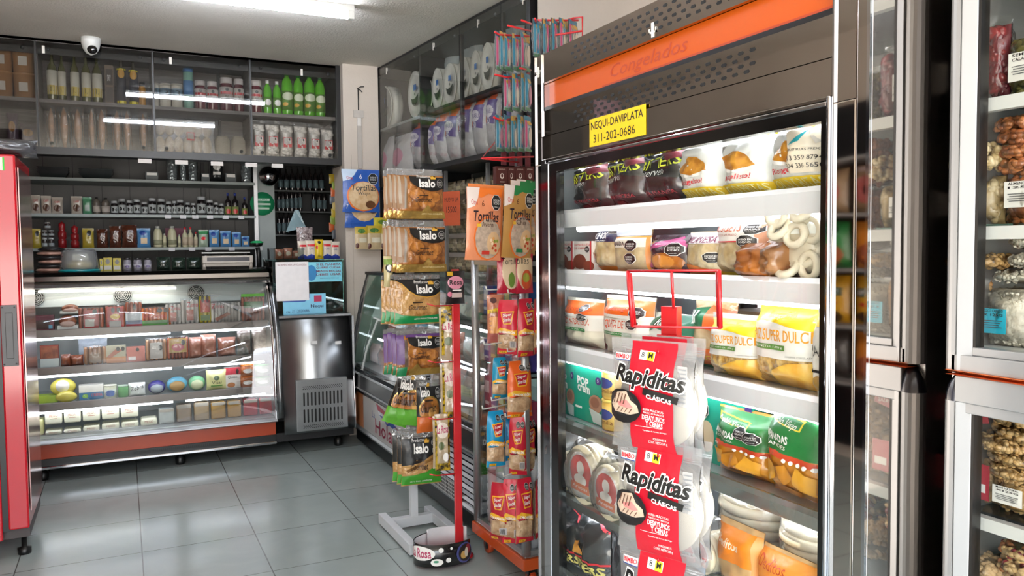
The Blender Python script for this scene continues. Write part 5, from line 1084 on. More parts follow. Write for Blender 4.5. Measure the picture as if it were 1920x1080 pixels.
C_art = [('r', 0, .25, .16, .9, ink('#5f3a78')), ('p', [(.16, .2), (.24, .2), (.22, .8), (.16, .8)], ink('#5a4636')), ('r', .2, .84, 1, .90, ink('#5f3a78'))]+chipA+[('p', [(.24, .85), (1, .82), (1, .60), (.8, .57), (.55, .59), (.32, .66), (.24, .74)], K)]+isalo(.42, .64, 1.05)+seal_oct(.92, .73, .08, .09)+gour(.36, .36, .95)+[('r', .25, 0, 1, .15, GOLD), ('p', [(.3, .15), (.42, .28), (.5, .15)], GOLD), ('r', 0, .0, .2, .2, ink('#16794a'))]
def D_art(c): return [('r', 0, .30, 1, .88, K), ('e', .5, .45, .44, .26, GOLD), ('e', .5, .44, .42, .24, OR_), ('e', .38, .5, .18, .12, OR2), ('e', .62, .38, .2, .12, ink('#dba45a')), ('r', 0, .0, 1, .2, ink(c)), ('p', [(0, .2), (1, .2), (1, .32), (.5, .22), (0, .32)], ink(c))]+isalo(.1, .70, 1.25)+seal_oct(.86, .76, .11, .10)+gour(.12, .40, 1.7)
E_art = [('p', [(0, .88), (1, .88), (1, .62), (.75, .55), (.45, .42), (0, .38)], K), ('p', [(0, .36), (.45, .40), (.75, .53), (1, .60), (1, .54), (.6, .44), (.2, .34)], ink('#b58a4a')), ('p', [(.1, .3), (.9, .54), (.92, .5), (.14, .25)], ink('#8f6430')), ('p', [(0, .02), (1, .02), (1, .42), (.9, .36), (.6, .24), (.3, .20), (0, .19)], ink('#3f9a2c'))]+isalo(.26, .60, 1.25)+seal_oct(.84, .78, .09, .065)+seal_oct(.85, .64, .09, .065)+gour(.2, .30, 1.25)+[('t', 'LISTO PARA CONSUMIR', .2, .07, .75, .10, Wt)]
def group_hang(fr, d, x0, x1, y0, y1, n, base, art, name, L, grp, yaw=0., dx=-.012, dd=.032, th=.036, headm=CRINK, seed=0, mirror=False, **k):
    xc, zb, w, h = fr.spot(d, x0, x1, y0, y1)
    first = pouch(w, h, th, base, art, seed, top=.12, bot=.05, wr=.006, headm=headm, pinch=.06, **k).build(name, None, fr.w(xc, d, zb), fr.r+yaw)
    tag(first, L.format('front one'), 'snack bag', grp if n > 1 else None)
    for i in range(1, n):
        dup(first, fr.w(xc+dx*i, d+dd*i, zb+.004*((i*7) % 3)), fr.r+yaw+.05*math.sin(i*2.1), L.format('rearmost one' if i == n-1 else ('second from the front' if i == 1 else 'third from the front')))
    return first
ID = 3.74
group_hang(FAR, ID, 741, 832, 318, 410, 4, crisp, A_art, 'crisp_bag', 'gold footed crisp bag in the top bunch on the stand, {}', 'top bunch of crisp bags')
group_hang(FAR, ID, 740, 836, 414, 510, 4, crisp, A_art, 'crisp_bag', 'gold footed crisp bag in the second bunch on the stand, {}', 'second bunch of crisp bags', seed=2)
group_hang(FAR, ID, 737, 827, 516, 608, 4, crispb, B_art, 'crisp_bag', 'green footed black topped bag in the third bunch, {}', 'third bunch of crisp bags', seed=3)
group_hang(FAR, ID, 741, 828, 618, 702, 4, crisp, C_art, 'crisp_bag', 'purple edged crisp bag in the fourth bunch, {}', 'fourth bunch of crisp bags', seed=4)
xc, zb, w, h = FAR.spot(ID, 777, 823, 712, 808)
o = pouch(w, h, .04, crispb, D_art('#d0682a'), 5, top=.14, headm=CRINK, pinch=.06).build('small_crisp_bag', None, (xc, ID-.02, zb), .05, 'small black bag with an orange foot in the fifth bunch on the stand', 'snack bag', 'fifth bunch of small crisp bags')
g_ = pouch(w, h, .04, crispb, D_art('#5aa52c'), 6, top=.14, headm=CRINK, pinch=.06).build('small_crisp_bag', None, (xc-.055, ID+.03, zb+.03), -.5, 'small green footed bag just left of the orange footed one', 'snack bag', 'fifth bunch of small crisp bags')
for i, (ddx, dz, ry, rz, L) in enumerate(((-.10, .032, .16, -.35, 'small green footed bag, tilted, second from outer end of fifth bunch'), (-.15, .035, .38, -.1, 'small green footed bag swinging out farthest left in the fifth bunch'), (.02, .03, -.1, .2, 'small black bag tucked behind the orange footed one'))):
    dup(g_, (xc+ddx, ID+.06+.02*i, zb+dz), rz, L, ry=ry)
group_hang(FAR, ID, 752, 826, 808, 908, 3, crispb, E_art, 'crisp_bag', 'bag with slanting green foot, lowest on the stand, {}', 'lowest bunch of crisp bags', yaw=-.12, seed=6)
for i, y in enumerate((322, 418, 520, 622, 716, 812)):
    z = FAR.at(790, y, ID)[1]; b = MB(); b.tube([(1.332, 3.905, z-.006), (1.332, ID-.05, z-.006), (1.332, ID-.056, z+.006)], .0025, IW, 6); b.build('hook', st)

# ================================================================ ROSA STAND
rs_ = empty('red_snack_stand', (0, 0, 0), 0, 'red post stand with a black printed tray at its foot', 'display stand')
b = MB(); b.box(1.385, 1.422, 3.46, 3.475, .03, 1.36, RED); b.build('pole', rs_, bev=.002)
cx, cy = 1.31, 3.412
def band(mb, a0, a1, rx, ry, z0, z1, m, th, n=26, c=(cx, cy)):
    vs = []
    for i in range(n+1):
        a = a0+(a1-a0)*i/n
        for r_ in (0, th):
            for z in (z0, z1): vs.append((c[0]+(rx-r_)*math.cos(a), c[1]+(ry-r_)*math.sin(a), z))
    fs = []
    for i in range(n):
        p = i*4; q = p+4; fs += [(p, q, q+1, p+1), (p+2, p+3, q+3, q+2), (p+1, q+1, q+3, p+3), (p, p+2, q+2, q)]
    fs += [(0, 1, 3, 2), (n*4, n*4+2, n*4+3, n*4+1)]
    mb.add(vs, fs, m, True)
b = MB(); band(b, PI*.62, PI*1.72, .150, .100, .012, .115, mat('black_tray_print', '#141314', rough=.25, coat=.6), .003)
trb = b.build('tray_band', rs_)
b = MB(); band(b, PI*.62, PI*1.72, .1466, .0966, .016, .112, matte('#cfcfd2', .4), .002); band(b, PI*.16, PI*.62, .1500, .1000, .016, .128, matte('#cfcfd2', .4), .003); band(b, PI*.20, PI*.27, .1465, .0965, .018, .126, RED, .002); b.build('tray_lining', rs_)
b = MB(); b.lathe([(0, .012), (.14, .012), (.14, .016), (0, .016)], RED, 26, c=(cx, cy, 0), sy=.66); b.build('tray_floor', rs_)
b = MB()
def onband(mb, art, a0, a1, z0, z1, rx=.1515, ry=.1015, off=.0006):
    for k, it in enumerate(art):
        vs, fs, m = art_geo(it); vs, fs = cuts(vs, fs, [i/16 for i in range(1, 16)], [])
        out = []
        for a, c in vs:
            t = a0+(a1-a0)*a; out.append((cx+(rx+off*k)*math.cos(t), cy+(ry+off*k)*math.sin(t), z0+(z1-z0)*c))
        mb.add(out, fs, m, True)
PK = ink('#b5315f')
onband(b, [('e', .22, .62, .26, .36, Wt), ('t', 'La Rosa', .0, .40, .42, .88, PK, {'bold': .02}), ('e', .50, .2, .09, .18, Wt), ('e', .49, .24, .04, .06, ink('#3a8f6a')), ('e', .56, .8, .035, .13, Wt), ('e', .70, .84, .018, .07, Wt), ('e', .66, .28, .035, .12, Wt), ('e', .90, .5, .13, .52, ink('#4a4f8a')), ('e', .91, .5, .11, .44, ink('#2a211c')), ('e', .88, .4, .05, .2, ink('#c9a05a')), ('e', .95, .65, .04, .25, ink('#8f3038')), ('e', .92, .5, .03, .25, ink('#cfc8b8'))], PI*.98, PI*1.70, .018, .110)
b.build('tray_print', trb)
leo = mat('spotted_film', '#c9a92c', rough=.25, coat=.7, bump=.4, bscale=30, col2='#141210', vscale=60, detail=1.)
roz = mat('clear_wafer_film', '#c9b596', rough=.25, coat=.8, bump=.7, bscale=30, var=.3, vscale=18)
R_art = [('r', 0, .72, 1, 1, leo), ('p', [(.0, .1), (.18, .1), (.12, .45), (.2, .75), (0, .8)], leo), ('e', .5, .62, .48, .10, ink('#e3d8cc')), ('t', 'La Rosa', .04, .56, .94, .68, PK, {'bold': .02, 'rise': .02}), ('e', .4, .36, .25, .08, ink('#5f6b45')), ('e', .72, .22, .22, .08, Wt), ('t', 'TOSTADA', .55, .20, .9, .24, PK), ('r', .6, .0, 1, .12, leo)]
S_art = [('r', 0, 0, .12, 1, leo), ('r', .86, 0, 1, 1, leo), ('r', 0, 0, 1, .14, leo), ('e', .5, .72, .42, .14, ink('#e3d8cc')), ('t', 'La Rosa', .12, .66, .88, .8, PK, {'bold': .02, 'rise': .02}), ('e', .4, .45, .2, .07, ink('#5f6b45')), ('e', .7, .25, .2, .08, Wt)]
hang(FAR, 3.40, 836, 871, 508, 570, 'stand_header', .012, mat('black_pink_card', '#1d1a1c', rough=.3, coat=.5, var=.5, vscale=70), [('e', .5, .65, .45, .2, ink('#d98fa5')), ('t', 'Rosa', .15, .58, .85, .74, K, {'bold': .02}), ('r', .05, .86, .35, .98, ink('#d0a52c')), ('r', .3, .4, .8, .44, Wt), ('r', .25, .2, .85, .34, ink('#c9b5b0')), ('e', .15, .3, .12, .08, ink('#c8607f'))], 'black and pink header card at the top of the red stand', 'card', nu=5, nv=6)
for i, (x0, x1, y0, y1, art, L) in enumerate(((830, 859, 573, 676, R_art, 'topmost'), (832, 863, 678, 786, S_art, 'middle one'), (818, 845, 776, 882, S_art, 'lowest'))):
    hang(FAR, 3.495, x0-2, x1-2, y0, y1, 'wafer_pack', .03, roz, art, 'long spotted toast pack hanging on the red stand, '+L, 'snack pack', 'long toast packs on the red stand', yaw=-.25, seed=i, nu=6, nv=12)
    hang(FAR, 3.535, x0-6, x1-6, y0+4, y1-4, 'wafer_pack', .02, roz, [], 'long toast pack half hidden behind the '+L+' on the red stand', 'snack pack', yaw=-.3, seed=i+9, nu=6, nv=8)
for y in (572, 677, 783, 887):
    x, z = FAR.at(864, y, 3.46); b = MB(); b.tube([(1.39, 3.462, z), (1.30, 3.475, z), (1.262, 3.47, z+.012)], .0032, RED, 6); b.build('hook', rs_)

# ================================================================ GLASS CART ON WHEELS
ct_ = empty('glass_cart', (0, 0, 0), 0, 'wheeled glass cabinet with an orange base and aluminium posts beside the refrigerator', 'glass cabinet')
X0, X1_, Y0_, Y1_ = 1.485, 2.02, 2.93, 3.46; ZB, ZT = .155, 1.40
def plate(z0, z1, m, nm, e=.0):
    b = MB(); b.box(X0-e, X1_+e, Y0_-e, Y1_+e, z0, z1, m); return b.build(nm, ct_, bev=.004)
plate(.095, .145, mat('orange_cart_base', '#c24f1c', rough=.3, coat=.3), 'base', .012); plate(.145, .155, ALU, 'floor_plate')
for x in (X0, X1_):
    for y in (Y0_, Y1_):
        b = MB(); b.lathe([(.020, ZB), (.020, ZT)], ALU, 12, c=(x+(.012 if x == X0 else -.012), y+(.012 if y == Y0_ else -.012), 0)); b.build('post', ct_)
for z in (ZB, ZT-.02):
    b = MB(); b.box(X0, X0+.02, Y0_+.02, Y1_-.02, z, z+.02, ALU); b.box(X0+.02, X1_, Y0_, Y0_+.02, z, z+.02, ALU); b.build('rail', ct_)
b = MB(); b.box(X0+.004, X0+.009, Y0_+.03, Y1_-.03, ZB+.02, ZT-.02, GLASS); b.build('side_pane', ct_)
b = MB(); b.box(X0+.03, X1_-.03, Y0_+.004, Y0_+.009, ZB+.02, ZT-.02, GLASS); b.build('front_pane', ct_)
b = MB(); b.box(X0+.03, X1_-.03, Y1_-.009, Y1_-.004, ZB+.02, ZT-.02, GLASS); b.build('rear_pane', ct_)
for z in (.42, .70, .93, 1.15):
    b = MB(); b.box(X0+.02, X1_-.01, Y0_+.015, Y1_-.015, z-.006, z, clear('green_shelf_glass', (.75, .9, .85), .05)); b.build('shelf', ct_)
for x, y in ((X0+.05, Y0_+.04), (X0+.05, Y1_-.05), (X1_-.05, Y0_+.05), (X1_-.05, Y1_-.05)):
    b = MB(); T = Matrix.Translation((x, y, .036)) @ Matrix.Rotation(PI/2, 4, 'Y')
    b.lathe([(0, -.012), (.034, -.012), (.036, -.008), (.036, .008), (.034, .012), (0, .012)], ORANGE, 18, T=T); b.lathe([(0, -.014), (.018, -.014), (.018, .014), (0, .014)], BLACK, 14, T=T); b.box(x-.02, x+.02, y-.014, y+.014, .06, .095, BLACK); b.build('castor', ct_)
foam = mat('white_foam_cups', '#c9c9d0', rough=.6); ft = 'stack of white foam cups standing in the glass cart, %s'
f = None
for i, (x, y) in enumerate(((1.55, 2.99), (1.55, 3.08), (1.55, 3.17), (1.55, 3.27), (1.55, 3.37), (1.65, 2.99), (1.75, 2.99), (1.85, 2.99))):
    if not f:
        b = MB(); pr = [(0, 0), (.03, 0)]
        for k in range(9): pr += [(.037, .05+k*.042), (.037, .062+k*.042), (.032, .066+k*.042)]
        b.lathe(pr+[(0, pr[-1][1])], foam, 14); f = b.build('foam_cup_stack'); o = f; o.location = (x, y, ZB+.001+.0)
    else: o = dup(f, (x, y, ZB+.001))
    tag(o, ft % ('nearest corner', 'second along the side pane', 'third along the side pane', 'fourth along the side pane', 'farthest along the side pane', 'second along the front', 'third along the front', 'fourth along the front')[i], 'cups', 'foam cup stacks in the cart')
bs_c = [('#8f3a55', '#d8c2c8'), ('#2f6f5a', '#c9c96a'), ('#4a3f8f', '#cfcfe0'), ('#b5372c', '#e8d2c8'), ('#2c5aa0', '#cfe0e8')]
for s_, z in enumerate((.701, .931, 1.151)):
    for i in range(6):
        y = 3.0+i*.075; c1, c2 = bs_c[(i+s_*2) % 5]
        boxpack('small_box', .06, .10+.03*((i+s_) % 3), .05, c1, [('r', .1, .5, .9, .85, ink(c2)), ('r', .1, .15, .9, .25, ink(c2))]).location = (1.52, y, z)
        o = bpy.context.scene.collection.objects[-1]; o.rotation_euler[2] = FRI.r+PI*0; tag(o, 'small carton on the %s deck of the cart, %s of six' % (('lowest', 'middle', 'highest')[s_], ordl(i, 6, 'near end', 'far end').replace('near endmost', 'nearest').replace('far endmost', 'farthest')), 'carton', 'cartons in the glass cart')
x0 = 1.50
for i in range(5):
    b = pouch(.075, .16, .05, mat('red_sweets', '#a03a3c', rough=.2, coat=.8, bump=.8, bscale=50, var=.5, vscale=50, col2='#c9a8a0'), (), i, nu=6, nv=8).build('sweet_bag', None, (1.70+i*.0, 3.06+i*.08, ZB+.001), FRI.r, 'small bag of red sweets on the floor of the cart, '+ordl(i, 5, 'near end', 'far end').replace('near endmost', 'nearest').replace('far endmost', 'farthest'), 'sweet bag', 'red sweet bags in the cart')

# ---- bags hanging on the cart's corner
chi = mat('pork_rind', '#d8b894', rough=.3, coat=.6, bump=.8, bscale=45, var=.4, vscale=30, col2='#b08a66')
def ss_art(c, octs=True, bar=False):
    C = ink(c); Y = ink('#f0b429'); R_ = ink('#c01f35')
    a = [('r', 0, .40, 1, 1, C), ('p', [(0, .40), (1, .40), (1, .12), (.86, .06), (.95, .28), (.75, .38), (.4, .42), (.1, .36)], C), ('p', [(0, .0), (1, .0), (1, .07), (0, .12)], C),
         ('p', [(.18, .78), (.85, .80), (.70, .56), (.35, .55)], Y), ('p', [(.23, .765), (.79, .78), (.67, .58), (.38, .57)], R_), ('t', 'Súper', .32, .68, .70, .745, Wt, {'bold': .02, 'rise': .02}), ('t', 'Snacks', .34, .60, .68, .665, Wt, {'bold': .02, 'rise': .02}),
         ('p', [(.0, .44), (.2, .50), (.8, .44), (.97, .46), (.92, .41), (.97, .35), (.8, .36), (.2, .42), (.0, .38)], Y), ('t', 'CHICHARRÓN', .12, .40, .86, .455, Wt, {'bold': .03, 'rise': -.02}), ('r', .1, .02, .45, .07, Y), ('t', '12g', .18, .03, .38, .06, K)]
    if octs: a += seal_oct(.55, .88, .14, .055)+seal_oct(.84, .88, .14, .055)
    if bar: a += [('r', .62, .13, .92, .25, ink('#cfc9c9'))]+[('r', .65+.035*i, .14, .665+.035*i, .24, K) for i in range(7)]
    return a
CHQ = [(922, 951, 670, 746, '#1a8fb5', 3.06, 0, 'blue pork rind bag in the middle row on the cart, behind the orange one'), (950, 997, 676, 782, '#e8641f', 3.0, 0, 'orange pork rind bag in the middle row on the cart'),
       (938, 968, 562, 664, '#cf1f3a', 3.02, -.7, 'red pork rind bag turned sideways at the top left of the cart hooks'), (967, 1003, 560, 668, '#cf1f3a', 2.97, .25, 'red pork rind bag at the middle of the top row on the cart'), (993, 1019, 560, 662, '#cf1f3a', 2.99, .8, 'red pork rind bag half hidden by the refrigerator edge in the top row'),
       (911, 947, 770, 874, '#1593c4', 3.04, 0, 'light blue pork rind bag below the orange one'), (944, 966, 776, 862, '#1a7fb5', 3.12, .4, 'second light blue bag behind the first below the orange one'),
       (957, 984, 782, 890, '#c81f38', 3.0, -.5, 'red pork rind bag leaning left in the third row on the cart'), (978, 1003, 780, 888, '#c81f38', 3.03, .2, 'red pork rind bag at the refrigerator edge in the third row'),
       (926, 950, 905, 1012, '#b51a30', 3.03, -.9, 'red pork rind bag at the left of the lowest bunch'), (944, 974, 898, 1018, '#cf1f3a', 3.0, -.45, 'red pork rind bag, second from left in the lowest bunch'), (965, 1000, 896, 1016, '#cf1f3a', 2.965, .1, 'red pork rind bag facing out in the lowest bunch'), (996, 1020, 898, 1006, '#b51a30', 3.0, .8, 'red pork rind bag at the refrigerator side of the lowest bunch')]
for i, (x0, x1, y0, y1, c, d, yaw, L) in enumerate(CHQ):
    xc, zb, w, h = FAR.spot(d-.06, x0, x1, y0, y1)
    w /= max(.62, math.cos(yaw))
    pouch(w, h, .04, chi, ss_art(c, abs(yaw) < .6, abs(yaw) > .3), i, top=.07, bot=.03, nu=8, nv=14, headm=None, pinch=.25, wr=.006).build('pork_rind_bag', None, (xc, d-.06, zb), yaw, L, 'snack bag', 'pork rind bags on the cart')
hang(FAR, 3.04, 914, 944, 552, 642, 'biscuit_pack', .03, mat('pink_biscuit_film', '#c98468', rough=.25, coat=.8, bump=.6, bscale=30, var=.2), [('e', .35, .88, .2, .06, ink('#5a3a35')), ('p', [(0, .68), (.5, .72), (1, .66), (1, .58), (.5, .64), (0, .6)], ink('#e8c23a')), ('t', 'LA BOGOTANA', .08, .61, .92, .67, ink('#7a2a2a'))]+[('e', .4, .5-.09*i, .33, .05, ink('#e0a060')) for i in range(4)]+[('r', .0, .0, .9, .2, ink('#a85a50'))], 'pinkish biscuit pack at the top left of the cart hooks', 'biscuit pack', yaw=-.2, top=.05)
for i, (px, py) in enumerate(((912, 544), (953, 550), (908, 647), (952, 660), (922, 752), (905, 768), (948, 782), (944, 894))):
    x, z = FAR.at(px, py, 2.92); b = MB(); b.tube([(X0+.002, 2.95+.02*(i % 3), z), (x+.02, 2.93, z), (x, 2.92, z+.002), (x-.002, 2.92, z+.016)], .003, WHITEP, 6); b.build('hook', ct_)
# ---- tortilla packs above the cart
def tort_art(c, c2, s, oct2=True):
    return [('p', [(0, 1), (.36, 1), (.30, .86), (.2, .74), (0, .70)], ink('#e8dcd8')), ('t', 'Oma', .1, .76, .28, .83, REDI), ('p', [(.36, 1), (1, 1), (1, .88), (.6, .92), (.4, .86), (.30, .86)], ink(c2)), ('t', '6', .40, .74, .47, .82, ink('#5a2a10')),
            ('e', .60, .30, .42, .30, ink('#e8742a')), ('e', .61, .30, .39, .28, mat('grainy_tortilla', '#c9b3a0', rough=.5, var=.35, vscale=60)), ('t', 'Tortillas', .16, .53, .90, .68, ink('#2c1c28'), {'shear': .12, 'bold': .012}), ('t', s, .4, .46, .75, .53, ink('#4a2a1a')), ('r', .26, .46, .38, .50, ink('#e8b83a')),
            ('e', .76, .24, .20, .16, ink('#d9b48a'))]+[('e', .76+.11*math.cos(q*2.4)*(q/9), .24+.10*math.sin(q*2.4)*(q/9), .035, .022, ink(('#c8442a', '#e0a05a', '#b5522c', '#8a9a3a', '#f0d8b8')[q % 5])) for q in range(1, 11)]+[('r', 0, 0, .0, .0, ink('#c9502c')), ('r', .4, .08, .62, .13, ink('#c83a2c' if s != 'Chía' else '#1f7a4a'))]+seal_oct(.78, .80, .15, .115)
TD = 2.9
def tpack(x0, x1, y0, y1, base, art, d, yaw, L, seed=0, ry=0.):
    xc, zb, w, h = FAR.spot(d, x0, x1, y0, y1)
    o = pouch(w, h, .018, film(base), art, seed, top=.05, bot=.05, nu=8, nv=12, wr=.003).build('tortilla_pouch', None, (xc, d, zb), yaw, L, 'tortilla pack', 'hanging tortilla packs', ry=ry); return o
tpack(870, 938, 352, 488, '#e6936a', tort_art('#e6936a', '#ee7a2a', 'Avena'), TD, .03, 'orange tortilla pack hanging at the front, nearest the white stand', 0, .04)
tpack(873, 942, 346, 480, '#ec8f52', [], TD+.03, .03, 'second orange tortilla pack right behind the front orange one', 1, .04)
tpack(937, 996, 348, 484, '#b98a4a', tort_art('#b98a4a', '#1f7f44', 'Chía'), TD-.01, .12, 'brown and green tortilla pack beside the orange ones', 2, .06)
tpack(950, 1004, 340, 478, '#b98a4a', tort_art('#b98a4a', '#1f7f44', 'Chía'), TD+.03, .12, 'brown and green tortilla pack, second in its row', 3, .05)
tpack(962, 1013, 338, 470, '#c9a06a', tort_art('#b98a4a', '#1f7f44', 'Chía'), TD+.06, .12, 'brown and green tortilla pack, third in its row, near the refrigerator', 4, .05)
tpack(932, 974, 478, 550, '#b52038', [('e', .6, .6, .42, .5, ink('#dfc8a8')), ('t', 'Tortillas', .2, .75, 1, .92, K, {'shear': .15}), ('e', .6, .35, .15, .2, ink('#6a8a3a'))], TD+.03, -.1, 'red tortilla pack hanging below the orange ones', 5)
tpack(966, 1000, 476, 550, '#b52038', [('e', .5, .6, .48, .5, ink('#d8bf9c')), ('t', 'tillas', .0, .75, .7, .92, K, {'shear': .15}), ('e', .55, .35, .32, .25, ink('#c8502c')), ('e', .5, .4, .2, .12, ink('#9a9a3a'))], TD, .1, 'second red tortilla pack, at the refrigerator edge', 6)
# brown cartons hanging higher up
bc_ = [('t', 'premium', .2, .78, .8, .88, ink('#cfc0b8')), ('e', .5, .45, .16, .16, ink('#d8cfc8')), ('e', .5, .47, .1, .1, ink('#4a1f1a')), ('r', .3, .1, .7, .14, ink('#cfc0b8'))]
for i, (x0, x1) in enumerate(((930, 952), (952, 966), (966, 985), (985, 1002))):
    xc, zb, w, h = FAR.spot(2.96, x0, x1, 312, 345); o = boxpack('brown_carton', w*.96, h, .03, '#4a1f1c', bc_); o.location = (xc, 2.96, zb); tag(o, 'small dark brown carton hanging above the tortilla packs, '+ordl(i, 4), 'carton', 'dark brown cartons')
xc, zb, w, h = FAR.spot(2.94, 940, 1000, 283, 311); b = MB()
for i in range(4): b.box(-w/2+i*w/4, -w/2+i*w/4+w*.16, 0, .004, 0, h, matte('#5a1f28'))
b.build('dark_red_strips', None, (xc, 2.94, zb), 0, 'row of dark red hanging strips under the lowest red rack', 'strips')

# ================================================================ RED WIRE RACKS WITH BLUE CARDS
def rack(L, bars, d, verts):
    e = empty('red_wire_rack', (0, 0, 0), 0, L, 'wire rack'); 
    for p in bars: b = MB(); b.tube([(FAR.at(px, py, dd)[0], dd, FAR.at(px, py, dd)[1]) for px, py, dd in p], .004, RED, 6); b.build('wire', e)
    return e
rack('red wire rack above the refrigerator corner', [[(1092, 96, 2.62), (1092, 32, 2.62), (1075, 34, 2.7), (1000, 60, 2.75)], [(1092, 58, 2.62), (1000, 72, 2.75)], [(1003, 35, 2.6), (1006, 44, 2.72)], [(1000, 38, 2.70), (1084, 38, 2.70)]], 0, 0)
rack('red wire rack at the end of the side wall cabinet', [[(928, 60, 2.85), (936, 65, 2.88), (992, 68, 2.9)], [(952, 48, 2.85), (1002, 60, 2.95)], [(978, 38, 2.85), (1004, 48, 2.95)], [(928, 140, 2.85), (950, 145, 2.9), (992, 138, 2.95)], [(975, 128, 2.85), (995, 132, 2.95)], [(926, 220, 2.85), (940, 226, 2.9), (992, 218, 2.95)], [(1000, 294, 2.9), (903, 297, 2.85), (932, 262, 3.0)], [(903, 297, 2.85), (978, 305, 2.95), (978, 290, 2.95)]], 0, 0)
bt = [ink(c) for c in ('#2f7894', '#c9a04a', '#b04a70', '#c78a9c', '#dccfc0')]
def card_art(v): return [('r', 0, .86, 1, 1, bt[0] if v != 1 else bt[1]), ('e', .5, .80, .34, .06, bt[1]), ('p', [(.8, .1), (1, .1), (1, .86), (.8, .86)], bt[0]), ('p', [(0, .1), (.14, .1), (.14, .86), (0, .86)], bt[0] if v else bt[2]), ('e', .55, .40, .30, .28, bt[4] if v < 2 else bt[3]), ('r', 0, 0, 1, .07, ink('#5f8f6a'))]
cards = [None, None, None]
def cardrow(x0, x1, y0, y1, n, d, L, grp, seed):
    rr = random.Random(seed)
    for i in range(n):
        px = x0+(x1-x0)*(i+.5)/n; x, zt = FAR.at(px, y0+rr.uniform(0, 3), d); zb = FAR.at(px, y1, d)[1]; v = rr.randrange(3)
        if not cards[v]: cards[v] = pouch(.062, .15, .018, mat('clear_card_film', '#a8b5bb', rough=.2, coat=.8, bump=.4), card_art(v), v, nu=5, nv=8, wr=.002).build('baby_cutlery_card' if 0 else 'toothbrush_card'); o = cards[v]; o.location = (x, d, zb); o.rotation_euler = (0, 0, .75)
        else: o = dup(cards[v], (x, d+.012*(i % 2), zb), .75+rr.uniform(-.12, .12), sc=(1, 1, (zt-zb)/.15))
        tag(o, L % ordl(i, n), 'hanging card', grp)
cardrow(930, 992, 62, 132, 8, 2.9, 'blister card in the upper row on the red rack, %s of eight', 'blister cards on the red racks', 1)
cardrow(946, 992, 138, 208, 6, 2.92, 'blister card in the middle row on the red rack, %s of six', 'blister cards on the red racks', 2)
cardrow(932, 992, 216, 284, 9, 2.92, 'blister card in the lowest row on the red rack, %s of nine', 'blister cards on the red racks', 3)
cardrow(1000, 1082, 36, 108, 10, 2.70, 'blister card on the rack above the refrigerator, %s of ten', 'blister cards above the refrigerator', 5)
# ================================================================ REFRIGERATOR STOCK
def fput(x0, x1, y0, si, name, dd, base, art, L, cat, group=None, d=1.190, yaw=0., seed=0, lean=0., **k):
    z = SHZ[si]-.003; xc, zb, w, h = FRI.spot(d, x0, x1, y0, y0+60); xm = (x0+x1)/2
    h = FRI.at(xm, y0, d)[1]-z
    k.setdefault('nu', 10); k.setdefault('nv', 12)
    return pouch(w, h, dd, film(base) if isinstance(base, str) else base, art, seed, **k).build(name, None, FRI.w(xc, d+dd*.3, z), FRI.r+yaw, L, cat, group, rx=lean)
blk = mat('black_bag_film', '#26292b', rough=.22, coat=.9, bump=1, bscale=14, var=.3, vscale=12)
YG = ink('#d6e23a')
def black_art(w='BITTERS'): return [('t', w, .12, .52, .94, .68, YG, {'shear': .2, 'bold': .005, 'rise': .07}), ('t', 'conserven', .05, .40, .6, .48, ink('#b9bdbd'), {'shear': .3, 'rise': .05}), ('t', 'PAPA FRANCESA', .1, .14, .85, .20, ink('#a8303c')), ('r', .25, .04, .5, .10, ink('#7a2a32')), ('p', [(.6, .78), (1, .9), (1, .70), (.7, .64)], ink('#6e2630'))]
for i, (x0, x1, y0) in enumerate(((1072, 1138, 296), (1137, 1206, 276), (1205, 1288, 262))):
    fput(x0, x1, y0, 0, 'frozen_chips_bag', .10, blk, black_art(), 'black bag with yellow lettering on the top refrigerator shelf, %s of three' % ordl(i, 3), 'frozen food bag', 'black bags on the top refrigerator shelf', seed=i, wr=.012)
fry = mat('fries_print', '#e0a13c', rough=.35, coat=.4, var=.4, vscale=40, col2='#b3721f', bump=.4, bscale=50)
wf = mat('white_freezer_film', '#e6e8e4', rough=.3, coat=.6, bump=.7, bscale=16, var=.05)
YB = ink('#e8c81c')
def fries_art(lab=False):
    a = [('r', 0, .86, 1, .93, YB), ('e', .5, .44, .38, .10, Wt), ('p', [(.18, .44), (.28, .56), (.45, .66), (.62, .64), (.78, .54), (.84, .43), (.5, .37)], fry), ('t', 'Ricongelisto!', .12, .22, .78, .32, REDI, {'shear': .2, 'bold': .01}), ('r', 0, 0, 1, .18, YB), ('t', 'SOLO FRITAS', .05, .05, .95, .16, ink('#f6f0b0'), {'bold': .01})]
    if lab: a += [('r', .52, .22, .98, .98, ink('#efe3cc')), ('e', .72, .84, .12, .08, ink('#d96a2a')), ('p', [(.56, .58), (.78, .78), (.72, .62)], ink('#27a5b0')), ('p', [(.78, .78), (.94, .6), (.88, .58)], ink('#c9c2b5')), ('t', 'INDUSTRIAS FREXY', .55, .50, .95, .53, K), ('t', '313 359 8794', .55, .38, .95, .44, K), ('t', '304 336 5650', .55, .28, .95, .34, K)]
    return a
for i, (x0, x1, y0) in enumerate(((1273, 1352, 252), (1352, 1441, 240), (1440, 1552, 215))):
    fput(x0, x1, y0, 0, 'frozen_fries_bag', .10, wf, fries_art(i == 2), 'white and yellow frozen fries bag on the top shelf, %s' % ('next to the black bags', 'in the middle of the three', 'with a cream phone number label')[i], 'frozen food bag', 'white and yellow fries bags', seed=i+4, wr=.01)
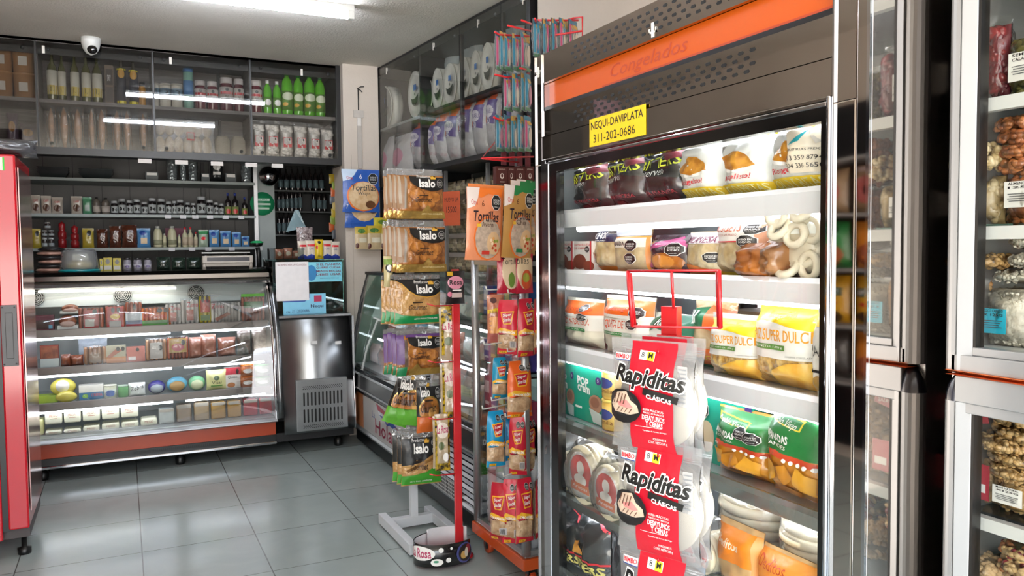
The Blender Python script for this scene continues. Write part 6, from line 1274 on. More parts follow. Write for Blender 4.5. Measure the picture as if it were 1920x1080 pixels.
# shelf 1
for i, (x0, x1) in enumerate(((1046, 1075), (1076, 1110))):
    xc, zb, w, h = FRI.spot(1.195, x0, x1, 452, 505); z = SHZ[1]-.003; h = FRI.at(x1, 452, 1.195)[1]-z
    o = boxpack('burger_carton', w, h, .12, '#dfdcd6', [('t', 'HAMBURGUESA', .05, .84, .9, .92, REDI), ('t', 'DE CARNE', .05, .72, .7, .80, REDI), ('e', .35, .3, .36, .26, ink('#7a3a2a')), ('e', .85, .15, .3, .18, ink('#8a4632')), ('r', .93, 0, 1, 1, REDI)]+seal_oct(.8, .72, .14, .12)); o.location = FRI.w(xc, 1.195, z); o.rotation_euler[2] = FRI.r; tag(o, 'white burger carton with a meat patty picture, %s of two' % ('left one', 'right one')[i], 'carton', 'burger cartons')
dough = mat('pale_dough_pieces', '#d9cba8', rough=.4, coat=.5, bump=1, bscale=30, var=.3, vscale=22, col2='#b39a6c')
nug = mat('golden_nuggets', '#b9702a', rough=.35, coat=.6, bump=1, bscale=26, var=.4, vscale=18, col2='#7a4216')
fput(1112, 1162, 420, 1, 'skewer_bag', .07, dough, [('r', 0, .62, 1, 1, ink('#1c2a4a')), ('r', 0, .9, 1, .96, ink('#e0a52a')), ('t', 'PINCHOS', .06, .68, .7, .82, Wt, {'bold': .02}), ('t', 'DE POLLO AHUMADO', .08, .63, .68, .66, Wt), ('r', 0, 0, 1, .1, ink('#e08a2a')), ('e', .1, .28, .2, .14, nug)]+seal_oct(.85, .86, .16, .08), 'dark blue topped skewer bag on the second shelf', 'frozen food bag', seed=3, d=1.215)
fput(1148, 1214, 430, 1, 'breaded_steak_bag', .06, mat('crumb_film', '#cbb78e', rough=.35, coat=.5, var=.25, vscale=50), [('r', 0, .58, 1, .80, ink('#e3dccf')), ('r', 0, .8, 1, .83, ink('#e08a2a')), ('r', 0, .85, 1, 1, ink('#aab2bc')), ('t', 'APANADA', .04, .62, .5, .72, ink('#3a2a2a'), {'bold': .02}), ('r', .95, 0, 1, .8, ink('#e08a2a')), ('r', 0, 0, 1, .04, ink('#e08a2a'))]+seal_oct(.68, .62, .16, .14, 'EXCESO EN', 'SODIO')+seal_oct(.70, .32, .16, .14, 'EXCESO EN', 'GRASAS'), 'grey and orange breaded meat bag with two warning seals on the second shelf', 'frozen food bag', seed=4)
fput(1213, 1292, 440, 1, 'patty_bag', .07, mat('dark_pink_bag', '#3b2a35', rough=.25, coat=.7, bump=.7, bscale=20, var=.3), [('p', [(0, .35), (.3, .8), (.8, .95), (1, .7), (.6, .5), (.3, .2), (0, .1)], ink('#c0568f')), ('p', [(.05, .3), (.3, .65), (.7, .75), (.6, .5), (.3, .25)], ink('#2b222a')), ('e', .55, .28, .38, .26, nug), ('e', .5, .3, .28, .18, ink('#d08a3a')), ('r', .0, .0, .5, .08, ink('#c0568f'))]+seal_oct(.78, .62, .17, .18, 'EXCESO EN', 'SODIO'), 'pink and black bag with a golden patty picture on the second shelf', 'frozen food bag', seed=5)
fput(1283, 1352, 434, 1, 'milanesa_bag', .07, dough, [('r', 0, .72, 1, .98, ink('#d9d4da')), ('t', 'MILANESA', .1, .74, .9, .88, ink('#7a1f4a'), {'bold': .02}), ('p', [(0, .2), (.2, .75), (.1, .9), (0, .8)], ink('#6f3050')), ('p', [(0, 0), (1, 0), (1, .08), (.4, .22), (0, .26)], ink('#e8832a'))]+seal_oct(.85, .4, .16, .13), 'white topped bag of pale pieces in the middle of the second shelf', 'frozen food bag', seed=6)
fput(1338, 1432, 402, 1, 'nuggets_bag', .08, dough, [('r', 0, .55, 1, .90, ink('#e9e5df')), ('r', 0, .90, 1, 1, ink('#8f9298')), ('t', 'NUGGETS', .06, .72, .66, .85, ink('#c8502a'), {'bold': .01}), ('t', 'DE POLLO AHUMADO', .1, .65, .62, .69, ink('#a84a2a')), ('r', .04, .55, .7, .57, REDI), ('r', .9, .1, 1, .9, ink('#d9a080')), ('r', 0, 0, 1, .06, YB)]+seal_oct(.86, .76, .14, .10, 'EXCESO EN', 'GRASAS')+seal_oct(.80, .56, .15, .11, 'EXCESO EN', 'SODIO'), 'white Nuggets bag with red lettering on the second shelf', 'frozen food bag', seed=7)
fput(1374, 1440, 456, 1, 'croquette_bag', .07, nug, [], 'clear bag of golden croquettes in front of the Nuggets bag', 'frozen food bag', seed=8, d=1.150, wr=.012)
fput(1424, 1470, 452, 1, 'pastry_bag', .07, mat('brown_pastry', '#a9784a', rough=.3, coat=.7, bump=1, bscale=18, var=.4, vscale=12, col2='#6a4022'), [], 'clear bag of brown pastry beside the ring bag', 'frozen food bag', seed=9, d=1.155, wr=.012)
o = fput(1440, 1552, 388, 1, 'ring_bag', .09, mat('pale_ring_dough', '#d4cbb4', rough=.4, coat=.5, bump=.5, bscale=20, var=.2, vscale=14), [('r', 0, .62, 1, 1, ink('#dfe3df')), ('t', 'ANILLOS', .3, .80, .8, .89, ink('#a9a59c'), {'shear': .1}), ('t', 'CRIOLLA', .28, .70, .78, .78, ink('#a9a59c'), {'shear': .1}), ('e', .2, .88, .08, .05, ink('#3a7a8f')), ('p', [(.72, .92), (.98, .88), (.98, .94), (.8, .97)], K)], 'milky white bag of pale dough rings at the right of the second shelf', 'frozen food bag', seed=10)
rg = MB()
for i in range(11):
    a = [(0, .02, .045), (.035, .02, .05), (-.04, .015, .065), (.02, .0, .085), (-.02, .0, .10), (.05, .01, .095), (-.05, .01, .03), (.045, .01, .025), (0, 0, .022), (-.03, 0, .125), (.03, .01, .13)][i]
    T = Matrix.Translation((a[0], a[1]-.05, a[2])) @ Matrix.Rotation(1.2+.5*math.sin(i*3), 4, 'X') @ Matrix.Rotation(i*1.1, 4, 'Z'); rg.tube([(.024*math.cos(t), .020*math.sin(t), 0) for t in [2*PI*k/12 for k in range(12)]], .008, mat('ring_dough', '#e0d8c2', rough=.5, bump=.4), 6, True, T=T)
tag(rg.build('dough_rings', o), kind='stuff')
# shelf 2
yucc = mat('yuca_pieces', '#dcd8c4', rough=.35, coat=.6, bump=.9, bscale=18, var=.2, vscale=14)
def yuca_art(s): return [('r', 0, .66, 1, .94, ink('#ee6c22')), ('p', [(0, .66), (1, .60), (1, .68), (0, .70)], ink('#e8e4dc')), ('r', 0, .36, 1, .62, ink('#ddd9d0')), ('t', 'CROQUETA DE YUCA', .03, .44, .85, .60, ink('#d0502a'), {'bold': .01}), ('r', .05, .34, .8, .40, ink('#2f8a4a')), ('t', 'PORCIONES POR PAQUETE', .08, .355, .77, .385, Wt), ('t', 'Ricongelisto', .3, .74, .9, .84, ink('#b83a1f'), {'shear': .2})]+(seal_oct(.82, .74, .13, .10)+seal_oct(.78, .55, .12, .09) if s else seal_oct(.72, .82, .12, .08)+seal_oct(.74, .64, .12, .08))
fput(1052, 1122, 560, 2, 'yuca_bag', .08, yucc, yuca_art(0), 'orange topped yuca bag at the left of the third shelf', 'frozen food bag', 'orange topped yuca bags', seed=3, wr=.01)
fput(1130, 1212, 556, 2, 'yuca_bag', .08, yucc, yuca_art(1), 'orange topped yuca bag, larger one left of the red stand post', 'frozen food bag', 'orange topped yuca bags', seed=4, yaw=.08, wr=.01)
cld = mat('frosty_clear_bag', '#b5b3ac', rough=.25, coat=.8, bump=1, bscale=14, var=.3, vscale=10)
for i, (x0, x1, y0) in enumerate(((1070, 1130, 540), (1110, 1160, 545))): fput(x0, x1, y0, 2, 'frosty_bag', .08, cld, [], 'frosty clear bag behind the yuca bags, %s of two' % ('left', 'right')[i], 'frozen food bag', 'frosty clear bags', seed=5+i, d=1.335, wr=.015)
fput(1208, 1300, 588, 2, 'arepa_bag', .07, mat('white_green_film', '#dfe2da', rough=.3, coat=.6, bump=.6, bscale=16), [('p', [(0, .7), (.3, .95), (1, 1), (1, .5), (.6, .62), (.3, .68), (0, .5)], ink('#1f6b52')), ('t', 'AREPA', .1, .32, .6, .5, ink('#1f5a4a'), {'bold': .02}), ('r', .05, .2, .6, .28, ink('#b8352c')), ('t', 'Rica', .3, .74, .55, .88, Wt, {'shear': .2})], 'white and dark green bag behind the red stand post on the third shelf', 'frozen food bag', seed=6, d=1.215)
fput(1293, 1372, 562, 2, 'potato_pack', .07, mat('brown_croquettes', '#c28a52', rough=.3, coat=.7, bump=1, bscale=24, var=.4, vscale=18, col2='#dcc6a0'), [('p', [(0, .62), (0, .85), (.5, .9), (.45, .6)], ink('#1f6b45')), ('p', [(.45, .6), (.5, .92), (1, .86), (1, .5)], ink('#e8642a')), ('r', .0, .0, .9, .3, ink('#e0702a')), ('t', 'CASQUITOS', .05, .1, .8, .2, YB, {'shear': .2, 'bold': .02}), ('r', 0, 0, .9, .05, ink('#1f6b45'))]+[('p', [(.02+.1*i, .66), (.07+.1*i, .66), (.13+.1*i, .84), (.08+.1*i, .84)], Wt) for i in range(3)], 'orange and green striped bag behind the smaller sweetcorn bag', 'frozen food bag', seed=7, d=1.225)
corn = mat('sweetcorn', '#dfc382', rough=.3, coat=.7, bump=1.2, bscale=55, var=.4, vscale=60, col2='#b98f42'); mang = mat('yellow_corn_picture', '#e3a52c', rough=.35, coat=.4, var=.35, vscale=35, col2='#f0c85a')
def corn_art(s): return [('r', 0, .92, 1, 1, ink('#9fa29c')), ('p', [(0, .92), (1, .92), (1, .66), (.75, .70), (.5, .75), (.25, .76), (0, .72)], ink('#f0cf1f')), ('p', [(0, .72), (.25, .76), (.5, .75), (.75, .70), (1, .66), (1, .34), (0, .34)], ink('#e3e2dc')), ('t', 'Ricongelisto', .3, .78, .72, .88, ink('#e0b81a'), {'shear': .2, 'bold': .01}), ('t', 'MAIZ SUPER DULCE', .02, .54, .97, .67, ink('#e8a01c'), {'bold': .01}), ('r', .10, .44, .66, .50, ink('#5a8a3c')), ('t', 'PESO NETO: '+s, .13, .455, .63, .485, Wt), ('t', 'CONSERVESE CONGELADO', .68, .37, .95, .39, ink('#8a8a86')), ('p', [(.35, .0), (.45, .2), (.7, .30), (1, .33), (1, .0)], mang)]
fput(1328, 1418, 590, 2, 'sweetcorn_bag', .08, corn, corn_art('500 g'), 'smaller yellow topped sweetcorn bag on the third shelf', 'frozen food bag', 'yellow topped sweetcorn bags', seed=8, yaw=.1)
fput(1410, 1536, 563, 2, 'sweetcorn_bag', .09, corn, corn_art('1.000 g'), 'larger yellow topped sweetcorn bag of 1.000 g on the third shelf', 'frozen food bag', 'yellow topped sweetcorn bags', seed=9)
fput(1522, 1572, 580, 2, 'potato_bag', .06, mat('white_bag_film', '#dedcd4', rough=.3, coat=.6, bump=.5), [('r', 0, .8, 1, .95, ink('#f0cf1f')), ('t', 'PAPA', .1, .48, .9, .60, ink('#4a4a48')), ('r', 0, .3, 1, .33, K), ('e', .5, .15, .3, .12, ink('#a5803a'))], 'white and yellow bag cut by the right door edge on the third shelf', 'frozen food bag', seed=10, d=1.155)
xc, zb, w, h = FRI.spot(1.335, 1362, 1455, 592, 650); o = boxpack('brown_cardboard_box', w, .13, .2, '#a88a64'); o.location = FRI.w(xc, 1.335, SHZ[2]-.003); o.rotation_euler[2] = FRI.r; tag(o, 'plain brown cardboard box behind the sweetcorn bags', 'box')
# shelf 3
TE = '#179a80'
def pop_art(mir=False): return [('t', 'POP', .08, .66, .5, .82, Wt, {'bold': .04, 'rise': -.03}), ('t', 'crem', .1, .54, .55, .66, Wt, {'bold': .03, 'rise': -.03}), ('e', .86, .8, .1, .07, ink('#3a2a6a')), ('t', '5', .83, .78, .88, .83, Wt), ('e', .78, .38, .24, .16, ink('#a8826a')), ('e', .76, .4, .16, .1, ink('#8a6450')), ('p', [(.55, .28), (1, .22), (1, .02), (.7, .04)], ink('#b9c9c5')), ('r', .05, .22, .3, .26, Wt)]
for i, (x0, x1, y0) in enumerate(((1048, 1078, 682), (1079, 1130, 690))):
    xc, zb, w, h = FRI.spot(1.195, x0, x1, y0, y0+100); z = SHZ[3]-.003; h = FRI.at((x0+x1)/2, y0, 1.195)[1]-z
    o = boxpack('ice_cream_carton', w, h, .13, TE, pop_art()); o.location = FRI.w(xc, 1.195, z); o.rotation_euler[2] = FRI.r; tag(o, 'teal ice cream carton, %s of the two at the left' % ('left one', 'right one')[i], 'carton', 'teal ice cream cartons')
xc, zb, w, h = FRI.spot(1.215, 1308, 1412, 745, 860); o = boxpack('ice_cream_carton', w, FRI.at(1360, 738, 1.215)[1]-SHZ[3]+.003, .17, TE, [('e', .18, .35, .14, .22, ink('#cdbb9a')), ('t', 'POP', .5, .3, .7, .5, Wt), ('t', 'Helado', .42, .14, .62, .2, Wt), ('e', .93, .85, .06, .08, ink('#3a2a6a'))]+seal_oct(.14, .72, .1, .13, 'EXCESO EN', 'AZUCARES')); o.location = FRI.w(xc, 1.215, SHZ[3]-.003); o.rotation_euler[2] = FRI.r; tag(o, 'large teal ice cream carton behind the green pasty bags', 'carton')
x, _ = FRI.at(1140, 780, 1.19)
for k in range(2):
    t = bottle('ice_cream_tub', .075, .085, 'can', mat('yellow_tub', '#dfb85a', rough=.4), mat('yellow_tub_lid', '#e8cf6a', rough=.35), matte('#e3c26a'), [('e', .5, .6, .3, .25, ink('#2c4a8a')), ('t', 'Vainilla', .2, .15, .8, .35, ink('#6a3a1a'))]+[('e', .2, .75, .1, .12, K)], (.1, .8)); t.location = FRI.w(x, 1.215, SHZ[3]-.003+k*.0865); t.rotation_euler[2] = FRI.r; tag(t, '%s small yellow ice cream tub beside the teal cartons' % ('lower', 'upper')[k], 'tub', 'yellow ice cream tubs')
emp = mat('frozen_pasties', '#dc9a26', rough=.3, coat=.8, bump=.6, bscale=14, var=.35, vscale=10, col2='#b8741a')
def pas(pts, c='#e3a52e'): return ('p', pts, mat('pasty_'+c, c, rough=.4, coat=.4, var=.2, vscale=20))
def emp_art(s1, s2):
    g = ink('#1f7a3a'); return [('r', 0, .48, 1, .97, g), ('p', [(0, .48), (1, .40), (1, .46), (0, .54)], ink('#d04a26')), ('p', [(.04, .83), (.66, .76), (.66, .86), (.04, .92)], ink('#e8d23a')), ('p', [(.06, .84), (.64, .775), (.64, .85), (.06, .905)], g), ('t', 'Pueblo Viejo', .1, .80, .6, .88, Wt, {'shear': .15, 'rise': -.05}), ('t', s1, .06, .64, .50, .73, Wt, {'bold': .03, 'rise': -.04}), ('t', s2, .08, .585, .48, .62, Wt, {'rise': -.04}), ('t', 'a Casera', .02, .47, .2, .51, Wt), ('r', .94, 0, 1, .5, g),
        pas([(.02, .28), (.15, .44), (.3, .40), (.24, .2), (.08, .14)]), pas([(.28, .34), (.5, .40), (.6, .28), (.42, .16), (.3, .2)], '#cf8a20'), pas([(.56, .2), (.66, .40), (.9, .32), (.86, .12)]), pas([(.2, .06), (.4, .16), (.6, .1), (.5, .02)], '#c07a1c')]+[('e', .5+.1*i, .445-.006*i, .03, .022, Wt) for i in range(5)]
fput(1338, 1446, 772, 3, 'pasty_bag', .09, emp, emp_art('EMPANADAS', 'DE CARNE COCTEL')+seal_oct(.62, .72, .12, .1, 'EXCESO EN', 'GRASAS')+seal_oct(.80, .68, .12, .1, 'EXCESO EN', 'SODIO'), 'green topped bag of small meat pasties, left of two on the fourth shelf', 'frozen food bag', 'green topped pasty bags', seed=3, yaw=.08, wr=.01)
fput(1434, 1560, 762, 3, 'pasty_bag', .10, emp, emp_art('EMPANADAS', 'GRANDES'), 'green topped bag of large pasties, right of two on the fourth shelf', 'frozen food bag', 'green topped pasty bags', seed=4, d=1.175, wr=.01)
fput(1380, 1485, 752, 3, 'plantain_bag', .09, mat('yellow_plantain', '#d3bd7c', rough=.3, coat=.8, bump=1, bscale=16, var=.3, vscale=10), [], 'clear bag of pale plantain behind the green topped bags', 'frozen food bag', seed=5, d=1.295, wr=.012)
# shelf 4: round corn cakes in bags
arep = mat('pale_corn_cake', '#e3d9bc', rough=.5, var=.12, vscale=14, bump=.2, bscale=20)
def cake_bag(x0, x1, y0, y1, L, d=1.165, lab='#c9302c', yaw=0., n=5, grp='bags of round corn cakes', si=4, r=None):
    xc, zb, w, h = FRI.spot(d, x0, x1, y0, y1); z = SHZ[si]-.003; r = r or w*.5
    e = empty('corn_cake_bag', FRI.w(xc, d, z), FRI.r+yaw, L, 'corn cakes', grp)
    for k in range(n):
        b = MB(); pr = [(0, 0), (r*.94, 0), (r, .004), (r, .011), (r*.94, .015), (0, .015)]
        b.lathe(pr, arep, 24, T=Matrix.Translation((0, k*.017, r)) @ Matrix.Rotation(PI/2, 4, 'X'))
        if k == 0:
            flat_art(b, [('e', .5, .5, .40, .40, Wt), ('e', .5, .55, .34, .30, ink(lab)), ('e', .5, .62, .12, .12, Wt), ('e', .5, .42, .20, .10, Wt), ('r', .2, .22, .8, .36, ink('#d96a2c')), ('t', 'Arepas', .26, .25, .74, .33, Wt)], -r, r, 0, 2*r, -.0155, off=.0006)
        b.build('corn_cake', e)
    pouch(w*1.12, h*1.1, .06+.017*n, BAGF, (), 3, nu=8, nv=8, wr=.01).build('film', e, (0, .03, 0)); return e
cake_bag(1040, 1076, 850, 960, 'bag of round corn cakes cut by the left door edge')
cake_bag(1070, 1128, 862, 970, 'bag of round corn cakes with a red and orange label, second from left', d=1.155)
cake_bag(1118, 1176, 880, 985, 'bag of round corn cakes just left of the hanging wrap packs', d=1.145)
def flat_stack(x0, x1, y1, n, L, d=1.175, r=None):
    xc, zb, w, h = FRI.spot(d, x0, x1, y1-60, y1); z = SHZ[4]-.003; r = w/2
    e = empty('corn_cake_stack', FRI.w(xc, d+r, z), FRI.r, L, 'corn cakes', 'flat stacks of corn cakes')
    for k in range(n):
        b = MB(); b.lathe([(0, 0), (r*.95, 0), (r, .006), (r, .016), (r*.95, .021), (0, .021)], arep, 28, c=(.004*math.sin(k*2.), .004*math.cos(k*3.), k*.0225)); 
        b.build('corn_cake', e)
    b = MB(); b.lathe([(r*1.03, 0), (r*1.05, n*.0225*.5), (r*1.02, n*.0225), (r*.5, n*.0225+.012), (0, n*.0225+.02)], BAGF, 24); b.build('film', e); return e
flat_stack(1316, 1432, 1000, 8, 'flat stack of pale corn cakes behind the orange cheese fingers pack', d=1.225)
flat_stack(1432, 1548, 1040, 7, 'flat stack of pale corn cakes at the right of the fifth shelf', d=1.195)
e = cake_bag(1296, 1345, 960, 1055, 'bag of round corn cakes with a blue foot just right of the wrap packs', d=1.135, lab='#c9302c')
b = MB(); b.box(-.05, .05, -.04, -.038, -.0, .035, ink('#1f6f9a')); b.build('blue_label', e)
cf = mat('cheese_fingers', '#d9b27a', rough=.3, coat=.7, bump=.8, bscale=18, var=.3, vscale=14)
fput(1340, 1422, 985, 4, 'cheese_finger_pack', .06, cf, [('r', 0, .42, 1, .92, ink('#eb8a1c')), ('t', 'Deditos', .12, .66, .66, .80, ink('#f5e0c0'), {'bold': .02, 'shear': .1, 'rise': -.04}), ('t', 'de Queso', .1, .50, .72, .66, ink('#f5e0c0'), {'bold': .02, 'shear': .1, 'rise': -.04}), ('r', .9, 0, 1, .92, ink('#d9954a'))], 'orange cheese finger pack standing in front of the flat stacks', 'frozen food pack', seed=3, d=1.140)
fput(1412, 1532, 1040, 4, 'cheese_finger_pack', .06, cf, [('r', .0, .3, 1, .95, ink('#e8963a')), ('t', 'Deditos', .12, .66, .6, .86, ink('#c84a2a'), {'shear': .2})], 'second orange pack lying at the bottom right behind the door', 'frozen food pack', seed=4, d=1.145)
# shelf 5
for i, (x0, x1, y0) in enumerate(((1046, 1100, 955), (1085, 1142, 965))):
    xc, zb, w, h = FRI.spot(1.185, x0, x1, y0, y0+60); z = SHZ[5]-.003; h = FRI.at((x0+x1)/2, y0, 1.185)[1]-z
    pouch(w, h, .09, blk, [('r', 0, .35, 1, .38, REDI), ('t', 'BITTERS', .04, .2, .96, .33, ink('#c9c06a'), {'bold': .03}), ('p', [(0, .42), (.5, .42), (.4, .6), (0, .55)], fry), ('p', [(.5, 1), (.58, 1), (1, .86), (1, .82)], ink('#c9303c'))], i+5, wr=.014).build('frozen_chips_bag', None, FRI.w(xc, 1.195, z), FRI.r, 'black bag on the bottom visible shelf at the left, %s of two' % ('left', 'right')[i], 'frozen food bag', 'black bags on the bottom shelf')
for i, (x0, x1) in enumerate(((1200, 1290),)):
    pass
# ================================================================ WRAP STAND IN FRONT OF THE DOOR
_c = Vector((.945, 1.30, 0)); RAP = Frame((_c.x, _c.y), -68.8)
ws = empty('red_wrap_stand', (0, 0, 0), 0, 'red steel stand hung with wrap packs in front of the refrigerator door', 'display stand')
REDS = mat('bright_red_steel', '#b80f1a', rough=.3, coat=.4)
ra = lambda px, py, d: RAP.w(RAP.at(px, py, d)[0], d, RAP.at(px, py, d)[1])
def rbox(x0, x1, y0, y1, d0, d1, m, nm, bev=.001):
    a = RAP.at(x0, y0, d0); c = RAP.at(x1, y1, d0); b = MB(); b.box(a[0], c[0], d0, d1, c[1], a[1], m); o = b.build(nm, ws, RAP.o, RAP.r, bev=bev); return o
rbox(1239, 1269, 574, 1200, .045, .065, REDS, 'pole'); rbox(1231, 1297, 627, 660, .030, .038, REDS, 'cross_plate')
rbox(1239, 1297, 845, 870, .035, .043, REDS, 'cross_plate'); rbox(1240, 1300, 1030, 1056, .035, .043, REDS, 'cross_plate')
b = MB(); pz = RAP.at(1254, 1190, .055); b.box(pz[0]-.012, pz[0]+.012, .047, .063, .0, pz[1]+.02, REDS); b.box(pz[0]-.12, pz[0]+.12, -.06, .12, .0, .012, REDS); b.build('base', ws, RAP.o, RAP.r)
for pts in ([(1177, 508), (1348, 507), (1351, 615), (1186, 612)],):
    b = MB(); P_ = [ra(px, py, .02) for px, py in pts]; b.tube(P_+[P_[0]], .003, REDS, 6); b.tube([P_[0], P_[3]], .0045, REDS, 6); b.tube([P_[1], P_[2]], .0045, REDS, 6); b.tube([ra(1259, 508, .02), ra(1263, 578, .04)], .003, REDS, 6); b.build('wire_frame', ws)
for pts in ([(1182, 512), (1191, 610)], [(1344, 510), (1347, 612)]):
    b = MB(); b.tube([ra(px, py, .028) for px, py in pts], .003, REDS, 6); b.build('wire', ws)
wrapm = mat('flour_wrap', '#d6cbb6', rough=.55, var=.08, vscale=14)
RD = ink('#c01028')
def rap_art():
    BKL = ink('#131313')
    a = [('r', .27, .02, .80, .985, RD),
         ('r', .06, .81, .26, .87, Wt), ('t', 'BIMBO', .07, .82, .25, .86, ink('#d01f30'), {'bold': .03}), ('r', .06, .805, .26, .812, ink('#2a4a9a')),
         ('p', [(.38, .83), (.56, .82), (.56, .90), (.38, .91)], Wt), ('p', [(.47, .826), (.555, .821), (.555, .896), (.47, .90)], ink('#d9d42a')), ('t', '8', .405, .85, .44, .895, K), ('t', 'M', .49, .845, .54, .89, K, {'bold': .03}),
         ('t', 'Rapiditas', .075, .565, .965, .80, Wt, {'shear': .32, 'bold': .065, 'rise': -.06}), ('t', 'Rapiditas', .09, .58, .95, .785, BKL, {'shear': .32, 'bold': .034, 'rise': -.06}),
         ('p', [(.46, .53), (.86, .47), (.88, .53), (.82, .54), (.47, .59)], BKL), ('t', 'CLÁSICAS', .51, .50, .80, .55, Wt, {'bold': .03, 'rise': -.035}),
         ('e', .20, .40, .25, .155, ink('#1c1a1b')), ('e', .18, .42, .2, .11, ink('#2c2a2b')), ('p', [(.02, .40), (.12, .52), (.26, .54), (.31, .46), (.40, .42), (.42, .36), (.30, .33), (.08, .34)], mat('filled_wrap', '#dcc3ac', rough=.6, var=.2, vscale=60)), ('p', [(.12, .43), (.26, .46), (.34, .40), (.28, .385), (.14, .40)], ink('#d98a86'))]
    a += [('p', [(.06+.05*i, .42), (.075+.05*i, .42), (.12+.05*i, .515), (.105+.05*i, .515)], ink('#6a4636')) for i in range(4)]+[('p', [(.12+.06*i, .35), (.13+.06*i, .35), (.17+.06*i, .39), (.155+.06*i, .39)], ink('#6a4636')) for i in range(4)]
    a += [('t', '-SÚPER PRÁCTICAS-', .49, .40, .74, .425, Wt, {'rise': -.015}), ('t', 'PERFECTAS PARA TUS', .50, .375, .74, .39, Wt, {'rise': -.015}), ('t', 'DESAYUNOS', .49, .32, .75, .365, Wt, {'bold': .02, 'rise': -.015}), ('t', 'Y CENAS', .53, .27, .73, .315, Wt, {'bold': .02, 'rise': -.015}), ('r', .40, .255, .72, .258, Wt),
          ('t', 'Tortillas de harina de trigo', .50, .215, .78, .23, Wt), ('t', 'PORCIONES 8', .62, .15, .77, .17, Wt), ('t', 'CONT. NETO 240 g', .56, .11, .78, .14, Wt),
          ('r', .36, .935, .52, .94, ink('#b5182c'))]
    return a
def wrap_pack(d, x0, x1, y0, y1, L, n_back=1, first=None, cut=False):
    xc, zb, w, h = RAP.spot(d, x0, x1, y0, y1)
    e = empty('wrap_pack', RAP.w(xc, d, zb), RAP.r, L, 'wrap pack', 'hanging wrap packs')
    b = MB(); r = min(w*.44, h*.42)
    for k in range(8): b.lathe([(0, 0), (r, 0), (r, .0016), (0, .0016)], wrapm, 36, T=Matrix.Translation((.010+.002*math.sin(k*2), .0105-k*.0019, h*.43+.002*math.cos(k))) @ Matrix.Rotation(PI/2, 4, 'X'))
    b.build('wraps', e)
    pouch(w, h, .030, FROST, rap_art(), 5, top=.10, bot=.03, nu=12, nv=16, wr=.0015).build('printed_bag', e)
    b = MB(); b.box(-w*.49, w*.49, -.0022, .0022, h*.865, h*.872, FROST); b.box(-w*.49, w*.49, -.0022, .0022, h*.885, h*.89, FROST); b.build('zip_strip', e)
    b = MB(); flat_art(b, [('r', 0, 0, 1, 1, clear('faint_panel', (.9, .9, .9), .02, haze=.5, hazecol=(.8, .8, .8)))]+[('r', .08, .9-.1*i, .92, .93-.1*i, ink('#8f9296')) for i in range(9)], w*.32, w*.43, h*.45, h*.80, -.0105); b.build('nutrition_panel', e)
    return e
w1 = wrap_pack(-.01, 1148, 1306, 638, 848, 'red and clear wrap pack at the top of the red stand')
dup(w1, w1.location+RAP.ey*.034+Vector((0, 0, .006)), label='red and clear wrap pack right behind the top one on the red stand')
w2 = wrap_pack(-.01, 1158, 1316, 828, 1044, 'red and clear wrap pack in the middle of the red stand, below the top pack')
dup(w2, w2.location+RAP.ey*.034+Vector((.004, 0, .006)), label='red and clear wrap pack right behind the middle one on the red stand')
w3 = wrap_pack(-.01, 1162, 1322, 1028, 1255, 'red and clear wrap pack cut by the bottom of the picture on the red stand')
for y in (662, 856, 1052):
    a = ra(1234, y, -.03); c = ra(1240, y-4, .05); b = MB(); b.tube([c, a, a+Vector((0, 0, .006))], .0022, REDS, 6); b.build('hook', ws)
# ================================================================ NUT CABINET STOCK
NF = 1.36
NSH = {'A': 1.701, 'B': 1.486, 'C': 1.273, 'D': .986, 'E': .741}
alm = [mat('almond', '#c07846', rough=.4, coat=.3, var=.3, vscale=40), mat('almond_dark', '#a8633a', rough=.4, coat=.3, var=.3, vscale=40)]
pist = [mat('pistachio_shell', '#dcc69a', rough=.45, coat=.3, var=.15, vscale=40), mat('pistachio_shade', '#c8ad78', rough=.45, coat=.3, var=.2, vscale=40)]
pean = [mat('peanut', '#dcb67e', rough=.4, coat=.3, var=.15, vscale=50), mat('peanut_b', '#cfa468', rough=.4, coat=.3, var=.2, vscale=50)]
shel = [mat('shelled_peanut', '#c9a678', rough=.7, bump=.6, bscale=60, var=.25, vscale=40)]
coco = [mat('grated_coconut', '#f0e9d8', rough=.7, bump=1, bscale=70, var=.12, vscale=50)]
redf = [mat('dried_red_fruit', '#9a2f33', rough=.3, coat=.5, var=.4, vscale=30), mat('dried_red_fruit_b', '#7a1f2c', rough=.3, coat=.5, var=.3, vscale=30)]
seed_ = [mat('green_seed', '#9a9350', rough=.5, var=.3, vscale=40), mat('green_seed_b', '#7f7a3c', rough=.5, var=.3, vscale=40)]
mixn = [alm[0], pean[0], mat('dried_cranberry', '#8f2f33', rough=.3, coat=.5), mat('cashew', '#d8b583', rough=.45)]
